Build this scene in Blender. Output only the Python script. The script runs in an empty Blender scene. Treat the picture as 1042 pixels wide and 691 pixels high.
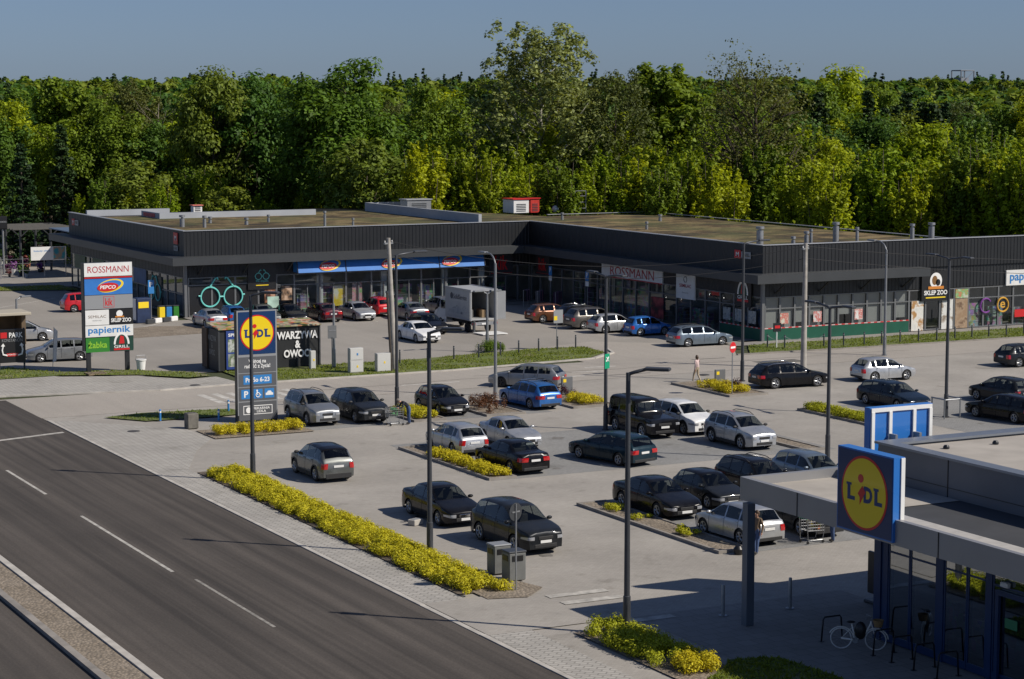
import bpy, math, random
import numpy as np
from mathutils import Vector, Matrix

R = math.radians
scene = bpy.context.scene
col = scene.collection
PI = math.pi

# ------------------------------------------------------------------ world axes
# X runs along the shop fronts, Y away from the camera along the main road, Z up, metres.
CAM_H, CAM_YAW, CAM_F, CAM_PITCH = 17.5, 27.7, 2130.0, math.degrees(math.atan(240.5 / 2130.0))

def bearing(px, dist):
    """ground point at a given distance along a compass bearing (given as a picture column of the survey)"""
    a = R(CAM_YAW) + math.atan((px - 521) / 2143.0)
    return dist * math.sin(a), dist * math.cos(a)

# ------------------------------------------------------------------ object helpers
def tag(o, label=None, cat=None, group=None, kind=None):
    if label: o['label'] = label
    if cat: o['category'] = cat
    if group: o['group'] = group
    if kind: o['kind'] = kind
    return o

def empty(name, loc=(0, 0, 0), rz=0.0):
    o = bpy.data.objects.new(name, None)
    o.empty_display_size = .3
    col.objects.link(o)
    o.location = loc
    o.rotation_euler = (0, 0, rz)
    return o

def thing(name, label, cat, loc=(0, 0, 0), rz=0.0, group=None):
    return tag(empty(name, loc, rz), label, cat, group)

KIDS = {}
def kids_of(o):
    return KIDS.get(o.name, [])

def link(name, me, parent=None):
    o = bpy.data.objects.new(name, me)
    col.objects.link(o)
    if parent is not None:
        o.parent = parent
        KIDS.setdefault(parent.name, []).append(o)
    return o

def copy_tree(o, loc=None, rz=None, label=None, group=None, parent=None, scale=None):
    c = o.copy()
    col.objects.link(c)
    if parent is not None:
        c.parent = parent
        KIDS.setdefault(parent.name, []).append(c)
    if loc is not None: c.location = loc
    if rz is not None: c.rotation_euler = (0, 0, rz)
    if label: c['label'] = label
    if group: c['group'] = group
    if scale is not None: c.scale = scale
    for k in list(kids_of(o)):
        copy_tree(k, parent=c)
    return c

class MB:
    """collects shapes, then links them as ONE mesh object"""
    def __init__(s):
        s.v = []; s.f = []; s.mi = []; s.cur = 0
    def add(s, vs, fs):
        b = len(s.v)
        s.v += [tuple(p) for p in vs]
        for f in fs:
            s.f.append(tuple(b + i for i in f)); s.mi.append(s.cur)
    def box(s, x0, y0, z0, x1, y1, z1):
        s.add([(x0, y0, z0), (x1, y0, z0), (x1, y1, z0), (x0, y1, z0), (x0, y0, z1), (x1, y0, z1), (x1, y1, z1), (x0, y1, z1)],
              [(3, 2, 1, 0), (4, 5, 6, 7), (0, 1, 5, 4), (1, 2, 6, 5), (2, 3, 7, 6), (3, 0, 4, 7)])
        return s
    def cbox(s, c, d, rz=0.0, bev=0.0):
        hx, hy, hz = d[0] / 2, d[1] / 2, d[2] / 2
        ca, sa = math.cos(rz), math.sin(rz)
        if bev <= 0:
            pts = [(-hx, -hy, -hz), (hx, -hy, -hz), (hx, hy, -hz), (-hx, hy, -hz), (-hx, -hy, hz), (hx, -hy, hz), (hx, hy, hz), (-hx, hy, hz)]
            fs = [(3, 2, 1, 0), (4, 5, 6, 7), (0, 1, 5, 4), (1, 2, 6, 5), (2, 3, 7, 6), (3, 0, 4, 7)]
        else:
            pts = []
            b = bev
            ring = [(-hx + b, -hy), (hx - b, -hy), (hx, -hy + b), (hx, hy - b), (hx - b, hy), (-hx + b, hy), (-hx, hy - b), (-hx, -hy + b)]
            inn = [(x * (hx - b) / hx, y * (hy - b) / hy) for x, y in ring]
            for z, rr in ((-hz, inn), (-hz + b, ring), (hz - b, ring), (hz, inn)):
                pts += [(x, y, z) for x, y in rr]
            fs = [tuple(range(7, -1, -1)), tuple(range(24, 32))]
            for k in range(3):
                for i in range(8):
                    j = (i + 1) % 8
                    fs.append((k * 8 + i, k * 8 + j, k * 8 + 8 + j, k * 8 + 8 + i))
        s.add([(c[0] + x * ca - y * sa, c[1] + x * sa + y * ca, c[2] + z) for x, y, z in pts], fs)
        return s
    def tube(s, pts, r, n=8, cap=True):
        """tube along a polyline; r one radius or one per point"""
        P = [Vector(p) for p in pts]
        rs = r if isinstance(r, (list, tuple)) else [r] * len(P)
        rings = []
        ref = None
        for i, p in enumerate(P):
            t = (P[min(i + 1, len(P) - 1)] - P[max(i - 1, 0)])
            if t.length < 1e-9: t = Vector((0, 0, 1))
            t.normalize()
            if ref is None:
                ref = Vector((1, 0, 0)) if abs(t.x) < .8 else Vector((0, 1, 0))
            a = (ref - t * ref.dot(t))
            if a.length < 1e-6: a = t.orthogonal()
            a.normalize(); ref = a
            b = t.cross(a)
            rings.append([p + (a * math.cos(2 * PI * k / n) + b * math.sin(2 * PI * k / n)) * rs[i] for k in range(n)])
        vs = [q for ring in rings for q in ring]
        fs = []
        for i in range(len(P) - 1):
            for k in range(n):
                j = (k + 1) % n
                fs.append((i * n + k, i * n + j, (i + 1) * n + j, (i + 1) * n + k))
        if cap:
            fs.append(tuple(range(n - 1, -1, -1)))
            fs.append(tuple(range((len(P) - 1) * n, len(P) * n)))
        s.add(vs, fs)
        return s
    def cyl(s, p0, p1, r0, r1=None, n=12):
        return s.tube([p0, p1], [r0, r0 if r1 is None else r1], n)
    def lathe(s, prof, c=(0, 0, 0), axis='z', n=16):
        """prof = [(radius, height)]"""
        vs = []
        for r, h in prof:
            for k in range(n):
                a = 2 * PI * k / n
                x, y = r * math.cos(a), r * math.sin(a)
                q = (x, y, h) if axis == 'z' else ((x, h, y) if axis == 'y' else (h, x, y))
                vs.append((c[0] + q[0], c[1] + q[1], c[2] + q[2]))
        fs = []
        for i in range(len(prof) - 1):
            for k in range(n):
                j = (k + 1) % n
                f = (i * n + k, i * n + j, (i + 1) * n + j, (i + 1) * n + k)
                fs.append(f)
        s.add(vs, fs)
        return s
    def ell(s, c, r, nu=12, nv=8, rz=0.0):
        vs, fs = [], []
        ca, sa = math.cos(rz), math.sin(rz)
        for j in range(nv + 1):
            ph = -PI / 2 + PI * j / nv
            for i in range(nu):
                th = 2 * PI * i / nu
                x, y, z = r[0] * math.cos(ph) * math.cos(th), r[1] * math.cos(ph) * math.sin(th), r[2] * math.sin(ph)
                vs.append((c[0] + x * ca - y * sa, c[1] + x * sa + y * ca, c[2] + z))
        for j in range(nv):
            for i in range(nu):
                k = (i + 1) % nu
                fs.append((j * nu + i, j * nu + k, (j + 1) * nu + k, (j + 1) * nu + i))
        s.add(vs, fs)
        return s
    def poly(s, pts, z0, z1=None):
        """horizontal polygon sheet, or a prism from z0 to z1"""
        n = len(pts)
        area = sum(pts[i][0] * pts[(i + 1) % n][1] - pts[(i + 1) % n][0] * pts[i][1] for i in range(n))
        if area < 0: pts = pts[::-1]
        if z1 is None:
            s.add([(x, y, z0) for x, y in pts], [tuple(range(n))])
        else:
            vs = [(x, y, z0) for x, y in pts] + [(x, y, z1) for x, y in pts]
            fs = [tuple(range(n - 1, -1, -1)), tuple(range(n, 2 * n))]
            fs += [(i, (i + 1) % n, n + (i + 1) % n, n + i) for i in range(n)]
            s.add(vs, fs)
        return s
    def quad(s, a, b, c, d):
        s.add([a, b, c, d], [(0, 1, 2, 3)])
        return s
    def mesh(s, name, mats, smooth=False):
        me = bpy.data.meshes.new(name)
        me.from_pydata(s.v, [], s.f)
        for m in (mats if isinstance(mats, (list, tuple)) else [mats]):
            me.materials.append(m)
        me.polygons.foreach_set('material_index', s.mi)
        if smooth:
            me.polygons.foreach_set('use_smooth', [True] * len(s.f))
            if smooth is not True:
                try: me.set_sharp_from_angle(angle=R(smooth))
                except Exception: pass
        me.update()
        return me
    def build(s, name, mats, parent=None, smooth=False):
        return link(name, s.mesh(name, mats, smooth), parent)

# ------------------------------------------------------------------ materials
MATS = {}
def new_mat(name):
    m = bpy.data.materials.new(name)
    m.use_nodes = True
    nt = m.node_tree
    b = nt.nodes['Principled BSDF']
    return m, nt, b

def node(nt, kind, **kw):
    n = nt.nodes.new(kind)
    for k, v in kw.items():
        if k in n.inputs.keys() if hasattr(n.inputs, 'keys') else False:
            n.inputs[k].default_value = v
        else:
            setattr(n, k, v)
    return n

def rgba(c):
    return (c[0], c[1], c[2], 1.0)

def plain(name, c, rough=.5, metal=0.0, coat=0.0, var=0.0, vscale=3.0, spec=.5, bump=0.0, bscale=40.0):
    """simple procedural material: base colour with a little noise wear"""
    key = name
    if key in MATS: return MATS[key]
    m, nt, b = new_mat(name)
    b.inputs['Roughness'].default_value = rough
    b.inputs['Metallic'].default_value = metal
    b.inputs['Specular IOR Level'].default_value = spec
    if coat:
        b.inputs['Coat Weight'].default_value = coat
        b.inputs['Coat Roughness'].default_value = .04
    b.inputs['Base Color'].default_value = rgba(c)
    if var > 0:
        geo = nt.nodes.new('ShaderNodeNewGeometry')
        nz = nt.nodes.new('ShaderNodeTexNoise')
        nz.inputs['Scale'].default_value = vscale
        nz.inputs['Detail'].default_value = 6
        nt.links.new(geo.outputs['Position'], nz.inputs['Vector'])
        rmp = nt.nodes.new('ShaderNodeValToRGB')
        rmp.color_ramp.elements[0].position = .3
        rmp.color_ramp.elements[1].position = .7
        rmp.color_ramp.elements[0].color = rgba([x * (1 - var) for x in c])
        rmp.color_ramp.elements[1].color = rgba([min(1, x * (1 + var)) for x in c])
        nt.links.new(nz.outputs['Fac'], rmp.inputs['Fac'])
        nt.links.new(rmp.outputs['Color'], b.inputs['Base Color'])
    if bump > 0:
        geo = nt.nodes.new('ShaderNodeNewGeometry')
        nz = nt.nodes.new('ShaderNodeTexNoise')
        nz.inputs['Scale'].default_value = bscale
        nz.inputs['Detail'].default_value = 4
        nt.links.new(geo.outputs['Position'], nz.inputs['Vector'])
        bp = nt.nodes.new('ShaderNodeBump')
        bp.inputs['Strength'].default_value = bump
        bp.inputs['Distance'].default_value = .02
        nt.links.new(nz.outputs['Fac'], bp.inputs['Height'])
        nt.links.new(bp.outputs['Normal'], b.inputs['Normal'])
    MATS[key] = m
    return m

def ramp(nt, fac, stops):
    r = nt.nodes.new('ShaderNodeValToRGB')
    e = r.color_ramp.elements
    e[0].position, e[0].color = stops[0][0], rgba(stops[0][1])
    e[1].position, e[1].color = stops[-1][0], rgba(stops[-1][1])
    for p, c in stops[1:-1]:
        k = e.new(p); k.color = rgba(c)
    nt.links.new(fac, r.inputs['Fac'])
    return r.outputs['Color']

def mixc(nt, a, b, fac, mode='MIX'):
    m = nt.nodes.new('ShaderNodeMix')
    m.data_type = 'RGBA'; m.blend_type = mode
    for sock, val in ((m.inputs[6], a), (m.inputs[7], b), (m.inputs[0], fac)):
        if hasattr(val, 'is_linked') or hasattr(val, 'links'):
            nt.links.new(val, sock)
        elif isinstance(val, (int, float)):
            sock.default_value = val
        else:
            sock.default_value = rgba(val)
    return m.outputs[2]

def pos(nt, scale=(1, 1, 1), rot=(0, 0, 0)):
    g = nt.nodes.new('ShaderNodeNewGeometry')
    mp = nt.nodes.new('ShaderNodeMapping')
    mp.inputs['Scale'].default_value = scale
    mp.inputs['Rotation'].default_value = rot
    nt.links.new(g.outputs['Position'], mp.inputs['Vector'])
    return mp.outputs['Vector']

def noise(nt, vec, scale, detail=6, rough=.55):
    n = nt.nodes.new('ShaderNodeTexNoise')
    n.inputs['Scale'].default_value = scale
    n.inputs['Detail'].default_value = detail
    n.inputs['Roughness'].default_value = rough
    nt.links.new(vec, n.inputs['Vector'])
    return n.outputs['Fac']

def bump(nt, b, h, strength=.3, dist=.02):
    bp = nt.nodes.new('ShaderNodeBump')
    bp.inputs['Strength'].default_value = strength
    bp.inputs['Distance'].default_value = dist
    nt.links.new(h, bp.inputs['Height'])
    nt.links.new(bp.outputs['Normal'], b.inputs['Normal'])

def asphalt(name, c, streak=0.0, rough=.9, patch=.12):
    m, nt, b = new_mat(name)
    p = pos(nt)
    big = noise(nt, p, .12, 5)
    fine = noise(nt, p, 14, 3)
    c1 = ramp(nt, big, [(.3, [x * (1 - patch) for x in c]), (.7, [x * (1 + patch) for x in c])])
    c2 = mixc(nt, c1, ramp(nt, fine, [(.3, (.72, .72, .72)), (.7, (1.25, 1.25, 1.25))]), .6, 'MULTIPLY')
    if streak:
        ps = pos(nt, (1.6, .02, 1))
        st = noise(nt, ps, .9, 7, .6)
        c2 = mixc(nt, c2, ramp(nt, st, [(.36, (.68, .67, .66)), (.64, (1.36, 1.32, 1.28))]), streak, 'MULTIPLY')
    spots = noise(nt, p, .9, 8, .7)
    c2 = mixc(nt, c2, ramp(nt, spots, [(.28, (.55, .54, .52)), (.38, (1, 1, 1))]), .5, 'MULTIPLY')
    nt.links.new(c2, b.inputs['Base Color'])
    b.inputs['Roughness'].default_value = rough
    b.inputs['Specular IOR Level'].default_value = .3
    bump(nt, b, fine, .25, .01)
    return m

def pavers(name, c, bw=.2, bh=.1, rot=0.0, mortar=.012, contrast=.16, joint=.5, patch=.12):
    m, nt, b = new_mat(name)
    p = pos(nt, (1, 1, 1), (0, 0, rot))
    bt = nt.nodes.new('ShaderNodeTexBrick')
    bt.inputs['Scale'].default_value = 1.0
    bt.inputs['Brick Width'].default_value = bw
    bt.inputs['Row Height'].default_value = bh
    bt.inputs['Mortar Size'].default_value = mortar
    bt.inputs['Mortar Smooth'].default_value = .3
    bt.inputs['Color1'].default_value = rgba([x * (1 - contrast) for x in c])
    bt.inputs['Color2'].default_value = rgba([x * (1 + contrast) for x in c])
    bt.inputs['Mortar'].default_value = rgba([x * joint for x in c])
    nt.links.new(p, bt.inputs['Vector'])
    g = pos(nt)
    big = noise(nt, g, .16, 6)
    c2 = mixc(nt, bt.outputs['Color'], ramp(nt, big, [(.3, [1 - patch] * 3), (.7, [1 + patch] * 3)]), 1.0, 'MULTIPLY')
    dirt = noise(nt, g, 1.1, 8, .7)
    c2 = mixc(nt, c2, ramp(nt, dirt, [(.3, (.6, .58, .55)), (.42, (1, 1, 1))]), .45, 'MULTIPLY')
    st_ = noise(nt, g, .45, 7, .62)
    c2 = mixc(nt, c2, ramp(nt, st_, [(.30, (.66, .65, .63)), (.40, (.97, .97, .97)), (.6, (1.03, 1.03, 1.03)), (.72, (1.12, 1.11, 1.10))]), .75, 'MULTIPLY')
    nt.links.new(c2, b.inputs['Base Color'])
    b.inputs['Roughness'].default_value = .88
    b.inputs['Specular IOR Level'].default_value = .3
    bump(nt, b, bt.outputs['Fac'], -.25, .01)
    return m

def leafmat(name, c, var=.28, trans=.35, hue=.0):
    m, nt, b = new_mat(name)
    oi = nt.nodes.new('ShaderNodeObjectInfo')
    g = nt.nodes.new('ShaderNodeNewGeometry')
    # per-leaf-card variation and per-tree variation
    c1 = ramp(nt, g.outputs['Random Per Island'], [(0, [x * (1 - var) for x in c]), (.5, c), (1, [c[0] * (1 + var * 1.1), c[1] * (1 + var), c[2] * (1 + var * .6)])])
    c2 = mixc(nt, c1, ramp(nt, oi.outputs['Random'], [(0, (.70, .82, .85)), (.5, (1, 1, 1)), (1, (1.2, 1.08, .9))]), 1.0, 'MULTIPLY')
    nt.links.new(c2, b.inputs['Base Color'])
    b.inputs['Roughness'].default_value = .6
    b.inputs['Specular IOR Level'].default_value = .25
    tr = nt.nodes.new('ShaderNodeBsdfTranslucent')
    tc = mixc(nt, c2, (1.3, 1.2, .5), 1.0, 'MULTIPLY')
    nt.links.new(tc, tr.inputs['Color'])
    mx = nt.nodes.new('ShaderNodeMixShader')
    mx.inputs[0].default_value = trans
    nt.links.new(b.outputs[0], mx.inputs[1]); nt.links.new(tr.outputs[0], mx.inputs[2])
    nt.links.new(mx.outputs[0], nt.nodes['Material Output'].inputs['Surface'])
    return m

# ------------------------------------------------------------------ lettering
def txt_mesh(s, w=None, h=None, bold=0.0, shear=0.0, spacing=1.0, extr=.0, sq=True):
    """flat letters as vertices in a local (x, y) plane centred on 0, fitted into w x h"""
    cu = bpy.data.curves.new('lettering', 'FONT')
    cu.body = s
    cu.align_x = 'CENTER'; cu.align_y = 'CENTER'
    cu.size = 1.0
    cu.resolution_u = 3
    cu.offset = bold
    cu.shear = shear
    cu.space_character = spacing
    cu.space_line = .9
    ob = bpy.data.objects.new('lettering', cu)
    col.objects.link(ob)
    dg = bpy.context.evaluated_depsgraph_get()
    me = bpy.data.meshes.new_from_object(ob.evaluated_get(dg))
    bpy.data.objects.remove(ob)
    bpy.data.curves.remove(cu)
    vs = [v.co.copy() for v in me.vertices]
    fs = [tuple(p.vertices) for p in me.polygons]
    bpy.data.meshes.remove(me)
    if not vs: return [], []
    x0, x1 = min(v.x for v in vs), max(v.x for v in vs)
    y0, y1 = min(v.y for v in vs), max(v.y for v in vs)
    sx = (w / (x1 - x0)) if w else None
    sy = (h / (y1 - y0)) if h else None
    if sx is None: sx = sy
    if sy is None: sy = sx
    return [((v.x - (x0 + x1) / 2) * sx, (v.y - (y0 + y1) / 2) * sy) for v in vs], fs

FACE = {'-y': (Vector((1, 0, 0)), Vector((0, -1, 0))), '-x': (Vector((0, -1, 0)), Vector((-1, 0, 0))),
        '+y': (Vector((-1, 0, 0)), Vector((0, 1, 0))), '+x': (Vector((0, 1, 0)), Vector((1, 0, 0)))}

class Plate:
    """a sign face: a local right / up / out frame on which flat things are laid, each a few mm above the last"""
    def __init__(s, c, face):
        s.c = Vector(c)
        if isinstance(face, str): s.r, s.n = FACE[face]
        else:
            a = face; s.r = Vector((math.cos(a), math.sin(a), 0)); s.n = Vector((math.sin(a), -math.cos(a), 0))
        s.u = Vector((0, 0, 1))
    def P(s, x, y, d): return s.c + s.r * x + s.u * y + s.n * d
    def rect(s, name, x, y, w, h, m, parent, d0=0.0, d1=.01):
        b = MB()
        q = [(x - w / 2, y - h / 2), (x + w / 2, y - h / 2), (x + w / 2, y + h / 2), (x - w / 2, y + h / 2)]
        vs = [s.P(a, c, d0) for a, c in q] + [s.P(a, c, d1) for a, c in q]
        b.add(vs, [(3, 2, 1, 0), (4, 5, 6, 7), (0, 1, 5, 4), (1, 2, 6, 5), (2, 3, 7, 6), (3, 0, 4, 7)])
        return b.build(name, m, parent)
    def shape(s, name, pts, m, parent, d0=0.0, d1=.01):
        n = len(pts)
        b = MB()
        vs = [s.P(a, c, d0) for a, c in pts] + [s.P(a, c, d1) for a, c in pts]
        b.add(vs, [tuple(range(n - 1, -1, -1)), tuple(range(n, 2 * n))] + [(i, (i + 1) % n, n + (i + 1) % n, n + i) for i in range(n)])
        return b.build(name, m, parent)
    def disc(s, name, x, y, rx, ry, m, parent, d0=0.0, d1=.01, n=40, tilt=0.0):
        pts = []
        for k in range(n):
            a = 2 * PI * k / n
            px, py = rx * math.cos(a), ry * math.sin(a)
            pts.append((x + px * math.cos(tilt) - py * math.sin(tilt), y + px * math.sin(tilt) + py * math.cos(tilt)))
        return s.shape(name, pts, m, parent, d0, d1)
    def ring(s, name, x, y, r, t, m, parent, d=.02, n=32):
        b = MB()
        b.tube([s.P(x + r * math.cos(2 * PI * k / n), y + r * math.sin(2 * PI * k / n), d) for k in range(n + 1)], t, 6)
        return b.build(name, m, parent)
    def text(s, string, x, y, w, h, m, parent, d=.016, bold=.012, shear=0.0, spacing=1.0, name='lettering'):
        vs, fs = txt_mesh(string, w, h, bold, shear, spacing)
        b = MB()
        b.add([s.P(x + a, y + c, d) for a, c in vs], fs)
        return b.build(name, m, parent)
# ------------------------------------------------------------------ cars
def carpaint(name, c, metal=.0, rough=.28):
    if name in MATS: return MATS[name]
    m, nt, b = new_mat(name)
    p = pos(nt)
    d = noise(nt, p, 2.3, 5)
    nt.links.new(ramp(nt, d, [(.3, [x * .9 for x in c]), (.7, [min(1, x * 1.08 + .004) for x in c])]), b.inputs['Base Color'])
    b.inputs['Metallic'].default_value = metal
    b.inputs['Coat Weight'].default_value = .75 if max(c) > .05 else .38
    b.inputs['Coat Roughness'].default_value = .05
    nt.links.new(ramp(nt, d, [(.3, [rough * .8] * 3), (.7, [rough * 1.35] * 3)]), b.inputs['Roughness'])
    b.inputs['Specular IOR Level'].default_value = .3 if max(c) > .05 else .1
    gg = nt.nodes.new('ShaderNodeNewGeometry'); di = nt.nodes.new('ShaderNodeBsdfDiffuse'); di.inputs['Color'].default_value = (.03, .03, .032, 1)
    ms = nt.nodes.new('ShaderNodeMixShader')
    nt.links.new(gg.outputs['Backfacing'], ms.inputs[0]); nt.links.new(b.outputs[0], ms.inputs[1]); nt.links.new(di.outputs[0], ms.inputs[2])
    nt.links.new(ms.outputs[0], nt.nodes['Material Output'].inputs['Surface'])
    MATS[name] = m
    return m

def autoglass(name, tint, refl=.05):
    m, nt, b = new_mat(name)
    tr = nt.nodes.new('ShaderNodeBsdfTransparent'); tr.inputs['Color'].default_value = rgba(tint)
    gl = nt.nodes.new('ShaderNodeBsdfGlossy'); gl.inputs['Roughness'].default_value = .02
    lw = nt.nodes.new('ShaderNodeLayerWeight'); lw.inputs['Blend'].default_value = .5
    pw = nt.nodes.new('ShaderNodeMath'); pw.operation = 'POWER'; pw.inputs[1].default_value = 4.0; nt.links.new(lw.outputs['Facing'], pw.inputs[0])
    ad = nt.nodes.new('ShaderNodeMath'); ad.operation = 'ADD'; ad.inputs[1].default_value = refl; ad.use_clamp = True; nt.links.new(pw.outputs[0], ad.inputs[0])
    mx = nt.nodes.new('ShaderNodeMixShader')
    nt.links.new(ad.outputs[0], mx.inputs[0]); nt.links.new(tr.outputs[0], mx.inputs[1]); nt.links.new(gl.outputs[0], mx.inputs[2])
    nt.links.new(mx.outputs[0], nt.nodes['Material Output'].inputs['Surface'])
    return m
M_AGLASS = autoglass('car_window_glass', (.50, .54, .53))
M_ATINT = autoglass('tinted_car_window_glass', (.16, .175, .18))

PAINT = {
 'silver': carpaint('silver_car_paint', (.42, .43, .44), .55, .32),
 'greysilver': carpaint('grey_silver_car_paint', (.24, .25, .26), .55, .32),
 'steel': carpaint('blue_grey_car_paint', (.16, .2, .24), .5, .32),
 'greygreen': carpaint('greenish_grey_car_paint', (.12, .127, .122), .5, .32),
 'dkgrey': carpaint('dark_grey_car_paint', (.016, .018, .021), .2, .3),
 'black': carpaint('black_car_paint', (.006, .006, .0075), .0, .2),
 'dkblue': carpaint('dark_blue_car_paint', (.008, .015, .026), .2, .25),
 'dkteal': carpaint('dark_teal_car_paint', (.008, .024, .036), .2, .25),
 'blue': carpaint('blue_car_paint', (.02, .11, .33), .25, .25),
 'blue2': carpaint('bright_blue_car_paint', (.02, .13, .42), .2, .25),
 'white': carpaint('white_car_paint', (.74, .74, .73), .0, .3),
 'red': carpaint('red_car_paint', (.5, .015, .02), .05, .25),
 'dkred': carpaint('dark_red_car_paint', (.06, .008, .014), .2, .25),
 'orange_reflection': carpaint('orange_reflection_car_paint', (.14, .06, .03), .4, .25),  # dark car; the orange reflection on it is put into the base colour
 'taupe': carpaint('taupe_car_paint', (.13, .12, .11), .5, .3),
}
M_GLASS = plain('car_glass', (.010, .012, .014), .03, 0, spec=.7)
M_TYRE = plain('tyre_rubber', (.014, .014, .015), .8, var=.2, vscale=9)
M_RIM = plain('alloy_rim', (.38, .39, .4), .3, .75)
M_RIMD = plain('dark_alloy_rim', (.06, .06, .065), .3, .6)
M_TRIM = plain('black_plastic_trim', (.02, .02, .021), .6, var=.2, vscale=8)
M_HEAD = plain('headlight_glass', (.36, .37, .39), .10, .2, coat=1.0)
M_SEAT = plain('seat_cloth', (.035, .034, .034), .9, var=.3, vscale=5)
M_DASH = plain('dashboard_plastic', (.02, .02, .021), .7)
M_TAIL = plain('tail_light_glass', (.42, .008, .01), .12, 0, coat=1.0)
M_PLATE = plain('number_plate', (.68, .68, .66), .4)
M_CHROME = plain('chrome', (.6, .61, .62), .12, 1.0)
M_SEAM = plain('door_gap', (.006, .006, .006), .9)

# roofline as (distance from the nose, height), both as fractions; belt as two heights
STYLE = {
 'hatch': dict(top=[(0, .42), (.012, .47), (.06, .515), (.235, .635), (.255, .65), (.415, .925), (.47, .975), (.6, 1.0), (.78, .985), (.87, .94), (.965, .68), (.985, .63), (1, .56)],
               belt=(.615, .665), scr=(.25, .43), rear=(.875, .965), side=[(.30, .53), (.55, .755), (.775, .85)], tail='tall'),
 'mpv': dict(top=[(0, .44), (.012, .49), (.05, .53), (.2, .63), (.22, .65), (.42, .95), (.48, .985), (.6, 1.0), (.8, .985), (.9, .94), (.97, .66), (.985, .62), (1, .55)],
               belt=(.6, .64), scr=(.215, .43), rear=(.905, .97), side=[(.29, .53), (.55, .75), (.77, .88)], tail='tall'),
 'wagon': dict(top=[(0, .42), (.012, .47), (.06, .53), (.245, .645), (.265, .66), (.41, .93), (.46, .975), (.58, 1.0), (.8, .985), (.9, .94), (.975, .68), (.988, .63), (1, .56)],
               belt=(.625, .675), scr=(.262, .42), rear=(.905, .975), side=[(.31, .51), (.53, .71), (.73, .89)], tail='wide'),
 'sedan': dict(top=[(0, .42), (.012, .47), (.06, .535), (.25, .66), (.27, .675), (.41, .93), (.46, .98), (.56, 1.0), (.66, .985), (.72, .95), (.835, .735), (.86, .725), (.965, .70), (.985, .67), (1, .58)],
               belt=(.635, .685), scr=(.267, .42), rear=(.72, .83), side=[(.31, .515), (.535, .715)], tail='wide'),
 'suv': dict(top=[(0, .46), (.012, .52), (.055, .565), (.225, .655), (.245, .67), (.395, .93), (.44, .975), (.58, 1.0), (.78, .985), (.885, .945), (.965, .70), (.982, .64), (1, .56)],
               belt=(.635, .675), scr=(.242, .405), rear=(.89, .962), side=[(.285, .515), (.535, .73), (.75, .875)], tail='tall'),
 'boxy': dict(top=[(0, .46), (.008, .53), (.03, .545), (.30, .60), (.318, .62), (.375, .93), (.39, .965), (.43, .99), (.6, 1.0), (.93, .99), (.965, .96), (.985, .62), (.992, .58), (1, .5)],
               belt=(.58, .6), scr=(.32, .375), rear=(.967, .985), side=[(.355, .52), (.545, .72), (.75, .93)], tail='wide'),
}

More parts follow.
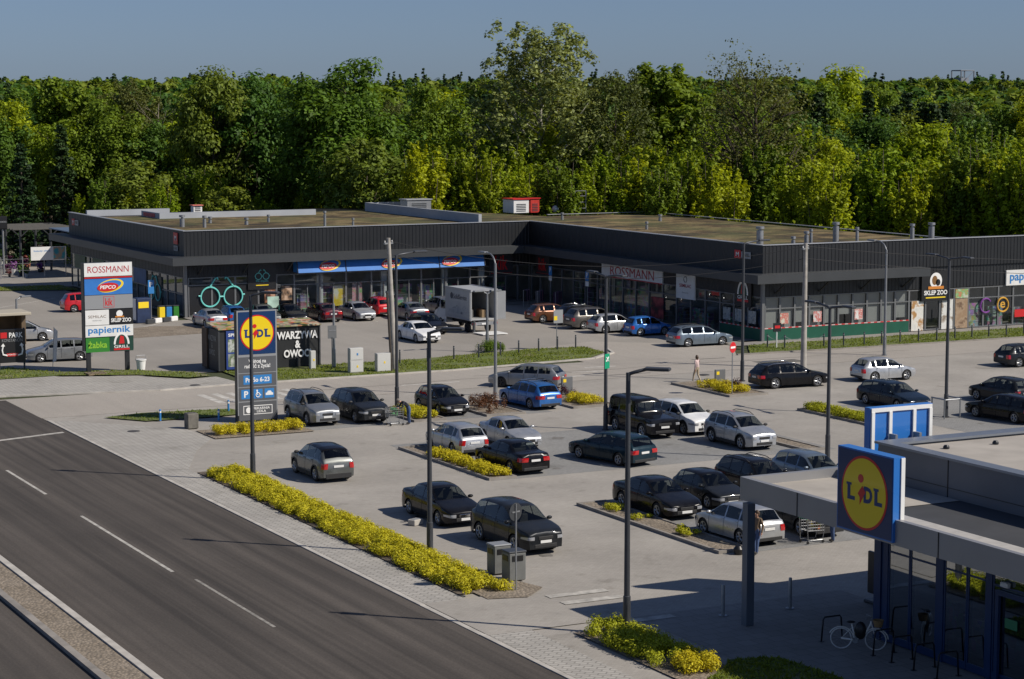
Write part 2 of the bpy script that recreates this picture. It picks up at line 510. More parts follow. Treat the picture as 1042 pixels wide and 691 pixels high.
def build_car(kind, L, W, H, paint, wb=None, front=None, wr=None, clear=None, clad=False, rails=False, roofbars=False,
              roof_paint=None, dark_rim=False, grille='dark', tumble=.24, tint=None, plate_mat=None, lit=None):
    """returns the list of (part name, mesh, sub-parts); local x points to the nose, origin on the ground under the middle"""
    st = STYLE[kind]
    wr = wr or .32
    wb = wb or L * .6
    front = front or L * .2
    clear = clear or .19
    xa = [front, front + wb]                      # axle distances from the nose
    px = [p[0] * L for p in st['top']]; pz = [p[1] * H for p in st['top']]
    def top_raw(d): return float(np.interp(d, px, pz))
    def top(d):
        e = .035 if kind == 'boxy' else .06
        if d < .1 or d > L - .1: return top_raw(d)
        return (top_raw(d - e) + top_raw(d) * 2 + top_raw(d + e)) / 4
    b0, b1 = st['belt'][0] * H, st['belt'][1] * H
    def shoulder(d):
        t = min(1, max(0, (d / L - .1) / .85))
        return min(b0 + (b1 - b0) * t, top(d) - .025)
    def halfw(d):
        w = W / 2
        f, r = .75, .6
        if d < f: w -= (.2 if kind != 'boxy' else .03) * (1 - d / f) ** 2.4
        if d > L - r: w -= (.13 if kind != 'boxy' else .02) * (1 - (L - d) / r) ** 2.4
        return w
    Ra = wr + .055
    def zlow(d):
        z = clear
        e = min(d, L - d)
        if e < .35: z += .07 * (1 - e / .35)
        for a in xa:
            q = Ra * Ra - (d - a) ** 2
            if q > 0: z = max(z, wr + math.sqrt(q))
        return z
    def yout(d, z):
        w = halfw(d)
        zb = b0 * .55
        if z < zb: return w - .055 * ((zb - z) / zb) ** 2
        return w - .055 * ((z - zb) / max(.05, b0 - zb)) ** 2
    def section(d):
        zt, zs, zb = top(d), shoulder(d), zlow(d)
        pts = []
        for k in (0, .12, .35, .6, .82, .94, 1):
            z = zb + (zs - zb) * k
            y = yout(d, z) - (.02 if k == 1 else 0)
            pts.append((y, z))
        ys = pts[-1][0]
        h = zt - zs
        hood = h < .12
        r = min(.09, h * .45)
        ins = (.05 if h < .2 else .04) + tumble * h
        yr = ys - ins
        pts.append((ys - ins * .5, zs + (h - r) * .5))
        pts.append((yr, zt - r))
        pts.append((yr - .06 - r * .4, zt - r * .22))
        pts.append((yr * .5, zt + .004))
        pts.append((0, zt + (.02 if hood else .012)))
        return pts
    ds = set(np.round(np.linspace(0, L, 34), 3))
    for a in xa:
        for t in np.linspace(0, PI, 13): ds.add(round(a - Ra * math.cos(t), 3))
        ds.add(round(a - Ra - .012, 3)); ds.add(round(a + Ra + .012, 3))
    for q in px: ds.add(round(q, 3))
    wins = [(st['scr'][0] * L + .03, st['scr'][1] * L - .02), (st['rear'][0] * L + .02, st['rear'][1] * L)]
    sides = [(f0 * L, f1 * L) for f0, f1 in st['side']]
    must = [round(v, 3) for w_ in wins + sides for v in w_]
    ds |= set(must)
    ds = sorted(d for d in ds if 0 <= d <= L)
    keep = [ds[0]]
    for d in ds[1:]:
        if d - keep[-1] > .012: keep.append(d)
        elif d in must: keep[-1] = d
    ds = keep
    X = lambda d: L / 2 - d
    secs = [section(d) for d in ds]
    n = len(secs[0])
    out = []
    # body shell
    b = MB()
    vs, fs = [], []
    full = 2 * n - 1
    for d, s in zip(ds, secs):
        for y, z in s: vs.append((X(d), y, z))
        for y, z in s[-2::-1]: vs.append((X(d), -y, z))
    for i in range(len(ds) - 1):
        dm_ = (ds[i] + ds[i + 1]) / 2
        for k in range(full - 1):
            kk = k if k < n - 1 else full - 2 - k          # the same strip on either half
            if kk in (6, 7) and any(a < dm_ < c for a, c in sides): continue
            if kk >= 9 and any(a < dm_ < c for a, c in wins): continue
            fs.append((i * full + k, i * full + k + 1, (i + 1) * full + k + 1, (i + 1) * full + k))
    fs = [f[::-1] for f in fs]
    fs.append(tuple(range(full)))
    e = (len(ds) - 1) * full
    fs.append(tuple(range(e + full - 1, e - 1, -1)))
    b.add(vs, fs)
    body = b.mesh('body', [paint, roof_paint or paint], 38)
    if roof_paint:
        for p in body.polygons:
            if p.center.z > H * .86: p.material_index = 1
    out.append(('body', body, []))
    # dark floor pan closing the wheel wells
    b = MB(); b.box(-L / 2 + .12, -W / 2 + .27, clear + .02, L / 2 - .16, W / 2 - .27, min(b0, .68) - .04)
    b.box(-L / 2 + .25, -W / 2 + .08, clear + .01, L / 2 - .3, W / 2 - .08, clear + .05)
    out.append(('underbody', b.mesh('underbody', M_TRIM), []))
    def interp_sec(d, y):
        s = section(d)[6:]
        ys = [q[0] for q in s][::-1]; zs = [q[1] for q in s][::-1]
        return float(np.interp(abs(y), ys, zs))
    def glass_top(d0, d1, name, nm, shrink=0.0):
        b = MB(); vs = []; fs = []
        nd, nk = 7, 11
        for i in range(nd):
            d = d0 + (d1 - d0) * i / (nd - 1)
            s = section(d)
            dz = (top(d + .02) - top(d - .02)) / .04
            nx, nz = dz, 1.0
            l = math.hypot(nx, nz); nx /= l; nz /= l
            yr = s[9][0] - shrink + .012
            for k in range(nk):
                y = yr * (-1 + 2 * k / (nk - 1))
                vs.append((X(d) + nx * .004, y, interp_sec(d, y) + nz * .004))
        for i in range(nd - 1):
            for k in range(nk - 1):
                fs.append((i * nk + k, (i + 1) * nk + k, (i + 1) * nk + k + 1, i * nk + k + 1))
        b.add(vs, fs)
        return (name, b.mesh(name, nm, True), [])
    g = tint or M_AGLASS
    out.append(glass_top(st['scr'][0] * L + .03, st['scr'][1] * L - .02, 'windscreen', g))
    out.append(glass_top(st['rear'][0] * L + .02, st['rear'][1] * L, 'rear_window', M_ATINT if clad or rails else g))
    # side windows
    for side in (1, -1):
        for iw, (f0, f1) in enumerate(st['side']):
            b = MB(); vs = []; fs = []
            nd = 9
            for i in range(nd):
                d = f0 * L + (f1 - f0) * L * i / (nd - 1)
                s = section(d)
                a, c = s[6], s[8]
                h = c[1] - a[1]
                for t in (-.02, .5, 1.02):
                    y = a[0] + (c[0] - a[0]) * t; z = a[1] + h * t
                    vs.append((X(d), side * (y + .004), z))
            for i in range(nd - 1):
                for k in range(2):
                    q = (i * 3 + k, i * 3 + k + 1, (i + 1) * 3 + k + 1, (i + 1) * 3 + k)
                    fs.append(q if side < 0 else q[::-1])
            fs = [f[::-1] for f in fs]
            b.add(vs, fs)
            out.append(('side_window', b.mesh('side_window', M_ATINT if iw and (clad or rails) else g, True), []))
    # seats, dashboard, steering wheel
    zf_ = min(b0, .68) - .04
    sd = L * .47
    for side in (1, -1):
        b = MB(); b.cbox((X(sd), side * W * .2, zf_ + .06), (.5, .46, .16), 0, .04); b.cbox((X(sd + .27), side * W * .2, zf_ + .3), (.14, .44, .5), 0, .05); b.cbox((X(sd + .3), side * W * .2, min(H - .16, zf_ + .62)), (.1, .24, .16), 0, .04)
        out.append(('seat', b.mesh('seat', M_SEAT), []))
    b = MB(); b.cbox((X(L * .66), 0, zf_ + .22), (.16, W * .74, .5), 0, .05); b.cbox((X(L * .63), 0, zf_ + .05), (.45, W * .74, .14), 0, .04)
    out.append(('rear_bench', b.mesh('rear_bench', M_SEAT), []))
    b = MB(); b.cbox((X(st['side'][0][0] * L + .12), 0, zf_ + .1), (.42, W * .78, .2), 0, .05); out.append(('dashboard', b.mesh('dashboard', M_DASH), []))
    b = MB(); sx, sy, sz = X(st['side'][0][0] * L + .36), W * .2, zf_ + .24
    b.tube([(sx + .06 * math.sin(a), sy + .18 * math.cos(a), sz + .17 * math.sin(a)) for a in np.linspace(0, 2 * PI, 13)], .016, 5); out.append(('steering_wheel', b.mesh('steering_wheel', M_DASH), []))
    # door gaps and handles
    nwin = len(st['side'])
    cuts = [st['side'][0][0] * L - .02] + [ (st['side'][i][1] + st['side'][i + 1][0]) / 2 * L for i in range(min(2, nwin - 1))]
    if nwin == 2: cuts.append(st['side'][1][1] * L + .05)
    for side in (1, -1):
        for d in cuts:
            b = MB(); vs = []; fs = []
            zlo, zhi = max(zlow(d), clear + .1), shoulder(d) - .02
            for k in range(6):
                z = zlo + (zhi - zlo) * k / 5
                y = yout(d, z) + .004
                vs += [(X(d) - .009, side * y, z), (X(d) + .009, side * y, z)]
            for k in range(5):
                fs.append((2 * k, 2 * k + 1, 2 * k + 3, 2 * k + 2))
            b.add(vs, fs)
            out.append(('door_gap', b.mesh('door_gap', M_SEAM), []))
        for d in cuts[1:]:
            z = shoulder(d) - .1
            hb = MB()
            hb.cbox((X(d - .13), side * (yout(d - .13, z) + .012), z), (.18, .03, .03), 0, .008)
            out.append(('door_handle', hb.mesh('door_handle', M_TRIM if clad else paint), []))
    # lamps: wrap round the corner
    def lamp(side, rear, z0, z1, run, inner, m, nm):
        b = MB(); vs = []; fs = []
        E = L if rear else 0.0
        sg = -1 if rear else 1
        path = []
        w0 = halfw(E)
        for q in (inner, inner * .5, 0):        # across the end cap
            path.append((X(E) + sg * .012, None, q))
        for k in range(1, 6):
            d = abs(E - run * k / 5)
            path.append((X(d), d, None))
        for k, (x, d, q) in enumerate(path):
            tz = 1 - .45 * (k / (len(path) - 1)) if not rear else 1
            for t in (0, .5, 1):
                z = z0 + (z1 - z0) * ((1 - tz) * .75 + tz * t if not rear else t)
                if d is None: y = yout(E, z) - q + .004
                else: y = yout(d, min(z, shoulder(d))) + .010
                vs.append((x + (.014 * math.sin(PI * t) * sg if d is None else 0), side * y, z))
        for i in range(len(path) - 1):
            for k in range(2):
                q = (i * 3 + k, (i + 1) * 3 + k, (i + 1) * 3 + k + 1, i * 3 + k + 1)
                fs.append(q if side > 0 else q[::-1])
        b.add(vs, fs)
        return (nm, b.mesh(nm, m, True), [])
    zf = top(0.0)
    for side in (1, -1):
        out.append(lamp(side, False, zf - .17, zf - .03, .4, .22, M_HEAD, 'headlight'))
    zr = top(L)
    tb = zr + .01
    for side in (1, -1):
        if st['tail'] == 'tall': out.append(lamp(side, True, tb - .26, tb + .0, .16, .2, M_TAIL, 'tail_light'))
        else: out.append(lamp(side, True, tb - .2, tb + .0, .28, .34, M_TAIL, 'tail_light'))
    # nose: grille, intake, plates
    w0 = halfw(0)
    b = MB()
    b.cbox((L / 2 + .004, 0, zf - .10), (.03, w0 * .9, .13), 0, .012)
    out.append(('grille', b.mesh('grille', M_TRIM if grille == 'dark' else M_CHROME), []))
    b = MB(); b.cbox((L / 2 + .002, 0, clear + .17), (.03, w0 * 1.35, .14), 0, .012)
    out.append(('air_intake', b.mesh('air_intake', M_TRIM), []))
    b = MB(); b.cbox((-L / 2 - .002, 0, clear + .12), (.03, halfw(L) * 1.7, .14 if not clad else .24), 0, .012)
    out.append(('rear_bumper_trim', b.mesh('rear_bumper_trim', M_TRIM), []))
    pm = plate_mat or M_PLATE
    b = MB(); b.cbox((L / 2 + .02, 0, zf - .245), (.02, .5, .11), 0, .005); out.append(('number_plate', b.mesh('number_plate', pm), []))
    b = MB(); b.cbox((-L / 2 - .015, 0, zr - .14), (.02, .5, .11), 0, .005); out.append(('number_plate', b.mesh('number_plate', pm), []))
    # mirrors
    dm = st['side'][0][0] * L + .04
    for side in (1, -1):
        b = MB(); b.ell((X(dm), side * (halfw(dm) + .03), shoulder(dm) + .06), (.07, .13, .075), 10, 6)
        out.append(('wing_mirror', b.mesh('wing_mirror', M_TRIM if clad else paint, True), []))
    # cladding
    if clad:
        for side in (1, -1):
            for a in xa:
                b = MB(); vs = []; fs = []
                N = 14
                for k in range(N + 1):
                    t = -.12 + (PI + .24) * k / N
                    for rr in (Ra - .005, Ra + .06):
                        d = a - rr * math.cos(t); z = wr + rr * math.sin(t)
                        vs.append((X(d), side * (yout(min(max(d, 0), L), z) + .014), z))
                for k in range(N): fs.append((2 * k, 2 * k + 1, 2 * k + 3, 2 * k + 2))
                b.add(vs, fs)
                out.append(('wheel_arch_trim', b.mesh('wheel_arch_trim', M_TRIM), []))
            b = MB()
            d0, d1 = xa[0] + Ra, xa[1] - Ra
            vs = [(X(d), side * (yout(d, z) + .014), z) for d in (d0, d1) for z in (clear, clear + .17)]
            b.add(vs, [(0, 1, 3, 2)])
            out.append(('sill_trim', b.mesh('sill_trim', M_TRIM), []))
    if rails or roofbars:
        for side in (1, -1):
            b = MB()
            d0, d1 = st['scr'][1] * L + .12, st['rear'][0] * L - .1
            pts = []
            for k in range(7):
                d = d0 + (d1 - d0) * k / 6
                s = section(d)
                pts.append((X(d), side * (s[8][0] - .05), s[9][1] + (.07 if 0 < k < 6 else .0)))
            b.tube(pts, .018, 6)
            out.append(('roof_rail', b.mesh('roof_rail', M_CHROME if rails == 'chrome' else M_TRIM, True), []))
    if roofbars:
        for f in (.5, .68):
            d = f * L; s = section(d)
            b = MB(); b.cbox((X(d), 0, s[9][1] + .11), (.06, 2 * s[8][0] - .06, .03), 0, .01)
            out.append(('roof_bar', b.mesh('roof_bar', M_CHROME), []))
    # wheels
    wm, rm = wheel_meshes(wr, .21, dark_rim)
    for a in xa:
        for side in (1, -1):
            out.append(('wheel', wm, [('rim', rm)], (X(a), side * (W / 2 - .115), wr), 0 if side > 0 else PI))
    return out

WHEELS = {}
def wheel_meshes(r, w, dark):
    k = (round(r, 3), dark)
    if k in WHEELS: return WHEELS[k]
    b = MB()
    b.lathe([(r * .66, w / 2 - .015), (r * .8, w / 2), (r * .96, w / 2 - .02), (r, w / 2 - .05), (r, -w / 2 + .05), (r * .96, -w / 2 + .02), (r * .66, -w / 2)], axis='y', n=24)
    b.lathe([(0.001, w / 2 - .06), (r * .68, w / 2 - .06)], axis='y', n=24)
    tyre = b.mesh('wheel', M_TYRE, 40)
    b = MB()
    b.lathe([(r * .56, w / 2 - .03), (r * .60, w / 2 - .006), (r * .67, w / 2 - .006), (r * .69, w / 2 - .03)], axis='y', n=24)
    b.lathe([(.001, w / 2 - .012), (r * .15, w / 2 - .014), (r * .17, w / 2 - .04)], axis='y', n=12)
    for i in range(5):
        a = 2 * PI * i / 5
        for o in (-.12, .12):
            p0 = (r * .12 * math.cos(a), w / 2 - .022, r * .12 * math.sin(a))
            p1 = (r * .6 * math.cos(a + o), w / 2 - .018, r * .6 * math.sin(a + o))
            b.tube([p0, p1], [.028, .024], 5)
    rim = b.mesh('rim', M_RIMD if dark else M_RIM, 40)
    WHEELS[k] = (tyre, rim)
    return WHEELS[k]

def place_car(name, label, x, y, head, spec, cat='car', group=None):
    t = thing(name, label, cat, (x, y, .012), R(head), group)
    for p in spec:
        o = link(p[0], p[1], t)
        if len(p) > 3:
            o.location = p[3]; o.rotation_euler = (0, 0, p[4])
        for s in p[2]:
            link(s[0], s[1], o)
    return t
# ------------------------------------------------------------------ ground, road, paving
def sheet(name, pts, z, m, kind='structure'):
    b = MB(); b.poly(pts, z)
    return tag(b.build(name, m), kind=kind)
def rect(x0, y0, x1, y1): return [(x0, y0), (x1, y0), (x1, y1), (x0, y1)]

m, nt, b_ = new_mat('meadow_earth')
p_ = pos(nt)
n1 = noise(nt, p_, .08, 6); n2 = noise(nt, p_, 1.7, 6)
c_ = mixc(nt, ramp(nt, n1, [(.3, (.030, .042, .012)), (.7, (.055, .06, .022))]), ramp(nt, n2, [(.3, (.7, .7, .7)), (.7, (1.3, 1.3, 1.2))]), .7, 'MULTIPLY')
nt.links.new(c_, b_.inputs['Base Color']); b_.inputs['Roughness'].default_value = .95
M_EARTH = m
M_ROAD = asphalt('road_asphalt', (.068, .0605, .054), .95)
M_STREET = asphalt('worn_street_asphalt', (.33, .303, .268), .12, patch=.08)
M_LOT = pavers('car_park_block_paving', (.322, .300, .268), .2, .1, 0, .008, .06, .8, .15)
M_BAY = pavers('parking_bay_block_paving', (.240, .238, .230), .2, .1, PI / 2, .01, .08, .75, .1)
M_WALK = pavers('footway_block_paving', (.37, .352, .32), .42, .22, PI / 4, .03, .1, .62, .1)
M_SLAB = pavers('concrete_slab_paving', (.26, .245, .225), .6, .6, 0, .012, .06, .6, .08)
M_YARD = asphalt('old_yard_asphalt', (.28, .26, .232), .1, patch=.12)
M_KERB = plain('kerb_concrete', (.42, .395, .355), .85, var=.18, vscale=1.5)
M_KERBD = plain('dirty_kerb_concrete', (.24, .22, .195), .85, var=.25, vscale=1.2)
M_PAINT = plain('worn_road_paint', (.40, .38, .34), .7, var=.3, vscale=2.5)
M_GRAVEL = None
m, nt, b_ = new_mat('gravel_bed')
p_ = pos(nt)
v_ = nt.nodes.new('ShaderNodeTexVoronoi'); v_.inputs['Scale'].default_value = 9
nt.links.new(p_, v_.inputs['Vector'])
c_ = mixc(nt, ramp(nt, noise(nt, p_, .7, 6), [(.3, (.24, .2, .15)), (.7, (.36, .31, .25))]), ramp(nt, v_.outputs['Distance'], [(.0, (1.25, 1.2, 1.15)), (.6, (.45, .43, .4))]), .8, 'MULTIPLY')
nt.links.new(c_, b_.inputs['Base Color']); b_.inputs['Roughness'].default_value = .95
bump(nt, b_, v_.outputs['Distance'], .6, .05)
M_GRAVEL = m
m, nt, b_ = new_mat('verge_soil_and_turf')
p_ = pos(nt)
c_ = mixc(nt, ramp(nt, noise(nt, p_, .55, 7, .65), [(.40, (.10, .135, .025)), (.58, (.125, .14, .04)), (.70, (.24, .20, .13))]), ramp(nt, noise(nt, p_, 6, 4), [(.3, (.65, .65, .65)), (.7, (1.3, 1.3, 1.3))]), .7, 'MULTIPLY')
nt.links.new(c_, b_.inputs['Base Color']); b_.inputs['Roughness'].default_value = .95
bump(nt, b_, noise(nt, p_, 9, 4), .6, .06)
M_TURF = m

sheet('ground', rect(-900, -250, 1500, 1500), -.02, M_EARTH)
sheet('car_park', rect(30.55, 38, 150, 114.6), .004, M_LOT)
for i, r_ in enumerate([(41.6, 103.6, 57, 109.3), (43.9, 85.6, 63.6, 97.2), (44.6, 67.0, 58.5, 78.6), (73, 86.5, 90, 98)]):
    sheet('parking_bays', rect(*r_), .008, M_BAY)
sheet('cross_street', [(12, 114.6), (150, 114.6), (150, 120.9), (80, 121.6), (76, 122.7), (12, 123.1)], .012, M_STREET)
sheet('entrance_road', [(70, 122.4), (81.2, 121.0), (84.5, 126.4), (76.6, 133.2), (70, 131.2)], .016, M_STREET)
sheet('upper_car_park', [(40.5, 129.6), (84, 128.6), (86.3, 126.2), (86.3, 162), (54, 162), (54, 200), (44, 215), (20, 215), (20, 160), (33, 137)], .008, M_YARD)
sheet('shop_forecourt', [(86.2, 128), (87.9, 128), (87.9, 163.6), (55.4, 163.6), (55.4, 161), (86.2, 161)], .05, M_SLAB)
sheet('south_footway', rect(84.2, 125.6, 150, 127.4), .05, M_SLAB)
sheet('garden_yard', rect(-40, 197.2, 74, 262), .004, M_YARD)
sheet('main_road', rect(19.45, -80, 30.5, 122.6), .016, M_ROAD)
sheet('second_carriageway', rect(-20, -80, 17.75, 122.6), .016, M_ROAD)
# footway along the main road, widening into the junction corner
sheet('footway', [(30.75, 40), (32.35, 40), (32.35, 95), (34.5, 100), (36.4, 103.2), (36.4, 107), (33.4, 110.6), (31.4, 113), (30.75, 113)], .03, M_WALK)
sheet('entrance_apron', rect(30.75, 60.2, 34.6, 65.2), .034, M_LOT)
sheet('footway', [(-30, 123.4), (30.9, 124.2), (39.9, 122.5), (45.6, 123.0), (45.2, 127.0), (43.2, 126.6), (40.8, 129.6), (36.3, 131.6), (33.5, 135.6), (-30, 137)], .04, M_WALK)
sheet('store_forecourt', rect(36.3, 40, 45, 60.2), .012, M_SLAB)
# kerbs
def kerb(pts, w=.15, h=.12, m=None):
    b = MB()
    for (x0, y0), (x1, y1) in zip(pts[:-1], pts[1:]):
        dx, dy = x1 - x0, y1 - y0
        l = math.hypot(dx, dy)
        b.cbox(((x0 + x1) / 2, (y0 + y1) / 2, h / 2), (l + .002, w, h), math.atan2(dy, dx))
    return tag(b.build('kerb', m or M_KERB), kind='structure')
kerb([(30.6, -60), (30.6, 60.4)], .2, .05); kerb([(30.6, 60.4), (30.6, 65)], .2, .04); kerb([(30.6, 65), (30.6, 113.4)], .2, .05)
kerb([(19.3, -60), (19.3, 122)], .26, .15); kerb([(17.9, -60), (17.9, 122)], .26, .15, M_KERBD)
kerb([(-30, 123.3), (30.9, 124.1), (39.9, 122.4), (45.6, 122.9)], .2, .1)
kerb([(45.7, 122.75), (60, 122.75), (71.5, 124.0), (74.3, 126.2), (75.2, 128.6)], .2, .1)
kerb([(81.4, 121.2), (90, 120.7), (150, 119.6)], .2, .1, M_KERBD)
kerb([(34.45, 66), (34.45, 94.0)], .12, .08)
tag(MB().poly(rect(18.05, -60, 19.15, 122), .1).build('median_gravel', M_GRAVEL), kind='structure')
# road paint
def mark(pts, z=.02, m=None):
    b = MB(); b.poly(pts, z); return tag(b.build('road_marking', m or M_PAINT), kind='structure')
for y0_, y1_ in ((91.9, 98.9), (74.2, 86.3)): mark(rect(24.5, y0_, 24.64, y1_))
M_PAINT2 = plain('thin_old_road_paint', (.24, .225, .2), .8, var=.4, vscale=3)
mark(rect(24.85, 64.6, 24.97, 72.6), .02, M_PAINT2)
mark([(19.6, 105.6), (30.2, 108.9), (30.2, 109.3), (19.6, 106.0)])
for y in (63.9, 62.8): mark([(35.1, y), (37.5, y - .05), (37.5, y + .42), (35.1, y + .45)], .024)
mark(rect(35.0, 59.5, 37.6, 59.95), .024)
for k in range(7):
    x = 41.3 + k * .9
    mark([(x, 115.6 + (k % 2) * .0), (x + .45, 115.6), (x + .45, 119.6), (x, 119.6)], .016, plain('faded_zebra_paint', (.46, .44, .40), .8, var=.3, vscale=2))
mark([(54, 117.6), (58, 117.5), (58, 117.75), (54, 117.85)], .016, MATS['faded_zebra_paint'])
for x, y in ((66.5, 118.2), (68.5, 120.0), (64.2, 116.6)): mark([(x, y), (x + 2.2, y - .3), (x + 2.3, y), (x + .1, y + .35)], .016, MATS['faded_zebra_paint'])
M_LINE = MATS['faded_zebra_paint']
for x in (57, 60, 62.8, 65.6, 68.4, 71.2, 74): mark(rect(x - .05, 153.5, x + .05, 158.5), .012, M_LINE)
for y in (133.8, 136.7, 139.6, 142.5, 145.4): mark(rect(79.6, y - .05, 84.4, y + .05), .012, M_LINE)
mark([(38.5, 146), (52.4, 160.5), (52.5, 160.4), (38.6, 145.9)], .012, M_LINE)
mark([(41, 176), (51, 186), (51.1, 185.9), (41.1, 175.9)], .012, M_LINE)
M_CRACK = plain('sealed_crack', (.028, .026, .025), .8)
r_c = random.Random(12)
def crack(x, y, dx, dy, n, w=.035, m=None):
    b = MB(); P = [(x, y)]
    for i in range(n): P.append((P[-1][0] + dx + r_c.uniform(-.35, .35), P[-1][1] + dy + r_c.uniform(-.35, .35)))
    for p, q in zip(P[:-1], P[1:]):
        a = math.atan2(q[1] - p[1], q[0] - p[0]); nx, ny = -math.sin(a) * w, math.cos(a) * w
        b.add([(p[0] + nx, p[1] + ny, .021), (p[0] - nx, p[1] - ny, .021), (q[0] - nx, q[1] - ny, .021), (q[0] + nx, q[1] + ny, .021)], [(0, 1, 2, 3)])
    tag(b.build('road_crack', m or M_CRACK), kind='structure')
crack(45, 118.4, 1.5, -.05, 16, .03, plain('old_joint', (.17, .155, .135), .9)); crack(60, 119.7, 1.5, -.06, 24, .03, MATS['old_joint'])
M_OIL = plain('oil_stain', (.17, .16, .145), .7, var=.3, vscale=3)
for i in range(44):
    x, y = r_c.choice([(r_c.uniform(43, 57), r_c.uniform(104.2, 107)), (r_c.uniform(45.5, 62), r_c.uniform(86.5, 96)), (r_c.uniform(46, 58), r_c.uniform(68, 77.5)), (r_c.uniform(36, 41), r_c.uniform(70, 80)), (r_c.uniform(73, 84), r_c.uniform(88, 97))])
    s_ = r_c.uniform(.15, .45); mark([(x + s_ * r_c.uniform(.6, 1.2) * math.cos(a), y + s_ * r_c.uniform(.6, 1.3) * math.sin(a)) for a in np.linspace(0, 2 * PI, 12)[:-1]], .0095, M_OIL)
# tar patches and manholes
M_TAR = plain('tar_repair', (.12, .112, .1), .9, var=.25, vscale=3)
for (x, y, w, h) in ((80.2, 116.2, 3.4, 1.5), (77.2, 120.4, 2.6, .25), (68, 115.9, 3, .22)):
    mark([(x, y), (x + w, y - .2), (x + w, y + h - .2), (x, y + h)], .016, M_TAR)
M_IRON = plain('cast_iron', (.09, .085, .08), .6, .5, var=.3, vscale=9)
cover = MB().lathe([(0.001, .03), (.29, .03), (.33, .026), (.35, .0)], n=20).mesh('manhole_cover', M_IRON)
for i, (x, y) in enumerate([(42.6, 123.6), (73.5, 113.2), (72.8, 109.4), (57.5, 141.0), (33.6, 107.6)]):
    o = link('manhole_cover', cover); o.location = (x, y, .02 if i else .035)
    tag(o, 'round iron manhole cover let into the paving', 'manhole cover', 'manhole covers in the paving')

# grass: turf sheets plus blades nobody could count
rng = np.random.default_rng(7)
M_BLADE = leafmat('grass_blades', (.17, .22, .03), .35, .4)
def grass(poly, z, dens, hmin, hmax, name='grass', seed=1, bare=.35):
    r = np.random.default_rng(seed)
    xs = [p[0] for p in poly]; ys = [p[1] for p in poly]
    n = int((max(xs) - min(xs)) * (max(ys) - min(ys)) * dens)
    P = np.stack([r.uniform(min(xs), max(xs), n), r.uniform(min(ys), max(ys), n)], 1)
    ins = np.zeros(n, bool); j = len(poly) - 1
    for i in range(len(poly)):
        xi, yi = poly[i]; xj, yj = poly[j]
        c = ((yi > P[:, 1]) != (yj > P[:, 1])) & (P[:, 0] < (xj - xi) * (P[:, 1] - yi) / (yj - yi + 1e-9) + xi)
        ins ^= c; j = i
    P = P[ins]
    dn = np.sin(P[:, 0] * 1.3 + 1.7 * np.sin(P[:, 1] * .9)) + np.sin(P[:, 1] * 1.9 + P[:, 0] * .6) + r.normal(0, .5, len(P))
    P = P[dn > -2 + 2.6 * bare]
    n = len(P)
    a = r.uniform(0, 2 * PI, n); h = r.uniform(hmin, hmax, n); w = r.uniform(.02, .055, n)
    lean = r.uniform(-.1, .1, (n, 2))
    V = np.zeros((n, 3, 3))
    V[:, 0] = np.stack([P[:, 0] - np.cos(a) * w, P[:, 1] - np.sin(a) * w, np.full(n, z)], 1)
    V[:, 1] = np.stack([P[:, 0] + np.cos(a) * w, P[:, 1] + np.sin(a) * w, np.full(n, z)], 1)
    V[:, 2] = np.stack([P[:, 0] + lean[:, 0], P[:, 1] + lean[:, 1], z + h], 1)
    me = bpy.data.meshes.new(name)
    me.from_pydata(V.reshape(-1, 3).tolist(), [], np.arange(n * 3).reshape(-1, 3).tolist())
    me.materials.append(M_BLADE)
    return tag(link(name, me), kind='stuff')
VERGES = [
 [(46.2, 123.0), (60, 123.0), (71.3, 124.3), (73.9, 126.6), (74.2, 130.2), (70, 130.8), (60.5, 129.2), (46.4, 129.3)],
 [(82.6, 121.4), (90, 120.95), (150, 119.85), (150, 125.5), (85.2, 125.5)],
 [(30, 131.8), (36.4, 132.0), (41.0, 130.0), (43.4, 127.2), (45.0, 127.4), (44.6, 129.6), (41.2, 132.6), (36.8, 133.8), (34.6, 137.6), (30, 138)],
 [(33.6, 113.0), (35.3, 110.6), (39.2, 110.4), (41.5, 110.8), (41.0, 112.9), (36.0, 113.7)],
 [(33.2, 46), (36.2, 46), (37.9, 50.6), (37.6, 53.4), (36.0, 53.9), (35.4, 53.2), (33.2, 51.6)],
 [(44, 196.6), (55.0, 192.5), (55.0, 198.5), (38, 200.4)],
 [(27, 150), (33, 150), (33, 139.5), (27, 139)],
]
for i, p_ in enumerate(VERGES):
    sheet('verge', p_, .07 + .001 * i, M_TURF)
    grass(p_, .07, 60 if i in (0, 1) else (200 if i == 4 else 34), .04, .13, seed=20 + i, bare=.42 if i in (0, 1) else .12)
sheet('gravel_patch', [(46.5, 151), (55.5, 152), (56, 156.5), (51, 158.6), (45.6, 156)], .016, M_GRAVEL)
# ------------------------------------------------------------------ plants
def cards(C, N, S, r, asp=.62):
    """leaf cards: centres C, normals N, sizes S -> vertices and quads of irregular rhombs"""
    n = len(C)
    N = N / (np.linalg.norm(N, axis=1, keepdims=True) + 1e-9)
    A = r.normal(size=(n, 3))
    T = np.cross(N, A); T /= (np.linalg.norm(T, axis=1, keepdims=True) + 1e-9)
    B = np.cross(N, T)
    S = S[:, None]
    V = np.zeros((n, 4, 3))
    j = r.uniform(.75, 1.25, (n, 4, 1))
    V[:, 0] = C - T * S * j[:, 0]
    V[:, 1] = C - B * S * asp * j[:, 1] + N * S * .18
    V[:, 2] = C + T * S * j[:, 2]
    V[:, 3] = C + B * S * asp * j[:, 3] + N * S * .18
    return V.reshape(-1, 3)

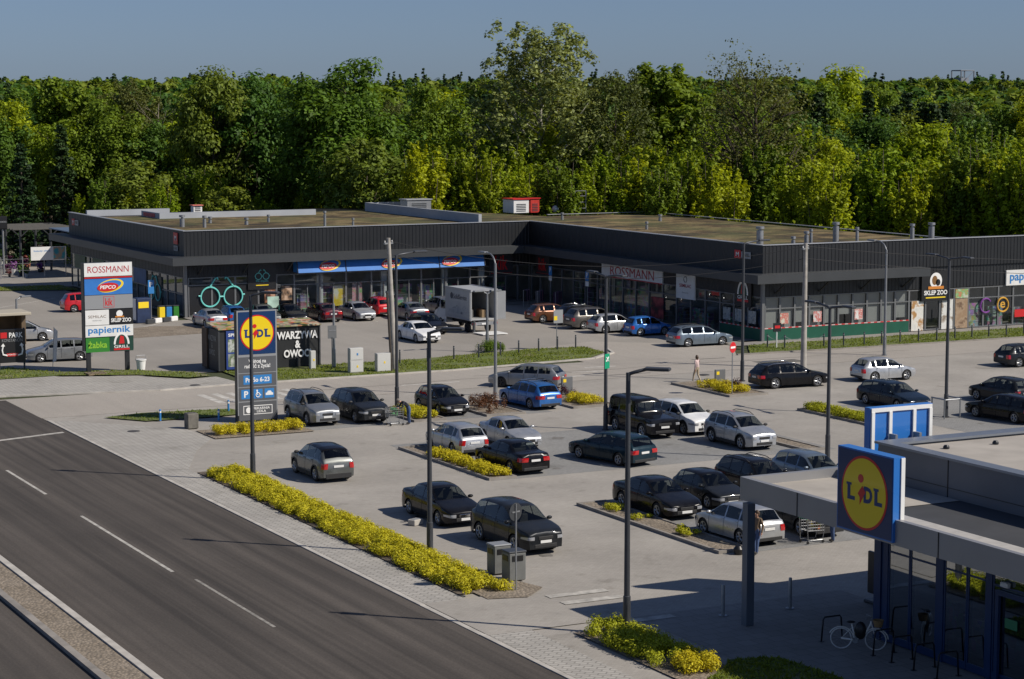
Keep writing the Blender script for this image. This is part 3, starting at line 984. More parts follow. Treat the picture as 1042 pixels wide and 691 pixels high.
def mesh_quads(name, V, m):
    n = len(V) // 4
    me = bpy.data.meshes.new(name)
    me.vertices.add(len(V)); me.vertices.foreach_set('co', V.astype(np.float32).ravel())
    me.loops.add(n * 4); me.loops.foreach_set('vertex_index', np.arange(n * 4, dtype=np.int32))
    me.polygons.add(n); me.polygons.foreach_set('loop_start', np.arange(0, n * 4, 4, dtype=np.int32))
    try: me.polygons.foreach_set('loop_total', np.full(n, 4, np.int32))
    except Exception: pass
    me.materials.append(m)
    me.update(calc_edges=True)
    me.validate()
    return me

def clumps(P, Rr, per, size, r, outward=.7, up=.75, flat=1.0, spread=.55):
    """leaf cards gathered in clumps at P (n,3) of radius Rr (n,)"""
    n = len(P)
    k = np.repeat(np.arange(n), per)
    D = r.normal(size=(len(k), 3)); D /= np.linalg.norm(D, axis=1, keepdims=True)
    rad = r.uniform(0, 1, len(k)) ** spread
    off = D * rad[:, None] * Rr[k][:, None]
    off[:, 2] *= flat
    C = P[k] + off
    N = D * outward * 1.3 + r.normal(size=D.shape) * .4 + np.array([0, 0, up])
    return cards(C, N, size * r.uniform(.6, 1.35, len(k)), r)

M_BARK = plain('bark', (.07, .055, .04), .9, var=.35, vscale=6)
M_BARKP = plain('pale_bark', (.36, .34, .29), .85, var=.3, vscale=4)
M_BARKW = plain('dark_wet_bark', (.045, .034, .022), .9, var=.3, vscale=6)
M_BARKD = plain('grey_dead_wood', (.2, .17, .14), .9, var=.3, vscale=4)
LEAF = {
 'bright': leafmat('bright_spring_leaves', (0.30, 0.375, 0.015), .35, .4),
 'mid': leafmat('mid_green_leaves', (0.13, 0.205, 0.018), .38, .35),
 'deep': leafmat('deep_green_leaves', (0.072, 0.145, 0.02), .38, .3),
 'olive': leafmat('olive_leaves', (0.15, 0.205, 0.026), .3, .35),
 'silver': leafmat('silver_poplar_leaves', (0.2, 0.25, 0.09), .4, .3),
 'dark': leafmat('dark_needles', (0.032, 0.064, 0.018), .4, .12),
 'yellow': leafmat('yellow_spring_leaves', (0.26, 0.325, 0.018), .3, .4),
 'brown': leafmat('brownish_buds', (0.115, 0.135, 0.034), .35, .3),
}

def branches(mb, base, tip, r0, r, n=9, spread=3.0, lo=.3, up=.55, sub=2):
    """trunk with limbs"""
    B = np.array(base); T = np.array(tip)
    pts = []
    for i in range(7):
        t = i / 6
        pts.append(B + (T - B) * t + np.array([r.normal() * .12, r.normal() * .12, 0]) * (t > 0))
    rs = [max(.03, r0 * (1 - .9 * i / 6)) for i in range(7)]
    mb.tube([tuple(p) for p in pts], rs, 7)
    ends = []
    for k in range(n):
        t = lo + (.95 - lo) * k / max(1, n - 1)
        q = B + (T - B) * t
        a = k * 2.4 + r.uniform(-.4, .4)
        l = spread * (1.15 - .75 * t) * r.uniform(.75, 1.2)
        d = np.array([math.cos(a), math.sin(a), up + r.uniform(-.15, .3)])
        m1 = q + d * l * .5; m2 = q + d * l + np.array([0, 0, .12 * l])
        rr = max(.03, r0 * (1 - .85 * t) * .5)
        mb.tube([tuple(q), tuple(m1), tuple(m2)], [rr, rr * .65, rr * .25], 5)
        ends.append(m2)
        for s in range(sub):
            e = m1 + np.array([math.cos(a + r.uniform(-1.2, 1.2)), math.sin(a + r.uniform(-1.2, 1.2)), .5]) * l * .5
            mb.tube([tuple(m1), tuple(e)], [rr * .5, rr * .18], 4)
            ends.append(e)
    return ends

def tree_broad(seed, h, w, leaf, n=70, per=110, size=.34, crown_lo=.22, bark=None, lumps=.2, rad=(.1, .17)):
    r = np.random.default_rng(seed)
    mb = MB(); branches(mb, (0, 0, -.2), (r.normal() * .3, r.normal() * .3, h * .86), h * .02, r, 11, w * .42, .2, .6)
    c = np.array([0, 0, h * (crown_lo + 1) / 2]); ax = np.array([w / 2, w / 2, h * (1 - crown_lo) / 2])
    D = r.normal(size=(n, 3)); D /= np.linalg.norm(D, axis=1, keepdims=True)
    rr = r.uniform(.35, 1.0, n) ** .6
    # wide in the middle, lumpy outline
    lump = 1 + lumps * np.sin(D[:, 0] * 5 + seed) * np.cos(D[:, 1] * 4 + D[:, 2] * 5)
    P = c + D * ax * (rr * lump)[:, None] * .88
    Rr = r.uniform(rad[0], rad[1], n) * w
    V = clumps(P, Rr, per, size, r, flat=.8)
    return mb.mesh('trunk', bark or M_BARK, True), mesh_quads('crown', V, LEAF[leaf])

def tree_spires(seed, h, w, leaf, sprays=150, size=.17, per=13):
    """a young bushy tree whose crown is made of short upright sprays, leafy to the ground"""
    r = np.random.default_rng(seed)
    mb = MB(); P = []; Rr = []
    for s in range(7):
        a = s * 2.4; q = w * .3 * math.sqrt((s + .3) / 7)
        t = (q * math.cos(a), q * math.sin(a), h * r.uniform(.75, .95))
        mb.tube([(q * .2 * math.cos(a), q * .2 * math.sin(a), -.1), (q * .7 * math.cos(a), q * .7 * math.sin(a), h * .4), t], [.10, .06, .02], 5)
    # several leaders of unequal height make a ragged top
    lead = [(w * .30 * r.uniform(.2, 1) * math.cos(k * 2.4), w * .30 * r.uniform(.2, 1) * math.sin(k * 2.4), h * (1 - .32 * (k / 7) * r.uniform(.6, 1.2)), w * r.uniform(.17, .26)) for k in range(7)]
    for k in range(sprays):
        lx, ly, lh, lw = lead[k % 7]
        u = r.uniform(0, 1) ** .8
        z = lh * (.03 + .9 * u)
        rad = lw * (1 - u) ** .45 * (1.0 if u > .12 else 1.15) + .1
        a = r.uniform(0, 2 * PI); q = rad * r.uniform(.55, 1.1)
        o = np.array([lx + q * math.cos(a), ly + q * math.sin(a), z])
        d = np.array([.42 * math.cos(a), .42 * math.sin(a), 1.0]); l = r.uniform(.9, 1.9) * (1.25 if u > .85 else 1)
        for j in range(5):
            f = j / 4
            P.append(o + d * l * (f - .3) + r.normal(size=3) * .06); Rr.append(.40 * (1 - f) + .12)
    V = clumps(np.array(P), np.array(Rr), per, size, r, outward=.55, up=.55, flat=1.25)
    return mb.mesh('trunk', M_BARK, True), mesh_quads('crown', V, LEAF[leaf])

def tree_spruce(seed, h, w, leaf='dark', size=.24, per=20):
    r = np.random.default_rng(seed)
    mb = MB(); mb.tube([(0, 0, -.2), (0, 0, h * .5), (0, 0, h * .97)], [h * .018, h * .011, .02], 7)
    P = []; Rr = []
    lev = int(h * 1.5)
    for i in range(lev):
        t = .06 + .93 * i / lev
        rad = w / 2 * (1 - t) ** .85 + .12
        for k in range(int(6 + rad * 4.5)):
            a = r.uniform(0, 2 * PI); q = rad * r.uniform(.25, 1.05)
            P.append((q * math.cos(a), q * math.sin(a), h * t - q * .28 + r.normal() * .12)); Rr.append(.42)
    V = clumps(np.array(P), np.array(Rr), per, size, r, outward=.4, up=.35, flat=.55)
    return mb.mesh('trunk', M_BARK, True), mesh_quads('crown', V, LEAF[leaf])

def tree_open(seed, h, w, leaf, per=26, size=.27, bark=None, n=16, lo=.25, r0=.02, up=.8, clump=.07, sub=3, tops=14):
    """see-through crown that follows its limbs"""
    r = np.random.default_rng(seed)
    mb = MB(); ends = branches(mb, (0, 0, -.2), (r.normal() * .4, r.normal() * .4, h * .95), h * r0, r, n, w * .5, lo, up, sub)
    E = []
    for e in ends:
        for k in range(5): E.append(e + r.normal(size=3) * w * np.array([.07, .07, .075]))
    for k in range(tops): E.append(np.array([r.normal() * w * .06, r.normal() * w * .06, h * r.uniform(.82, 1.0)]))
    E = np.array(E)
    V = clumps(E, np.full(len(E), w * clump) * r.uniform(.6, 1.3, len(E)), per, size, r, outward=.5, up=.6)
    return mb.mesh('trunk', bark or M_BARK, True), mesh_quads('crown', V, LEAF[leaf])

TREES = {
 'broad_a': tree_broad(1, 20, 13, 'mid', 120, 190, .23),
 'broad_b': tree_broad(2, 20, 12, 'deep', 110, 180, .24, .18),
 'broad_c': tree_broad(3, 20, 11, 'bright', 110, 170, .23, .2),
 'broad_d': tree_broad(4, 20, 13, 'olive', 110, 170, .23, .2),
 'broad_e': tree_broad(5, 20, 12, 'yellow', 90, 150, .23, .25),
 'spire_a': tree_spires(11, 14, 7, 'bright', 210),
 'spire_b': tree_spires(12, 14, 6.2, 'bright', 180),
 'spire_c': tree_spires(13, 14, 7.5, 'mid', 220),
 'spire_d': tree_spires(14, 14, 7, 'yellow', 200),
 'spruce_a': tree_spruce(21, 20, 7.5),
 'spruce_b': tree_spruce(22, 20, 6),
 'bush': tree_broad(31, 14.5, 11, 'olive', 110, 110, .24, .02, lumps=.1, rad=(.08, .14)),
 'poplar': tree_open(41, 26, 14.5, 'silver', 24, .22, M_BARKP, 38, .22, .017, .9, .05, 3),
 'alder': tree_open(42, 21, 12, 'brown', 30, .17, M_BARK, 26, .2, .016, .25, .06, 3),
 'bare': tree_open(43, 23, 14, 'brown', 9, .17, M_BARKW, 34, .18, .03, .85, .055, 5, 0),
 'birch': tree_open(44, 20, 9, 'mid', 60, .27, M_BARKP, 22, .15, .013, .7, .09, 3),
}
r_ = np.random.default_rng(77)
mb = MB(); branches(mb, (0, 0, -.2), (.5, .2, 17), .3, r_, 16, 5.5, .35, .7, 4)
TREES['dead'] = (mb.mesh('trunk', M_BARKD, True), None)

TREE_COUNT = {}
def tree(key, name, label, px, dist, h, native, group=None, w=1.0, rz=None):
    x, y = bearing(px, dist)
    s = h / native
    t = thing(name, label, 'tree', (x, y, -.05), r_t.uniform(0, 6.28) if rz is None else rz, group)
    t.scale = (s * w, s * w, s)
    tr, cr = TREES[key]
    link('trunk', tr, t)
    if cr: link('crown', cr, t)
    return t
r_t = np.random.default_rng(5)

# landmark trees, each with its own look
tree('poplar', 'poplar_tree', 'tallest tree, a pale silvery poplar rising above the skyline with a white trunk', 552, 228, 24.2, 26, w=1.14)
tree('broad_a', 'broad_tree', 'big dense round green tree left of the middle behind the glazed shop wing', 349, 226, 22.0, 20, w=1.05)
tree('bush', 'bushy_tree', 'light olive bushy tree in front of the big round green tree', 371, 216, 14.6, 14.5)
tree('broad_b', 'broad_tree', 'tall dark green tree at the left of the big round one', 258, 240, 22.5, 20, w=.85)
tree('broad_d', 'broad_tree', 'tall olive green tree with a pointed top behind the left roof', 218, 238, 23.0, 20, w=.72)
tree('alder', 'alder_tree', 'brownish airy conical tree right of the silvery poplar', 627, 226, 20.5, 21, w=.85)
tree('birch', 'birch_tree', 'drooping mid green birch left of the bare branched tree', 684, 240, 20.8, 20, w=1.1)
tree('bare', 'sparse_tree', 'tall thinly leaved tree with open dark branches against the sky', 770, 210, 20.6, 23, w=1.0)
tree('broad_c', 'broad_tree', 'rounded bright green tree on the skyline right of the bare branched one', 853, 275, 22.5, 20, w=.9)
tree('dead', 'dead_tree', 'dead pale leafless tree with bare limbs among the left woods', 158, 252, 17.5, 17)
tree('broad_e', 'broad_tree', 'pale yellow green tree with spreading clumps at the far left', 50, 250, 16.5, 20, w=.85)
tree('spruce_a', 'spruce_tree', 'dark spruce beside the garden yard, leftmost and nearest of the spruces', 20, 238, 13.5, 20, w=1.2)
tree('spruce_b', 'spruce_tree', 'dark spruce standing behind the garden pergola', 62, 246, 15.5, 20, w=1.2)
tree('broad_b', 'broad_tree', 'dark tree close behind the garden yard at the left frame edge', -8, 250, 17, 20)
# rows and groups
k = 0
for px in np.arange(428, 1070, 17.5):
    d = 208 if px < 640 else (200 if px < 820 else 190)
    key = ('spire_a', 'spire_b', 'spire_c', 'spire_a', 'spire_d', 'spire_b')[k % 6]
    hh = 12.6 + r_t.uniform(-1.6, 1.6) + max(0, (px - 760) / 300) * 1.8
    tree(key, 'young_tree', 'young bright green tree in the thicket right behind the dark roof', px + r_t.uniform(-5, 5), d + r_t.uniform(-4, 7), hh, 14, 'young trees in the thicket behind the roof', w=1.12)
    k += 1
for px in np.arange(440, 1080, 24):
    d = 226 if px < 640 else 216
    key = ('spire_c', 'spire_a', 'broad_c', 'spire_b')[k % 4]
    hh = 14.2 + r_t.uniform(-1.4, 1.6) + max(0, (px - 800) / 300) * 1.2
    tree(key, 'young_tree', 'young bright green tree in the thicket right behind the dark roof', px + r_t.uniform(-6, 6), d + r_t.uniform(-4, 6), hh, 14 if key[0] == 's' else 20, 'young trees in the thicket behind the roof', w=1.1)
    k += 1
for px in list(np.arange(84, 335, 19)) + [410, 425]:
    key = ('spire_c', 'spire_a', 'bush', 'spire_b', 'spire_a')[k % 5]
    hh = 9.5 + r_t.uniform(-2.0, 2.5)
    tree(key, 'young_tree', 'leafy green sapling in the thicket behind the left roof', px + r_t.uniform(-5, 5), 226 + r_t.uniform(-3, 8), hh, 14 if key[0] == 's' else 14.5, 'saplings in the thicket behind the left roof', w=1.15)
    k += 1
for px in list(np.arange(-10, 1070, 24)):
    if 320 < px < 385: continue
    key = ('broad_a', 'broad_c', 'broad_b', 'birch', 'broad_d', 'broad_a', 'alder', 'broad_b')[k % 8]
    hh = 17.6 + r_t.uniform(-2.2, 2.2) - (1.5 if 880 < px < 1000 else 0)
    tree(key, 'woodland_tree', 'leafy green tree in the front of the woods', px + r_t.uniform(-9, 9), 258 + r_t.uniform(-8, 14), hh, 21 if key == 'alder' else 20, 'leafy trees at the front of the woods', w=.95)
    k += 1
for px in (478, 497, 505, 640, 884, 899, 912, 925, 938, 951, 962, 985, 1004, 1024, 815, 830, 108, 125, 330, 424, 735):
    hh = 18.2 + r_t.uniform(-1.6, 1.6)
    tree('spruce_a' if k % 2 else 'spruce_b', 'spruce_tree', 'dark spruce among the leafy trees at the front of the woods', px + r_t.uniform(-3, 3), 268 + r_t.uniform(-14, 10), hh, 20, 'dark spruces in the woods', w=1.15)
    k += 1

for px in np.arange(-20, 1075, 22):
    key = ('broad_b', 'broad_a', 'spruce_b', 'broad_c', 'birch', 'broad_a', 'broad_d', 'spruce_a', 'broad_e')[k % 9]
    hh = 18.4 + r_t.uniform(-1.8, 1.6)
    tree(key, 'woodland_tree' if key[0] == 'b' else 'spruce_tree', 'leafy green tree in the front of the woods' if key[0] == 'b' else 'dark spruce among the leafy trees at the front of the woods', px + r_t.uniform(-7, 7), 292 + r_t.uniform(-9, 12), hh, 20,
         'leafy trees at the front of the woods' if key[0] == 'b' else 'dark spruces in the woods', w=1.0)
    k += 1
# the far woods read as one mass, on land that rises gently away
def land(d): return max(0.0, (d - 265)) * .016
r = np.random.default_rng(9)
V1, V2, V3, V4 = [], [], [], []
for i in range(1500):
    d = 275 + 720 * r.uniform() ** 1.25
    px = r.uniform(-60, 1100)
    x, y = bearing(px, d)
    h = r.uniform(15.5, 20.0) * (1 + (.06 if r.uniform() < .08 else 0)); w = r.uniform(7, 11)
    n = 15
    D = r.normal(size=(n, 3)); D /= np.linalg.norm(D, axis=1, keepdims=True); D[:, 2] = np.abs(D[:, 2]) * 1.0
    kind = r.uniform()
    if kind < .13:
        t = np.linspace(0, 1, n); a = r.uniform(0, 6.28, n); q = w * .30 * (1 - t)
        P = np.stack([x + q * np.cos(a), y + q * np.sin(a), land(d) + h * (.45 + .58 * t)], 1); rr = .25 + 1.5 * (1 - t)
    else:
        P = np.array([x, y, land(d) + h * .58]) + D * np.array([w / 2, w / 2, h * .36]) * .85; rr = r.uniform(1.0, 2.1, n)
    V = clumps(P, np.asarray(rr), 24 if kind > .13 else 16, (.40 + d * .0006) * (1 if kind > .13 else .55), r, flat=.8)
    (V1 if kind < .16 else (V2 if kind < .5 else (V3 if kind < .8 else V4))).append(V)
for V, lf in ((V1, 'dark'), (V2, 'deep'), (V3, 'mid'), (V4, 'olive')):
    o = link('far_forest', mesh_quads('far_forest', np.concatenate(V), LEAF[lf])); tag(o, kind='stuff')
b = MB()
xs = []
for i, d in enumerate((262, 420, 700, 1050, 1400)):
    for j in range(9):
        x, y = bearing(-420 + j * 240, d); xs.append((x, y, land(d) - .5 + (0 if i else .4)))
b.add(xs, [(i * 9 + j, i * 9 + j + 1, (i + 1) * 9 + j + 1, (i + 1) * 9 + j) for i in range(4) for j in range(8)])
tag(b.build('terrain', plain('forest_floor', (.02, .026, .01), .95)), kind='structure')

# hedges and planting beds: low leafy mounds
LEAF['gold'] = leafmat('golden_hedge_leaves', (.49, .46, .024), .32, .3)
LEAF['rust'] = leafmat('rusty_shrub_leaves', (.13, .055, .025), .4, .25)
LEAF['plum'] = leafmat('plum_shrub_leaves', (.075, .02, .03), .4, .25)
def hedge_mesh(length, width, h, leaf, seed, dens=15.0, size=.04, gap=0.0):
    """mounds along local x"""
    r = np.random.default_rng(seed)
    n = max(3, int(length * width * dens))
    P = np.stack([r.uniform(-length / 2, length / 2, n), r.uniform(-width / 2, width / 2, n), np.zeros(n)], 1)
    hh = h * r.uniform(.78, 1.04, n) * (1 - .45 * np.abs(P[:, 1] / (width / 2)) ** 3)
    keep = np.sin(P[:, 0] * 2.1 + seed) + r.normal(0, .3, n) > -1 + gap * 2
    P = P[keep]; hh = hh[keep]
    P[:, 2] = hh * .55
    Rr = np.full(len(P), .27) * r.uniform(.7, 1.25, len(P))
    k = 150
    V = clumps(P, Rr, k, size, r, outward=.8, up=.5, flat=h * .95 / .3 * .5, spread=.4)
    V = V.reshape(-1, 4, 3); V[:, :, 2] = np.maximum(V[:, :, 2], .02); V = V.reshape(-1, 3)
    return mesh_quads('foliage', V, LEAF[leaf])
def hedge(label, x, y, length, width, h, leaf='gold', seed=1, rz=PI / 2, z=.05, gap=0.0, dens=15.0, cat='hedge', name='hedge', group=None, size=.04):
    o = link(name, hedge_mesh(length, width, h, leaf, seed, dens, size, gap))
    o.location = (x, y, z); o.rotation_euler = (0, 0, rz)
    return tag(o, label, cat, group)
M_BED = plain('planting_soil', (.10, .08, .06), .95, var=.35, vscale=3, bump=.5, bscale=12)
sheet('planting_bed', rect(32.4, 65.8, 34.38, 94.0), .05, M_BED)
sheet('planting_bed', rect(33.4, 52.0, 35.6, 59.2), .05, M_GRAVEL)
sheet('planting_bed', rect(36.6, 103.1, 42.2, 106.2), .05, M_GRAVEL)
sheet('planting_bed', [(33.0, 64.7), (34.4, 64.3), (35.6, 65.4), (35.2, 66.9), (34.4, 66.4), (33.0, 66.2)], .056, M_GRAVEL)
hedge('long golden hedge between the footway and the car park', 33.42, 79.5, 28.0, 1.75, .5, seed=1)
hedge('short golden hedge at the car park exit beside the lamp post', 34.4, 56.6, 4.8, 1.7, .6, seed=2)
hedge('small golden shrub at the edge of the shaded lawn', 34.6, 53.6, 1.3, 1.5, .6, seed=3)
hedge('golden hedge at the foot of the blue and yellow price pylon', 39.3, 104.4, 5.0, 1.3, .6, seed=4, rz=0)
def island(x0, y0, x1, y1, fill=None, m=None, k=None):
    t = thing('planting_island', 'x', 'planting island', (0, 0, 0))
    b = MB()
    w = .13
    b.box(x0, y0, .0, x0 + w, y1, .13); b.box(x1 - w, y0, .0, x1, y1, .13)
    b.box(x0 + w, y0, .0, x1 - w, y0 + w, .13); b.box(x0 + w, y1 - w, .0, x1 - w, y1, .13)
    b.build('kerb_ring', m or M_KERBD, t)
    MB().poly(rect(x0 + w, y0 + w, x1 - w, y1 - w), .09).build('gravel_fill', fill or M_GRAVEL, t)
    return t
for (q, lab) in (((43.8, 85.7, 45.25, 95.9), 'long kerbed island with a golden hedge beside the dark saloon'),
                 ((44.45, 67.3, 45.95, 78.6), 'long kerbed gravel island with sparse golden tufts beside the black saloon'),
                 ((69.7, 89.2, 71.2, 97.6), 'kerbed island with a golden hedge on the right side of the car park'),
                 ((52.8, 103.6, 55.3, 108.6), 'kerbed island with rusty brown shrubs beside the black hatchback'),
                 ((58.6, 104.0, 61.4, 110.2), 'kerbed island with an info board beside the blue estate car'),
                 ((69.2, 103.8, 72.0, 110.4), 'kerbed island under the no entry sign'),
                 ((61.7, 85.6, 62.9, 90.6), 'small bare kerbed gravel island beside the grey crossover'),
                 ((48.3, 103.6, 50.3, 109.2), 'kerbed island with golden shrubs around the lamp post behind the bending shopper')):
    island(*q)['label'] = lab
hedge('golden hedge on the island beside the dark saloon', 44.5, 89.6, 7.2, .95, .5, seed=11, z=.1)
hedge('sparse golden tufts on the gravel island beside the black saloon', 45.2, 73.0, 8.5, .9, .3, seed=12, z=.1, gap=.55, dens=4)
hedge('golden hedge on the right hand island of the car park', 70.4, 93.4, 7.6, 1.0, .5, seed=13, z=.1)
hedge('rusty brown shrubs on the island beside the black hatchback', 54.0, 106.1, 4.2, 1.6, 1.0, 'rust', 14, z=.1, gap=.2, dens=5, cat='shrub', name='shrub')
hedge('low golden shrubs on the island with the info board', 60.2, 106.0, 3.0, 1.5, .55, seed=15, z=.1, gap=.2)
hedge('dark plum shrubs on the island with the info board', 60.0, 108.6, 2.0, 1.8, .8, 'plum', 16, z=.1, gap=.2, dens=5, cat='shrub', name='shrub')
hedge('golden shrubs under the no entry sign', 70.4, 106.4, 3.4, 1.8, .6, seed=17, z=.1, gap=.1)
hedge('dark plum shrubs beside the no entry sign', 70.9, 104.9, 1.6, 1.6, 1.1, 'plum', 18, z=.1, gap=.3, dens=4, cat='shrub', name='shrub')
hedge('golden shrubs beside the lamp post behind the bending shopper', 49.3, 105.6, 3.2, 1.3, .55, seed=19, z=.1)
hedge('green bush growing at the foot of the thin grey lamp post', 67.0, 130.9, 1.6, 1.4, .9, 'mid', 20, z=.05, cat='shrub', name='shrub')
# ------------------------------------------------------------------ the L-shaped shop building
M_CLAD = plain('dark_metal_cladding', (.017, .0185, .021), .45, .2, var=.12, vscale=.6)
M_CLADF = plain('dark_flat_panel', (.015, .0155, .017), .5, .1, var=.15, vscale=.8)
M_CANOPY = plain('canopy_grey_panel', (.048, .052, .056), .45, .15, var=.08, vscale=.7)
M_SOFFIT = plain('dark_soffit', (.03, .03, .032), .7)
M_COPING = plain('zinc_coping', (.42, .43, .45), .4, .4, var=.12, vscale=.8)
M_FRAME = plain('grey_window_frame', (.17, .175, .18), .4, .3)
M_RENDER = plain('dark_grey_render', (.05, .05, .052), .8, var=.15, vscale=1.2)
M_GREYW = plain('pale_grey_upstand', (.36, .38, .41), .6, .1, var=.1, vscale=.5)
M_FLOOR = plain('pale_shop_floor', (.38, .36, .33), .4, var=.1)
M_INWALL = plain('shop_inside_wall', (.42, .40, .37), .8, var=.2, vscale=.8)
M_WHITE = plain('white_sign_board', (.72, .72, .70), .45, var=.06, vscale=1.5)
M_COLUMN = plain('white_column', (.66, .66, .64), .5, var=.06)
M_REDS = plain('red_sign', (.55, .018, .02), .4)
M_CRIM = plain('crimson_letters', (.42, .02, .035), .5)
M_BLUE = plain('bright_blue_awning', (.025, .17, .52), .55, var=.1, vscale=1.2)
M_YEL = plain('yellow_sign', (.85, .62, .02), .45)
M_TEAL = plain('teal_letters', (.16, .60, .55), .5)
M_BLACKS = plain('black_sign_board', (.012, .012, .013), .4)
M_GREENB = plain('dark_green_panel', (.008, .085, .05), .45, var=.12, vscale=1)
M_DKGREEN = plain('dark_green_sign', (.01, .05, .035), .45)
M_LIME = plain('fresh_green_sign', (.03, .20, .025), .45)
M_WTXT = plain('white_letters', (.8, .8, .78), .5)
M_PBLUE = plain('blue_letters', (.03, .2, .5), .5)
M_GREYS = plain('light_grey_sign', (.30, .31, .32), .45, .2)
M_STEEL = plain('galvanised_steel', (.30, .31, .32), .45, .6, var=.12, vscale=5)
M_DKSTEEL = plain('dark_grey_painted_steel', (.06, .064, .07), .42, .3, var=.1, vscale=4)

def goods(name, seed, sat=1.0):
    m, nt, b = new_mat(name)
    p = pos(nt, (2.6, 2.6, 1.9))
    v = nt.nodes.new('ShaderNodeTexVoronoi'); v.distance = 'CHEBYCHEV'
    v.inputs['Scale'].default_value = 1.3
    nt.links.new(p, v.inputs['Vector'])
    c = mixc(nt, (.34, .31, .28), v.outputs['Color'], .5)
    c = mixc(nt, c, ramp(nt, noise(nt, pos(nt), .6, 4), [(.35, (.25, .25, .25)), (.65, (1.1, 1.1, 1.1))]), 1.0, 'MULTIPLY')
    nt.links.new(c, b.inputs['Base Color']); b.inputs['Roughness'].default_value = .7
    return m
M_GOODS = goods('shelved_goods', 1)

def shopglass(name, tint=(.66, .70, .71), refl=.07):
    m, nt, b = new_mat(name)
    tr = nt.nodes.new('ShaderNodeBsdfTransparent'); tr.inputs['Color'].default_value = rgba(tint)
    gl = nt.nodes.new('ShaderNodeBsdfGlossy'); gl.inputs['Roughness'].default_value = .015
    gl.inputs['Color'].default_value = (.85, .9, .95, 1)
    lw = nt.nodes.new('ShaderNodeLayerWeight'); lw.inputs['Blend'].default_value = .5
    fr = nt.nodes.new('ShaderNodeMath'); fr.operation = 'POWER'; fr.inputs[1].default_value = 4.0; nt.links.new(lw.outputs['Facing'], fr.inputs[0])
    ad = nt.nodes.new('ShaderNodeMath'); ad.operation = 'ADD'; ad.inputs[1].default_value = refl; ad.use_clamp = True
    nt.links.new(fr.outputs[0], ad.inputs[0])
    mx = nt.nodes.new('ShaderNodeMixShader')
    nt.links.new(ad.outputs[0], mx.inputs[0]); nt.links.new(tr.outputs[0], mx.inputs[1]); nt.links.new(gl.outputs[0], mx.inputs[2])
    nt.links.new(mx.outputs[0], nt.nodes['Material Output'].inputs['Surface'])
    return m
M_PANE = shopglass('shop_window_glass')

bld = thing('retail_building', 'long dark L-shaped shop building with a flat brown roof and metal canopy', 'building', (0, 0, 0))
XL, YF, XR, YS = 55.7, 163.5, 87.7, 127.3
ZT = 7.12
YB, XB, YRB, XE = 197.0, 105.0, 172.0, 138.0
D = 4.0     # depth of the glazed shop fronts
# structure: upper band over the glazing, inner core behind it
w = MB()
def vol(x0, y0, x1, y1, z0, z1): w.box(x0, y0, z0, x1, y1, z1)
vol(XL, YF, XR + .02, YB, 3.3, 6.9)
vol(XR, YS, XB, YRB, 3.3, 6.895)
vol(XB, YS, XE, YS + 9, 3.3, 6.5)
vol(XL + D, YF + D, XR + D, YB, 0, 3.3)
vol(XR + D, YS + D, XB, YF + D, 0, 3.298)
vol(XB - .01, YS + D, XE, YS + 9, 0, 3.296)
w.build('wall', M_CLADF, bld)
f = MB(); f.poly([(XL, YF), (XR, YF), (XR, YS), (XE, YS), (XE, YS + D), (XR + D, YS + D), (XR + D, YF + D), (XL + D, YF + D), (XL + D, YB), (XL, YB)], .06)
f.build('shop_floor', M_FLOOR, bld)
iw = MB()
iw.quad((XL + D, YF + D - .01, .06), (XR + D, YF + D - .01, .06), (XR + D, YF + D - .01, 3.3), (XL + D, YF + D - .01, 3.3))
iw.quad((XR + D - .01, YF + D, .06), (XR + D - .01, YS + D, .06), (XR + D - .01, YS + D, 3.3), (XR + D - .01, YF + D, 3.3))
iw.quad((XR + D, YS + D - .01, .06), (XE, YS + D - .01, .06), (XE, YS + D - .01, 3.3), (XR + D, YS + D - .01, 3.3))
iw.quad((XL + D - .01, YB, .06), (XL + D - .01, YF + D, .06), (XL + D - .01, YF + D, 3.3), (XL + D - .01, YB, 3.3))
iw.build('inner_wall', M_INWALL, bld)
# ribbed parapet cladding: real ribs
def ribbed(name, ax, fixed, a0, a1, z0, z1, out, pitch=.33, dep=.03, mat=None):
    b = MB(); n = int((a1 - a0) / pitch); vs = []; fs = []
    prof = []
    for i in range(n):
        u = a0 + (a1 - a0) * i / n; q = (a1 - a0) / n
        prof += [(u, 0), (u + q * .55, 0), (u + q * .65, dep), (u + q * .9, dep)]
    prof.append((a1, 0))
    for u, d in prof:
        for z in (z0, z1):
            vs.append((u, fixed + out * d, z) if ax == 'x' else (fixed + out * d, u, z))
    for i in range(len(prof) - 1):
        q = (2 * i, 2 * i + 2, 2 * i + 3, 2 * i + 1)
        fs.append(q if (ax == 'x') == (out < 0) else q[::-1])
    b.add(vs, fs)
    return b.build(name, mat or M_CLAD, bld)
ribbed('parapet_cladding', 'x', YF - .16, XL - .16, XR - .16, 5.0, ZT, -1)
ribbed('parapet_cladding', 'x', YS - .16, XR - .16, XE, 5.0, ZT, -1)
ribbed('parapet_cladding', 'y', XR - .16, YS - .16, YF - .16, 5.0, ZT, -1, .9, .012, M_CLADF)
ribbed('parapet_cladding', 'y', XL - .16, YF - .16, YB, 5.0, ZT, -1, .9, .012, M_CLADF)
ribbed('wall_cladding', 'x', YF - .03, XL, XR, 3.32, 4.5, -1)
ribbed('wall_cladding', 'x', YS - .03, XR, XE, 3.32, 5.0, -1)
ribbed('wall_cladding', 'y', XR - .03, YS, YF, 3.32, 4.5, -1, .9, .012, M_CLADF)
ribbed('wall_cladding', 'y', XL - .03, YF, YB, 3.32, 4.5, -1, .9, .012, M_CLADF)
p = MB()   # parapet backing and coping
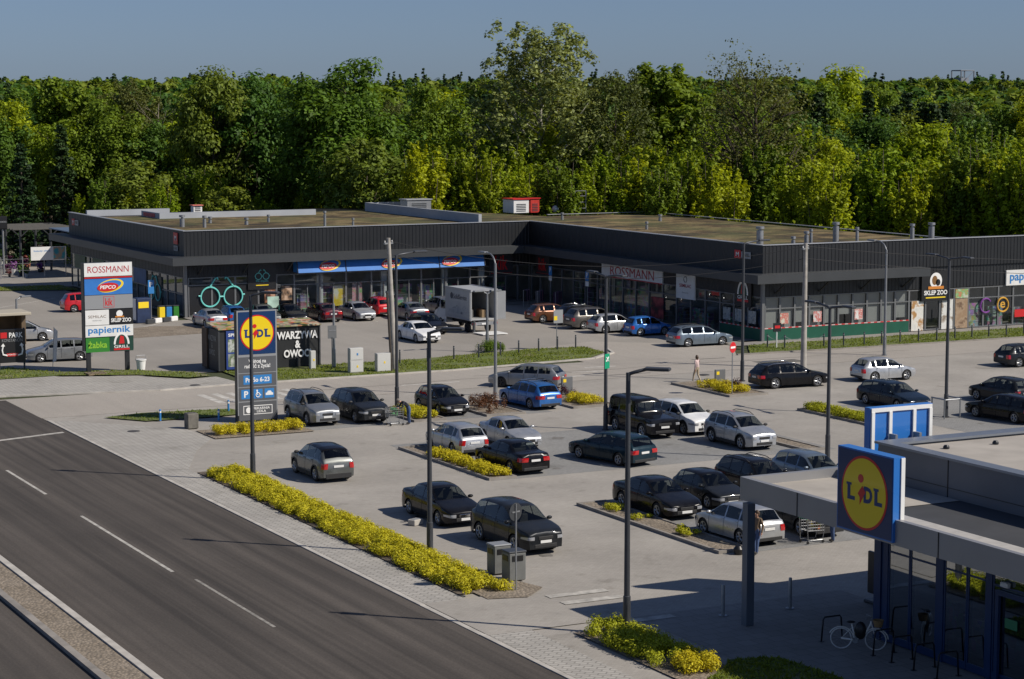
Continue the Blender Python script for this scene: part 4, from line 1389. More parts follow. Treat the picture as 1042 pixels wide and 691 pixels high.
for (x0, y0, x1, y1) in ((XL - .15, YF - .15, XR - .15, YF + .1), (XR - .15, YS - .15, XE, YS + .1), (XR - .15, YS + .1, XR + .1, YF - .15), (XL - .15, YF + .1, XL + .1, YB)):
    p.box(x0, y0, 5.0, x1, y1, ZT - .01)
p.build('parapet', M_CLADF, bld)
p = MB()
for (x0, y0, x1, y1) in ((XL - .24, YF - .24, XR - .24, YF + .14), (XR - .24, YS - .24, XE, YS + .14), (XR - .24, YS + .14, XR + .14, YF + .14), (XL - .24, YF + .14, XL + .14, YB), (XB - .15, YS + .14, XB + .1, YRB), (94, YRB - .12, XB - .15, YRB + .1)):
    p.box(x0, y0, ZT, x1, y1, ZT + .05)
p.build('coping', M_COPING, bld)
# roof: gravel and sedum
m, nt, b_ = new_mat('sedum_gravel_roof')
p_ = pos(nt, (.8, 1.2, 1))
n1 = noise(nt, p_, .34, 10, .74); n2 = noise(nt, pos(nt), .16, 6); n3 = noise(nt, pos(nt), 7, 3)
c_ = mixc(nt, ramp(nt, n1, [(.41, (.022, .015, .005)), (.5, (.082, .054, .018)), (.58, (.20, .145, .062))]), (.075, .088, .022), ramp(nt, n2, [(.45, (0, 0, 0)), (.58, (.5, .5, .5))]))
c_ = mixc(nt, c_, ramp(nt, n3, [(.3, (.7, .7, .7)), (.7, (1.3, 1.3, 1.3))]), .7, 'MULTIPLY')
nt.links.new(c_, b_.inputs['Base Color']); b_.inputs['Roughness'].default_value = .95
bump(nt, b_, n3, .5, .05)
M_SEDUM = m
rf = MB(); rf.poly([(XL + .1, YF + .1), (XR + .1, YF + .1), (XR + .1, YS + .1), (XB - .1, YS + .1), (XB - .1, YRB), (94, YRB), (88.5, 190), (XL + .1, 190)], 6.98)
roof = rf.build('roof', M_SEDUM, bld)
# upstands and fire wall on the roof
u = MB(); u.box(60.5, 184.6, 6.9, 75.9, 185.0, 7.5); u.box(60.5, 185.0, 6.9, 60.9, 190, 7.5)
u.build('roof_upstand', M_GREYW, bld)
u = MB(); u.box(56.3, 193.4, 6.9, 64.4, 193.8, 7.45)
u.build('roof_upstand', M_GREYW, bld)
u = MB(); u.box(82.9, 164.2, 6.9, 83.2, 189, 7.8); u.box(83.2, 188.7, 6.9, 101, 189, 7.8)
u.build('roof_upstand', M_GREYW, bld)
Plate((60.48, 187.6, 7.22), '-x').rect('red_panel', 0, 0, 3.4, .36, M_CRIM, bld, .005, .02)
def flue(x, y, r, h, cap=True):
    b = MB(); r *= .78; b.cyl((x, y, 6.95), (x, y, 6.95 + h), r, n=12)
    if cap:
        b.cyl((x, y, 6.95 + h + .12), (x, y, 6.95 + h + .3), r * 1.2, n=12)
        b.cyl((x, y, 6.95 + h - .02), (x, y, 6.95 + h + .13), r * .5, n=8)
    b.build('chimney', M_STEEL, bld, 40)
for (x, y, r, h) in ((58.2, 171.5, .28, .75), (59.6, 169.8, .2, .75), (62.3, 176, .2, .3), (64.2, 172, .22, .35), (67.4, 175, .16, .4), (69.4, 166.8, .15, 1.05), (71.9, 166.5, .13, .4),
                     (88.6, 129.1, .34, 1.15), (90.9, 128.1, .2, .4), (92.6, 128.8, .22, .7), (93.6, 129.6, .15, .8), (95.9, 129.6, .3, 1.25), (97.0, 128.4, .16, .9), (102.4, 128.6, .22, 1.0), (104.2, 128.5, .3, 1.05),
                     (84, 175, .15, .4), (92.3, 166, .16, .4), (99, 160, .2, .35), (91.5, 150, .15, .4)):
    flue(x, y, r, h)
def roofbox(c, d, m1, m2, name):
    b = MB(); b.cbox((c[0], c[1], 6.98 + d[2] / 2), d, 0, .04)
    o = b.build(name, m1, bld)
    b = MB(); b.cbox((c[0], c[1], 6.98 + d[2] + .05), (d[0] + .2, d[1] + .2, .1), 0, .02)
    link('lid', b.mesh('lid', m2), o)
    b = MB()
    for k in range(5): b.cbox((c[0], c[1] - d[1] / 2 - .015, 7.2 + k * .16), (d[0] * .6, .03, .07))
    link('louvre', b.mesh('louvre', M_DKSTEEL), o)
    return o
roofbox((86.3, 184.5), (2.6, 1.6, 1.2), M_STEEL, M_COPING, 'ventilation_unit')
roofbox((95.9, 179), (1.0, 2.2, 1.35), plain('red_ventilation_unit', (.5, .03, .02), .5, var=.15), M_REDS, 'ventilation_unit')
roofbox((94.4, 179), (1.7, 2.2, 1.3), M_WHITE, M_REDS, 'ventilation_unit')
roofbox((66.2, 190.8), (.9, .7, .8), M_WHITE, plain('red_cap', (.55, .16, .12), .5), 'ventilation_unit')
b = MB(); b.ell((98.2, 178, 7.3), (.35, .35, .35)); b.build('roof_vent_dome', M_WHITE, bld, True)
b = MB()
for x in (100.4, 101.6): b.tube([(x, 178, 6.9), (x, 178, 9.0)], .05, 5)
for z in (7.3, 7.9, 8.5, 9.0): b.tube([(100.4, 178, z), (101.6, 178, z)], .04, 5)
b.build('roof_ladder', M_STEEL, bld)
# canopy
c = MB()
CZ0, CZ1 = 4.42, 5.06
c.box(54.1, 161.9, CZ0, 86.2, YF - .17, CZ1)
c.box(54.1, YF - .17, CZ0, XL - .17, YB + 2, CZ1)
c.box(86.2, 125.8, CZ0, XR - .17, YF - .17, CZ1 - .004)
c.box(XR - .17, 125.8, CZ0, 102.0, YS - .17, CZ1)
c.build('canopy', M_CANOPY, bld)
def struts(ax, fixed, out, a0, a1, step=3.9):
    n = int((a1 - a0) / step)
    for i in range(n + 1):
        a = a0 + step * i + .8
        b = MB()
        if ax == 'x': b.tube([(a, fixed, 3.55), (a, fixed + out * 1.35, CZ0 + .02)], .07, 5)
        else: b.tube([(fixed, a, 3.55), (fixed + out * 1.35, a, CZ0 + .02)], .07, 5)
        b.build('canopy_strut', M_SOFFIT, bld)
struts('x', YF - .05, -1, XL + .3, 66, 3.9)
struts('x', YS - .05, -1, XR + .3, 100, 3.9)
# downpipes and corner posts
for (x, y) in ((XL - .06, YF - .06), (XR - .06, YS - .06)):
    b = MB(); b.box(x - .12, y - .12, .05, x + .12, y + .12, 4.42); b.build('corner_post', M_FRAME, bld)
# glazing bays
def bay(face, fixed, a0, a1, z0, z1, trans=None, extra=None, mid=False, fm=None, parent=None, pm=None):
    """one framed window with its pane; face '-y' runs in x, '-x' runs in y"""
    fm = fm or M_FRAME
    b = MB(); t = .075; d = .12
    def bar(u0, u1, w0, w1, off=0.0):
        if face == '-y': b.box(u0, fixed - .02 - off, w0, u1, fixed + d, w1)
        else: b.box(fixed - .02 - off, u0, w0, fixed + d, u1, w1)
    bar(a0, a0 + t, z0, z1); bar(a1 - t, a1, z0, z1)
    bar(a0 + t, a1 - t, z0, z0 + t); bar(a0 + t, a1 - t, z1 - t, z1)
    if trans: bar(a0 + t, a1 - t, trans - t / 2, trans + t / 2, .002)
    if mid: bar((a0 + a1) / 2 - t / 2, (a0 + a1) / 2 + t / 2, z0 + t, (trans or z1) - t / 2, .001)
    o = b.build('window', fm, parent or bld)
    g = MB(); e = fixed + .05
    if face == '-y': g.quad((a0 + t, e, z0 + t), (a1 - t, e, z0 + t), (a1 - t, e, z1 - t), (a0 + t, e, z1 - t))
    else: g.quad((e, a1 - t, z0 + t), (e, a0 + t, z0 + t), (e, a0 + t, z1 - t), (e, a1 - t, z1 - t))
    link('pane', g.mesh('pane', pm or M_PANE), o)
    return o
def run(face, fixed, edges, z0, z1, trans, **k):
    for a, c_ in zip(edges[:-1], edges[1:]): bay(face, fixed, a, c_, z0, z1, trans, **k)
lin = lambda a, b, n: [a + (b - a) * i / n for i in range(n + 1)]
# optician: black printed panels behind the grey grid
run('-y', YF, lin(55.9, 62.0, 3), .1, 3.28, 2.65)
Plate((58.95, YF + .03, 1.4), '-y').rect('black_window_film', 0, -.05, 6.1, 2.6, M_BLACKS, bld, 0, .008)
run('-y', YF, [62.0, 63.6, 65.2], .1, 3.28, 2.4)
run('-y', YF, lin(65.2, 86.4, 9), .1, 3.28, 2.35, mid=True)
run('-y', YF, [86.4, 87.6], .1, 3.28, 2.35)
for x in (67.6, 73.5, 79.3, 82.9):
    b = MB(); b.box(x - .26, YF + .13, .06, x + .26, YF + .4, 3.3); b.build('column', M_COLUMN, bld)
run('-x', XR, lin(159.9, 133.0, 13)[::-1], .1, 3.28, 2.45)
run('-x', XR, [YS + .15, 129.2, 131.1, 133.0], .9, 3.28, 2.45)
run('-x', XR, [159.9, 161.7, 163.4], .1, 3.28, 2.45)
run('-y', YS, lin(87.9, 101.2, 10), .9, 3.28, 2.4)
run('-y', YS, [101.2, 102.8, 104.2, 105.6, 107.0], .1, 3.25, 2.4)
run('-y', YS, lin(107.0, 137.0, 20), .1, 3.25, 2.4)
run('-x', XL, lin(164.2, 197, 16), .1, 3.28, 1.9)
M_BLIND = plain('pale_roller_blind', (.40, .385, .36), .85, var=.08, vscale=.9)
for i, x in enumerate(lin(87.9, 101.2, 10)[:-1]):
    b = MB(); z_ = (.92, .92, 1.3, .92, 1.1, 1.7, .92, .92, .92, 1.2)[i]
    b.box(x + .09, YS + .16, z_, x + 1.24, YS + .18, 3.2); b.build('window_blind', M_BLIND, bld)
b = MB(); b.box(XR, YS - .01, .0, 101.2, YS + .14, .9); b.build('green_base_panel', M_GREENB, bld)
b = MB(); b.box(XR - .012, YS + .15, .0, XR + .14, 133.0, .9); b.build('green_base_panel', M_GREENB, bld)
m, nt, b_ = new_mat('red_white_check_strip')
p_ = pos(nt, (1, 1, 1))
ck = nt.nodes.new('ShaderNodeTexChecker'); ck.inputs['Scale'].default_value = 3.3
ck.inputs['Color1'].default_value = (.5, .03, .03, 1); ck.inputs['Color2'].default_value = (.55, .42, .4, 1)
nt.links.new(p_, ck.inputs['Vector']); nt.links.new(ck.outputs['Color'], b_.inputs['Base Color'])
M_CHECK = m
b = MB(); b.box(XR + .02, YS - .03, .92, 101.2, YS - .012, 1.0); b.build('check_strip', M_CHECK, bld)
b = MB(); b.box(XR - .032, YS + .15, .92, XR - .014, 133.0, 1.0); b.build('check_strip', M_CHECK, bld)
# entrance recess on the left end: blank green and black film
for i, (y, m_) in enumerate(((171.5, M_BLACKS), (175.6, plain('blue_window_poster', (.03, .09, .22), .5, var=.3, vscale=1.5)), (194, plain('green_window_film', (.03, .075, .02), .5, var=.3, vscale=1.2)), (188, plain('green_window_film', (.03, .075, .02), .5)))):
    Plate((XL - .03, y, 2.6 if i else 1.6), '-x').rect('window_poster', 0, 0, 3.6, 1.3 if i else 2.6, m_, bld, 0, .01)
# interior goods seen through the panes
gid = 0
def shelf(x, y, lx, ly, h):
    b = MB(); 
    b.box(x - lx / 2, y - ly / 2, .06, x + lx / 2, y + ly / 2, h)
    o = b.build('display_shelf', M_GOODS)
    for k in range(1, 4):
        z = .06 + (h - .06) * k / 4
        q = MB(); q.box(x - lx / 2 - .03, y - ly / 2 - .03, z, x + lx / 2 + .03, y + ly / 2 + .03, z + .03)
        link('shelf', q.mesh('shelf', M_COLUMN), o)
    tag(o, 'shelf of colourful goods standing inside the shop windows', 'shelf', 'goods shelves inside the shop windows')
r_s = random.Random(4)
x = 66.2
while x < 86:
    shelf(x, YF + r_s.uniform(.6, 1.5), r_s.uniform(1.0, 1.8), .5, r_s.uniform(1.2, 2.1)); x += r_s.uniform(1.9, 2.8)
y = 158.5
while y > 134:
    shelf(XR + r_s.uniform(1.2, 2.4), y, .5, r_s.uniform(1.0, 1.8), r_s.uniform(1.2, 2.1)); y -= r_s.uniform(2.0, 3.0)
x = 107.8
while x < 120:
    shelf(x, YS + r_s.uniform(.45, .9), r_s.uniform(.9, 1.5), .5, r_s.uniform(1.0, 2.0)); x += r_s.uniform(1.7, 2.4)

# ------------------------------------------------------------------ signs on the building
def oval_logo(pl, x, y, w, par):
    """red oval with a yellow swoosh and white capitals"""
    pl.disc('yellow_swoosh', x + w * .08, y + w * .03, w * .52, w * .24, M_YEL, par, .012, .02, tilt=.2)
    pl.disc('blue_gap', x + w * .04, y + w * .035, w * .47, w * .185, M_BLUE, par, .021, .024, tilt=.2)
    pl.disc('red_oval', x - w * .03, y - w * .02, w * .42, w * .165, M_REDS, par, .025, .034, tilt=.08)
    pl.text('PEPCO', x - w * .03, y - w * .02, w * .62, w * .14, M_WTXT, par, .038, .03, .15)
# awning: sloping blue box with logos
t = thing('shop_awning', 'long bright blue sloping awning with three red oval logos above the shop front', 'awning', (0, 0, 0))
b = MB()
x0, x1 = 65.1, 82.6
b.add([(x0, YF - .06, 3.45), (x1, YF - .06, 3.45), (x1, YF - 1.15, 3.42), (x0, YF - 1.15, 3.42), (x0, YF - .06, 4.4), (x1, YF - .06, 4.4), (x1, YF - .85, 4.36), (x0, YF - .85, 4.36)],
      [(3, 2, 1, 0), (4, 5, 6, 7), (2, 3, 7, 6), (3, 0, 4, 7), (1, 2, 6, 5)])
b.build('awning_cover', M_BLUE, t)
for i in range(5):
    x = x0 + (x1 - x0) * i / 4
    b = MB(); b.tube([(x, YF - 1.17, 3.43), (x, YF - .87, 4.37)], .045, 5); b.build('awning_rib', M_DKSTEEL, t)
for x in (67.9, 73.6, 79.3):
    lg = empty('logo'); lg.parent = t; KIDS.setdefault(t.name, []).append(lg)
    pl = Plate((x, YF - 1.02, 3.93), '-y'); pl.u = Vector((0, .305, .95)); pl.n = Vector((0, -.95, .305))
    oval_logo(pl, 0, 0, 1.9, lg)
def wallsign(name, label, c, face, w, h, m, thick=.12):
    t = thing(name, label, 'sign', (0, 0, 0))
    pl = Plate(c, face)
    pl.rect('sign_board', 0, 0, w, h, m, t, -thick, 0)
    return t, pl
def glasses(pl, t, s, th, d=.03):
    for sx in (-1, 1):
        pl.ring('glasses_lens', sx * 1.02 * s, 0, .82 * s, th, M_TEAL, t, d)
        b = MB(); b.tube([pl.P(sx * 1.05 * s, .82 * s, d), pl.P(sx * .55 * s, 1.55 * s, d), pl.P(sx * .38 * s, 1.62 * s, d), pl.P(sx * .3 * s, 1.45 * s, d)], th, 6); b.build('glasses_arm', M_TEAL, t)
        b = MB(); b.tube([pl.P(sx * 1.84 * s, .1 * s, d), pl.P(sx * 2.05 * s, .12 * s, d)], th, 6); b.build('glasses_hinge', M_TEAL, t)
    b = MB(); b.tube([pl.P(-.2 * s, 0, d), pl.P(.2 * s, 0, d)], th, 6); b.build('glasses_bridge', M_TEAL, t)
t = thing('glasses_sign', 'huge turquoise eyeglasses emblem on the black window facing the car park', 'sign'); glasses(Plate((58.75, YF - .05, 1.65), '-y'), t, .98, .07)
t = thing('glasses_sign', 'turquoise eyeglasses emblem on the shaded left end of the building', 'sign'); glasses(Plate((XL - .06, 171.4, 1.55), '-x'), t, .85, .06)
t, pl = wallsign('optician_sign', 'black hanging sign with small turquoise eyeglasses above the optician', (62.3, YF - .12, 3.2), '-y', 2.5, 2.2, M_BLACKS)
glasses(pl, t, .33, .035); pl.text('Mr.Optic', 0, -.42, 1.1, .2, M_TEAL, t)
pl.rect('flag_stripe', 0, -.75, 1.1, .07, M_YEL, t, .0, .02)
for lab, c, face, w_, h_ in (('dark sign with red lettering on the sunlit facade at the inner corner', (84.7, YF - .14, 3.55), '-y', 2.3, 2.2), ('dark sign with red lettering on the shaded facade beside the inner corner', (XR - .14, 161.0, 3.45), '-x', 2.5, 1.9)):
    t, pl = wallsign('clothing_shop_sign', lab, c, face, w_, h_, plain('charcoal_sign_board', (.035, .035, .037), .5))
    pl.text('kik', 0, 0, w_ * .55, h_ * .58, M_REDS, t, .02, .02)
    for q in ((-.0, h_ * .42, w_ * .9, .03), (0, -h_ * .42, w_ * .9, .03)): pl.rect('border', *q, M_REDS, t, 0, .014)
t, pl = wallsign('drugstore_sign', 'wide white sign with long red capitals on the shaded facade', (XR - .14, 145.9, 3.75), '-x', 9.6, 1.15, M_WHITE)
pl.text('ROSSMANN', .1, .02, 6.9, .74, M_CRIM, t, .02, 0)
pl.rect('red_stripe', 0, -.53, 9.6, .09, M_CRIM, t, 0, .012)
t, pl = wallsign('beauty_sign', 'tall white hanging sign with a crest and red word on the shaded facade', (XR - .14, 137.7, 3.3), '-x', 2.7, 1.95, M_WHITE)
pl.text('SEMILAC', 0, .05, 1.7, .26, M_CRIM, t); pl.ring('crest', 0, .55, .22, .03, M_GREYS, t); pl.text('beauty', 0, -.5, .9, .18, M_GREYS, t, .016, 0)
def arch(pl, w, h, n=14, base=0.0):
    return [(-w / 2, base)] + [(w / 2 * math.cos(PI - PI * k / n), base + h * math.sin(PI * k / n)) for k in range(n + 1)] + [(w / 2, base)]
def grill(pl, t, s, y=0.0):
    pl.shape('arch', arch(pl, 1.25 * s, .95 * s, 14, y), M_WTXT, t, .012, .02)
    pl.shape('inner_arch', arch(pl, .95 * s, .75 * s, 14, y), M_DKGREEN, t, .021, .026)
    pl.shape('roof_shape', [(-.22 * s, y + .05 * s), (.22 * s, y + .05 * s), (.16 * s, y + .6 * s), (-.1 * s, y + .68 * s)], M_REDS, t, .027, .033)
    pl.text('GRILL', 0, y - .17 * s, 1.2 * s, .22 * s, M_WTXT, t)
    pl.rect('red_band', 0, y - .38 * s, 1.25 * s, .14 * s, M_REDS, t, .0, .016)
t, pl = wallsign('grill_sign', 'dark arched grill sign with white arch at the building corner', (XR - .16, 129.7, 3.35), '-x', 2.2, 1.8, M_BLACKS)
grill(pl, t, 1.15, -.05)
t, pl = wallsign('pet_shop_sign', 'black hanging pet shop sign with a round animal badge', (103.6, YS - .2, 3.5), '-y', 2.7, 2.3, M_BLACKS, .15)
pl.text('SKLEP ZOO', 0, -.5, 2.25, .36, M_WTXT, t, .016, .03)
pl.rect('yellow_line', 0, -.88, 1.9, .09, M_YEL, t, 0, .016)
pl.disc('badge', 0, .42, .58, .62, M_WTXT, t, .012, .02); pl.disc('badge_dog', -.12, .45, .26, .36, plain('brown_badge', (.2, .1, .03), .5), t, .021, .03); pl.disc('badge_cat', .2, .28, .22, .26, M_BLACKS, t, .021, .03); pl.rect('badge_banner', 0, -.12, 1.5, .22, plain('orange_banner', (.6, .22, .03), .5), t, .031, .04)
t, pl = wallsign('stationery_sign', 'white sign with large blue letters at the right frame edge', (112.9, YS - .2, 3.85), '-y', 4.6, 1.2, M_WHITE, .15)
pl.text('papiernik', 0, 0, 3.9, .9, M_PBLUE, t, .016, .02)
def park_logo(c, face, lab, s=1.0, wide=False):
    t = thing('centre_logo_sign', lab, 'sign')
    pl = Plate(c, face)
    if wide:
        pl.rect('red_square', -.75, 0, .8, .62, M_REDS, t, 0, .05); pl.text('M', -.75, 0, .4, .34, M_WTXT, t, .06)
        pl.rect('grey_tab', .35, -.02, 1.25, .5, M_GREYS, t, 0, .04); pl.text('PARK', .35, 0, .9, .26, M_BLACKS, t, .046)
    else:
        pl.rect('red_square', 0, .3, 1.0, .95, M_REDS, t, 0, .05); pl.text('M', 0, .32, .5, .42, M_WTXT, t, .06)
        pl.rect('grey_tab', 0, -.52, 1.0, .42, M_GREYS, t, 0, .04); pl.text('PARK', 0, -.52, .75, .22, M_BLACKS, t, .046)
park_logo((XL - .2, 165.2, 6.15), '-x', 'red square centre logo near the left corner of the parapet')
park_logo((XL - .2, 194.5, 6.3), '-x', 'small red and pale centre logo at the far left end of the parapet', wide=True)
park_logo((XR - .2, 129.6, 6.3), '-x', 'red and pale centre logo near the right corner of the parapet', wide=True)
# posters on the panes
def poster(label, c, face, w, h, mc, group=None, txt=None):
    t = thing('window_poster', label, 'poster'); t2 = Plate(c, face)
    t2.rect('paper', 0, 0, w, h, mc, t, 0, .008)
    return t, t2
def artmat(name, c1, c2, c3, sc=1.3):
    m, nt, b = new_mat(name)
    nz = noise(nt, pos(nt), sc, 3)
    nt.links.new(ramp(nt, nz, [(.38, c1), (.5, c2), (.62, c3)]), b.inputs['Base Color']); b.inputs['Roughness'].default_value = .5
    return m
poster('dark window poster with a warm toned face left of the blue awning', (63.0, YF - .04, 1.6), '-y', .95, 1.3, artmat('portrait_print_a', (.03, .02, .02), (.25, .1, .05), (.5, .3, .2), 1.8))
poster('second dark window poster with a face beside the blue awning', (64.5, YF - .04, 1.7), '-y', .95, 1.2, artmat('portrait_print_b', (.02, .02, .02), (.2, .12, .07), (.5, .35, .25), 1.7))
t, pl = poster('pale green standing poster under the optician windows', (63.1, YF - .5, .8), '-y', 1.0, 1.4, plain('pale_green_print', (.35, .5, .42), .5, var=.3, vscale=1.5))
b = MB(); b.box(62.7, YF - .49, .05, 63.5, YF - .2, .1); b.build('foot', M_DKSTEEL, t)
poster('yellow and white sale poster inside the glazed shop front', (69.3, YF + .16, 1.25), '-y', 1.1, 1.7, artmat('yellow_sale_print', (.7, .5, .04), (.8, .6, .05), (.75, .72, .6), 1.2))
poster('pink and white poster inside the glazed shop front', (71.0, YF + .16, 1.4), '-y', .9, 1.9, artmat('pink_print', (.6, .5, .5), (.65, .25, .3), (.3, .45, .2), 1.6))
poster('red display poster at the right end of the drugstore window', (XR - .04, 142.0, 1.25), '-x', 1.9, 1.7, artmat('red_display_print', (.03, .01, .01), (.2, .02, .03), (.4, .06, .06), 1.4))
for i, y in enumerate((132.0, 130.4, 128.6)):
    poster(('pale menu board under the grill sign, leftmost', 'pale menu board under the grill sign, middle', 'pale menu board under the grill sign, at the corner')[i], (XR - .04, y, 1.7), '-x', 1.0, .95, artmat('menu_print_%d' % i, (.1, .12, .14), (.4, .42, .4), (.2, .25, .3), 2.5))
poster('white tiger poster left of the pet shop door', (102.0, YS - .04, 1.25), '-y', 1.15, 2.3, artmat('tiger_print', (.6, .6, .56), (.7, .68, .62), (.4, .22, .08), 1.6))
poster('white poster right of the pet shop door', (104.9, YS - .04, 1.25), '-y', 1.1, 2.3, artmat('pet_print', (.6, .6, .58), (.66, .66, .62), (.25, .2, .15), 1.5))
poster('brown poster with small animals on the pet shop window', (106.3, YS - .04, 1.25), '-y', 1.2, 2.3, artmat('brown_print', (.3, .2, .12), (.36, .26, .17), (.16, .1, .06), 1.6))
poster('small coloured picture above the brown poster', (106.3, YS - .05, 2.8), '-y', 1.25, .7, artmat('small_print', (.5, .5, .4), (.2, .4, .15), (.5, .2, .1), 2.2))
poster('red sale strip on the stationery window at the right frame edge', (112.3, YS - .05, 1.0), '-y', 1.3, .6, M_REDS)
for i, (x, c) in enumerate(((89.6, (.55, .55, .45)), (96.4, (.7, .7, .66)), (92.6, (.6, .6, .58)))):
    poster(('small menu sheet on the green based window, nearest the corner', 'small white sheet on the green based window, furthest right', 'framed white sheet in the middle of the green based windows')[i], (x, YS - .05, 1.65), '-y', .75, .8, artmat('sheet_print_%d' % i, c, (.5, .1, .08), c, 2.4))
t = thing('ring_sign', 'orange ring emblem on the stationery window', 'sign'); pl = Plate((110.4, YS - .06, 1.75), '-y'); pl.ring('ring', 0, 0, .55, .07, plain('orange_ring', (.65, .35, .04), .5), t)
pl.text('e', 0, 0, .5, .5, plain('orange_ring', (.65, .35, .04), .5), t, .02)
t = thing('ring_sign', 'purple arc emblem on the stationery window', 'sign'); pl = Plate((108.7, YS - .06, 1.75), '-y')
b = MB(); b.tube([pl.P(.55 * math.cos(a), .55 * math.sin(a), .02) for a in np.linspace(.6, 5.4, 18)], .07, 6); b.build('arc', plain('purple_arc', (.2, .05, .28), .5), t)
# ------------------------------------------------------------------ the supermarket at the right
M_SBLUE = plain('store_blue_frame', (.009, .036, .115), .4, .1, var=.08, vscale=2)
M_FASC = plain('aluminium_fascia', (.30, .30, .305), .42, .35, var=.06, vscale=.6)
M_FASCD = plain('upper_wall_panel', (.135, .14, .15), .5, .2, var=.08, vscale=.6)
M_MEMB = plain('pale_roof_membrane', (.36, .33, .29), .85, var=.14, vscale=.7)
M_MEMB2 = plain('dark_canopy_membrane', (.045, .047, .052), .8, var=.15, vscale=.8)
M_LBLUE = plain('sign_blue', (.006, .034, .115), .35, coat=.15)
M_LBLUE2 = plain('sign_case_blue', (.02, .15, .48), .4, coat=.3)
M_LYEL = plain('sign_yellow', (.82, .60, .01), .35, coat=.4)
M_LRED = plain('sign_ring_red', (.58, .012, .02), .35, coat=.4)
M_LTXT = plain('sign_letter_blue', (.012, .04, .15), .4)
M_PANE2 = shopglass('store_window_glass', (.30, .33, .36), .36)

def disc_logo(pl, t, s, d=.012, tx=M_LTXT):
    """square logo of half size s: red ring, yellow disc, blue letters, red i"""
    pl.disc('red_ring', 0, 0, .90 * s, .90 * s, M_LRED, t, d, d + .008, 48)
    pl.disc('yellow_disc', 0, 0, .84 * s, .84 * s, M_LYEL, t, d + .009, d + .017, 48)
    e = d + .022
    pl.text('L', -.50 * s, -.03 * s, .30 * s, .40 * s, tx, t, e, .05)
    for x in (-.50, .56): pl.rect('letter_serif', (x - .09) * s, .155 * s, .2 * s, .06 * s, tx, t, e - .002, e + .001)
    pl.text('D', .16 * s, -.03 * s, .34 * s, .40 * s, tx, t, e, .05)
    pl.text('L', .56 * s, -.03 * s, .30 * s, .40 * s, tx, t, e, .05)
    pl.shape('red_i', [(-.16 * s, .06 * s), (-.06 * s, .17 * s), (.06 * s, .02 * s), (-.04 * s, -.12 * s), (-.16 * s, -.30 * s), (-.16 * s, -.12 * s), (-.24 * s, -.04 * s)], M_LRED, t, e - .003, e + .004)
    pl.disc('red_dot', -.13 * s, .34 * s, .105 * s, .105 * s, M_LRED, t, e - .003, e + .004, 20)

st = thing('supermarket', 'low grey and blue supermarket with a wide canopy and roof sign at the right edge', 'building')
GX = 41.9           # glazing plane
b = MB()
b.box(44.05, 20, 4.62, 75, 56.9, 5.82); b.box(44.05, 20, 5.82, 44.45, 56.9, 5.92); b.box(44.45, 56.4, 5.82, 75, 56.9, 5.92)
b.box(46, 20, 0, 75, 54, 4.2)
b.build('wall', M_FASCD, st)
b = MB()
for y in (53.2, 46.6, 40): b.box(44.028, y - .012, 4.64, 44.05, y + .012, 5.9)
b.box(44.03, 20, 4.98, 44.05, 56.9, 5.0)
b.build('panel_joint', M_BLACKS, st)
b = MB(); b.box(43.95, 20, 5.92, 44.5, 57.0, 6.0); b.box(44.5, 56.3, 5.92, 75.1, 57.0, 6.0)
b.build('coping', plain('store_coping', (.22, .24, .27), .4, .5, var=.06), st)
b = MB(); b.poly(rect(44.5, 20, 75, 56.3), 5.86); rf2 = b.build('roof', M_MEMB, st)
for i in range(7):
    q = MB(); q.lathe([(.11, 0), (.11, .06), (.07, .12), (.001, .13)], (45.6 + i * 2.1, 55.2 - (i % 2) * .05, 5.87), n=10); link('roof_vent', q.mesh('roof_vent', M_BLACKS, 40), rf2)
# canopy slab with fascia
b = MB(); b.box(39.35, 22, 4.2, 44.05, 57.95, 4.66); b.box(44.05, 56.9, 4.2, 60, 57.95, 4.66); b.build('canopy', M_MEMB2, st)
b = MB(); b.box(39.2, 22, 4.2, 39.4, 49.6, 4.98); b.box(39.2, 49.6, 4.2, 39.4, 58.1, 4.98); b.box(39.4, 57.9, 4.2, 60, 58.1, 4.978); b.build('fascia', M_FASC, st)
b = MB()
for y in (50.9 - 3.2, 54.8): b.box(39.18, y - .012, 4.2, 39.2, y + .012, 4.98)
b.build('panel_joint', M_BLACKS, st)
b = MB(); b.poly(rect(39.4, 52.5, 44.0, 57.9), 4.68); b.build('canopy_roofing', M_MEMB, st)
b = MB(); b.box(39.4, 22, 4.665, 39.95, 52.5, 4.97); b.build('fascia_upstand', plain('upstand_pale', (.40, .38, .35), .7, var=.1), st)
b = MB(); b.box(38.98, 57.3, .02, 39.28, 57.6, 4.2); b.build('column', plain('grey_blue_column', (.13, .15, .18), .45, .2), st)
# glass front facing the road
def sbay(y0, y1, trans=3.05, door=False):
    b = MB(); t = .06
    b.box(GX - .04, y0, .05, GX + .12, y0 + t, 4.2); b.box(GX - .04, y1 - t, .05, GX + .12, y1, 4.2)
    b.box(GX - .04, y0 + t, .05, GX + .12, y1 - t, .3); b.box(GX - .042, y0 + t, trans - t / 2, GX + .12, y1 - t, trans + t / 2)
    b.box(GX - .04, y0 + t, 4.1, GX + .12, y1 - t, 4.2)
    o = b.build('window', M_SBLUE, st)
    g = MB(); e = GX - .02
    g.quad((e, y1 - t, .3), (e, y0 + t, .3), (e, y0 + t, 4.1), (e, y1 - t, 4.1))
    link('pane', g.mesh('pane', M_PANE2), o)
for y0, y1 in ((52.32, 53.42), (50.98, 52.3), (49.52, 50.62), (48.62, 49.5)): sbay(y0, y1)
for y in (53.43, 50.64, 48.36): 
    b = MB(); b.box(GX - .06, y, .02, GX + .2, y + (.3 if y > 53 else (.32 if y > 50 else .24)), 4.2); b.build('blue_post', M_SBLUE, st)
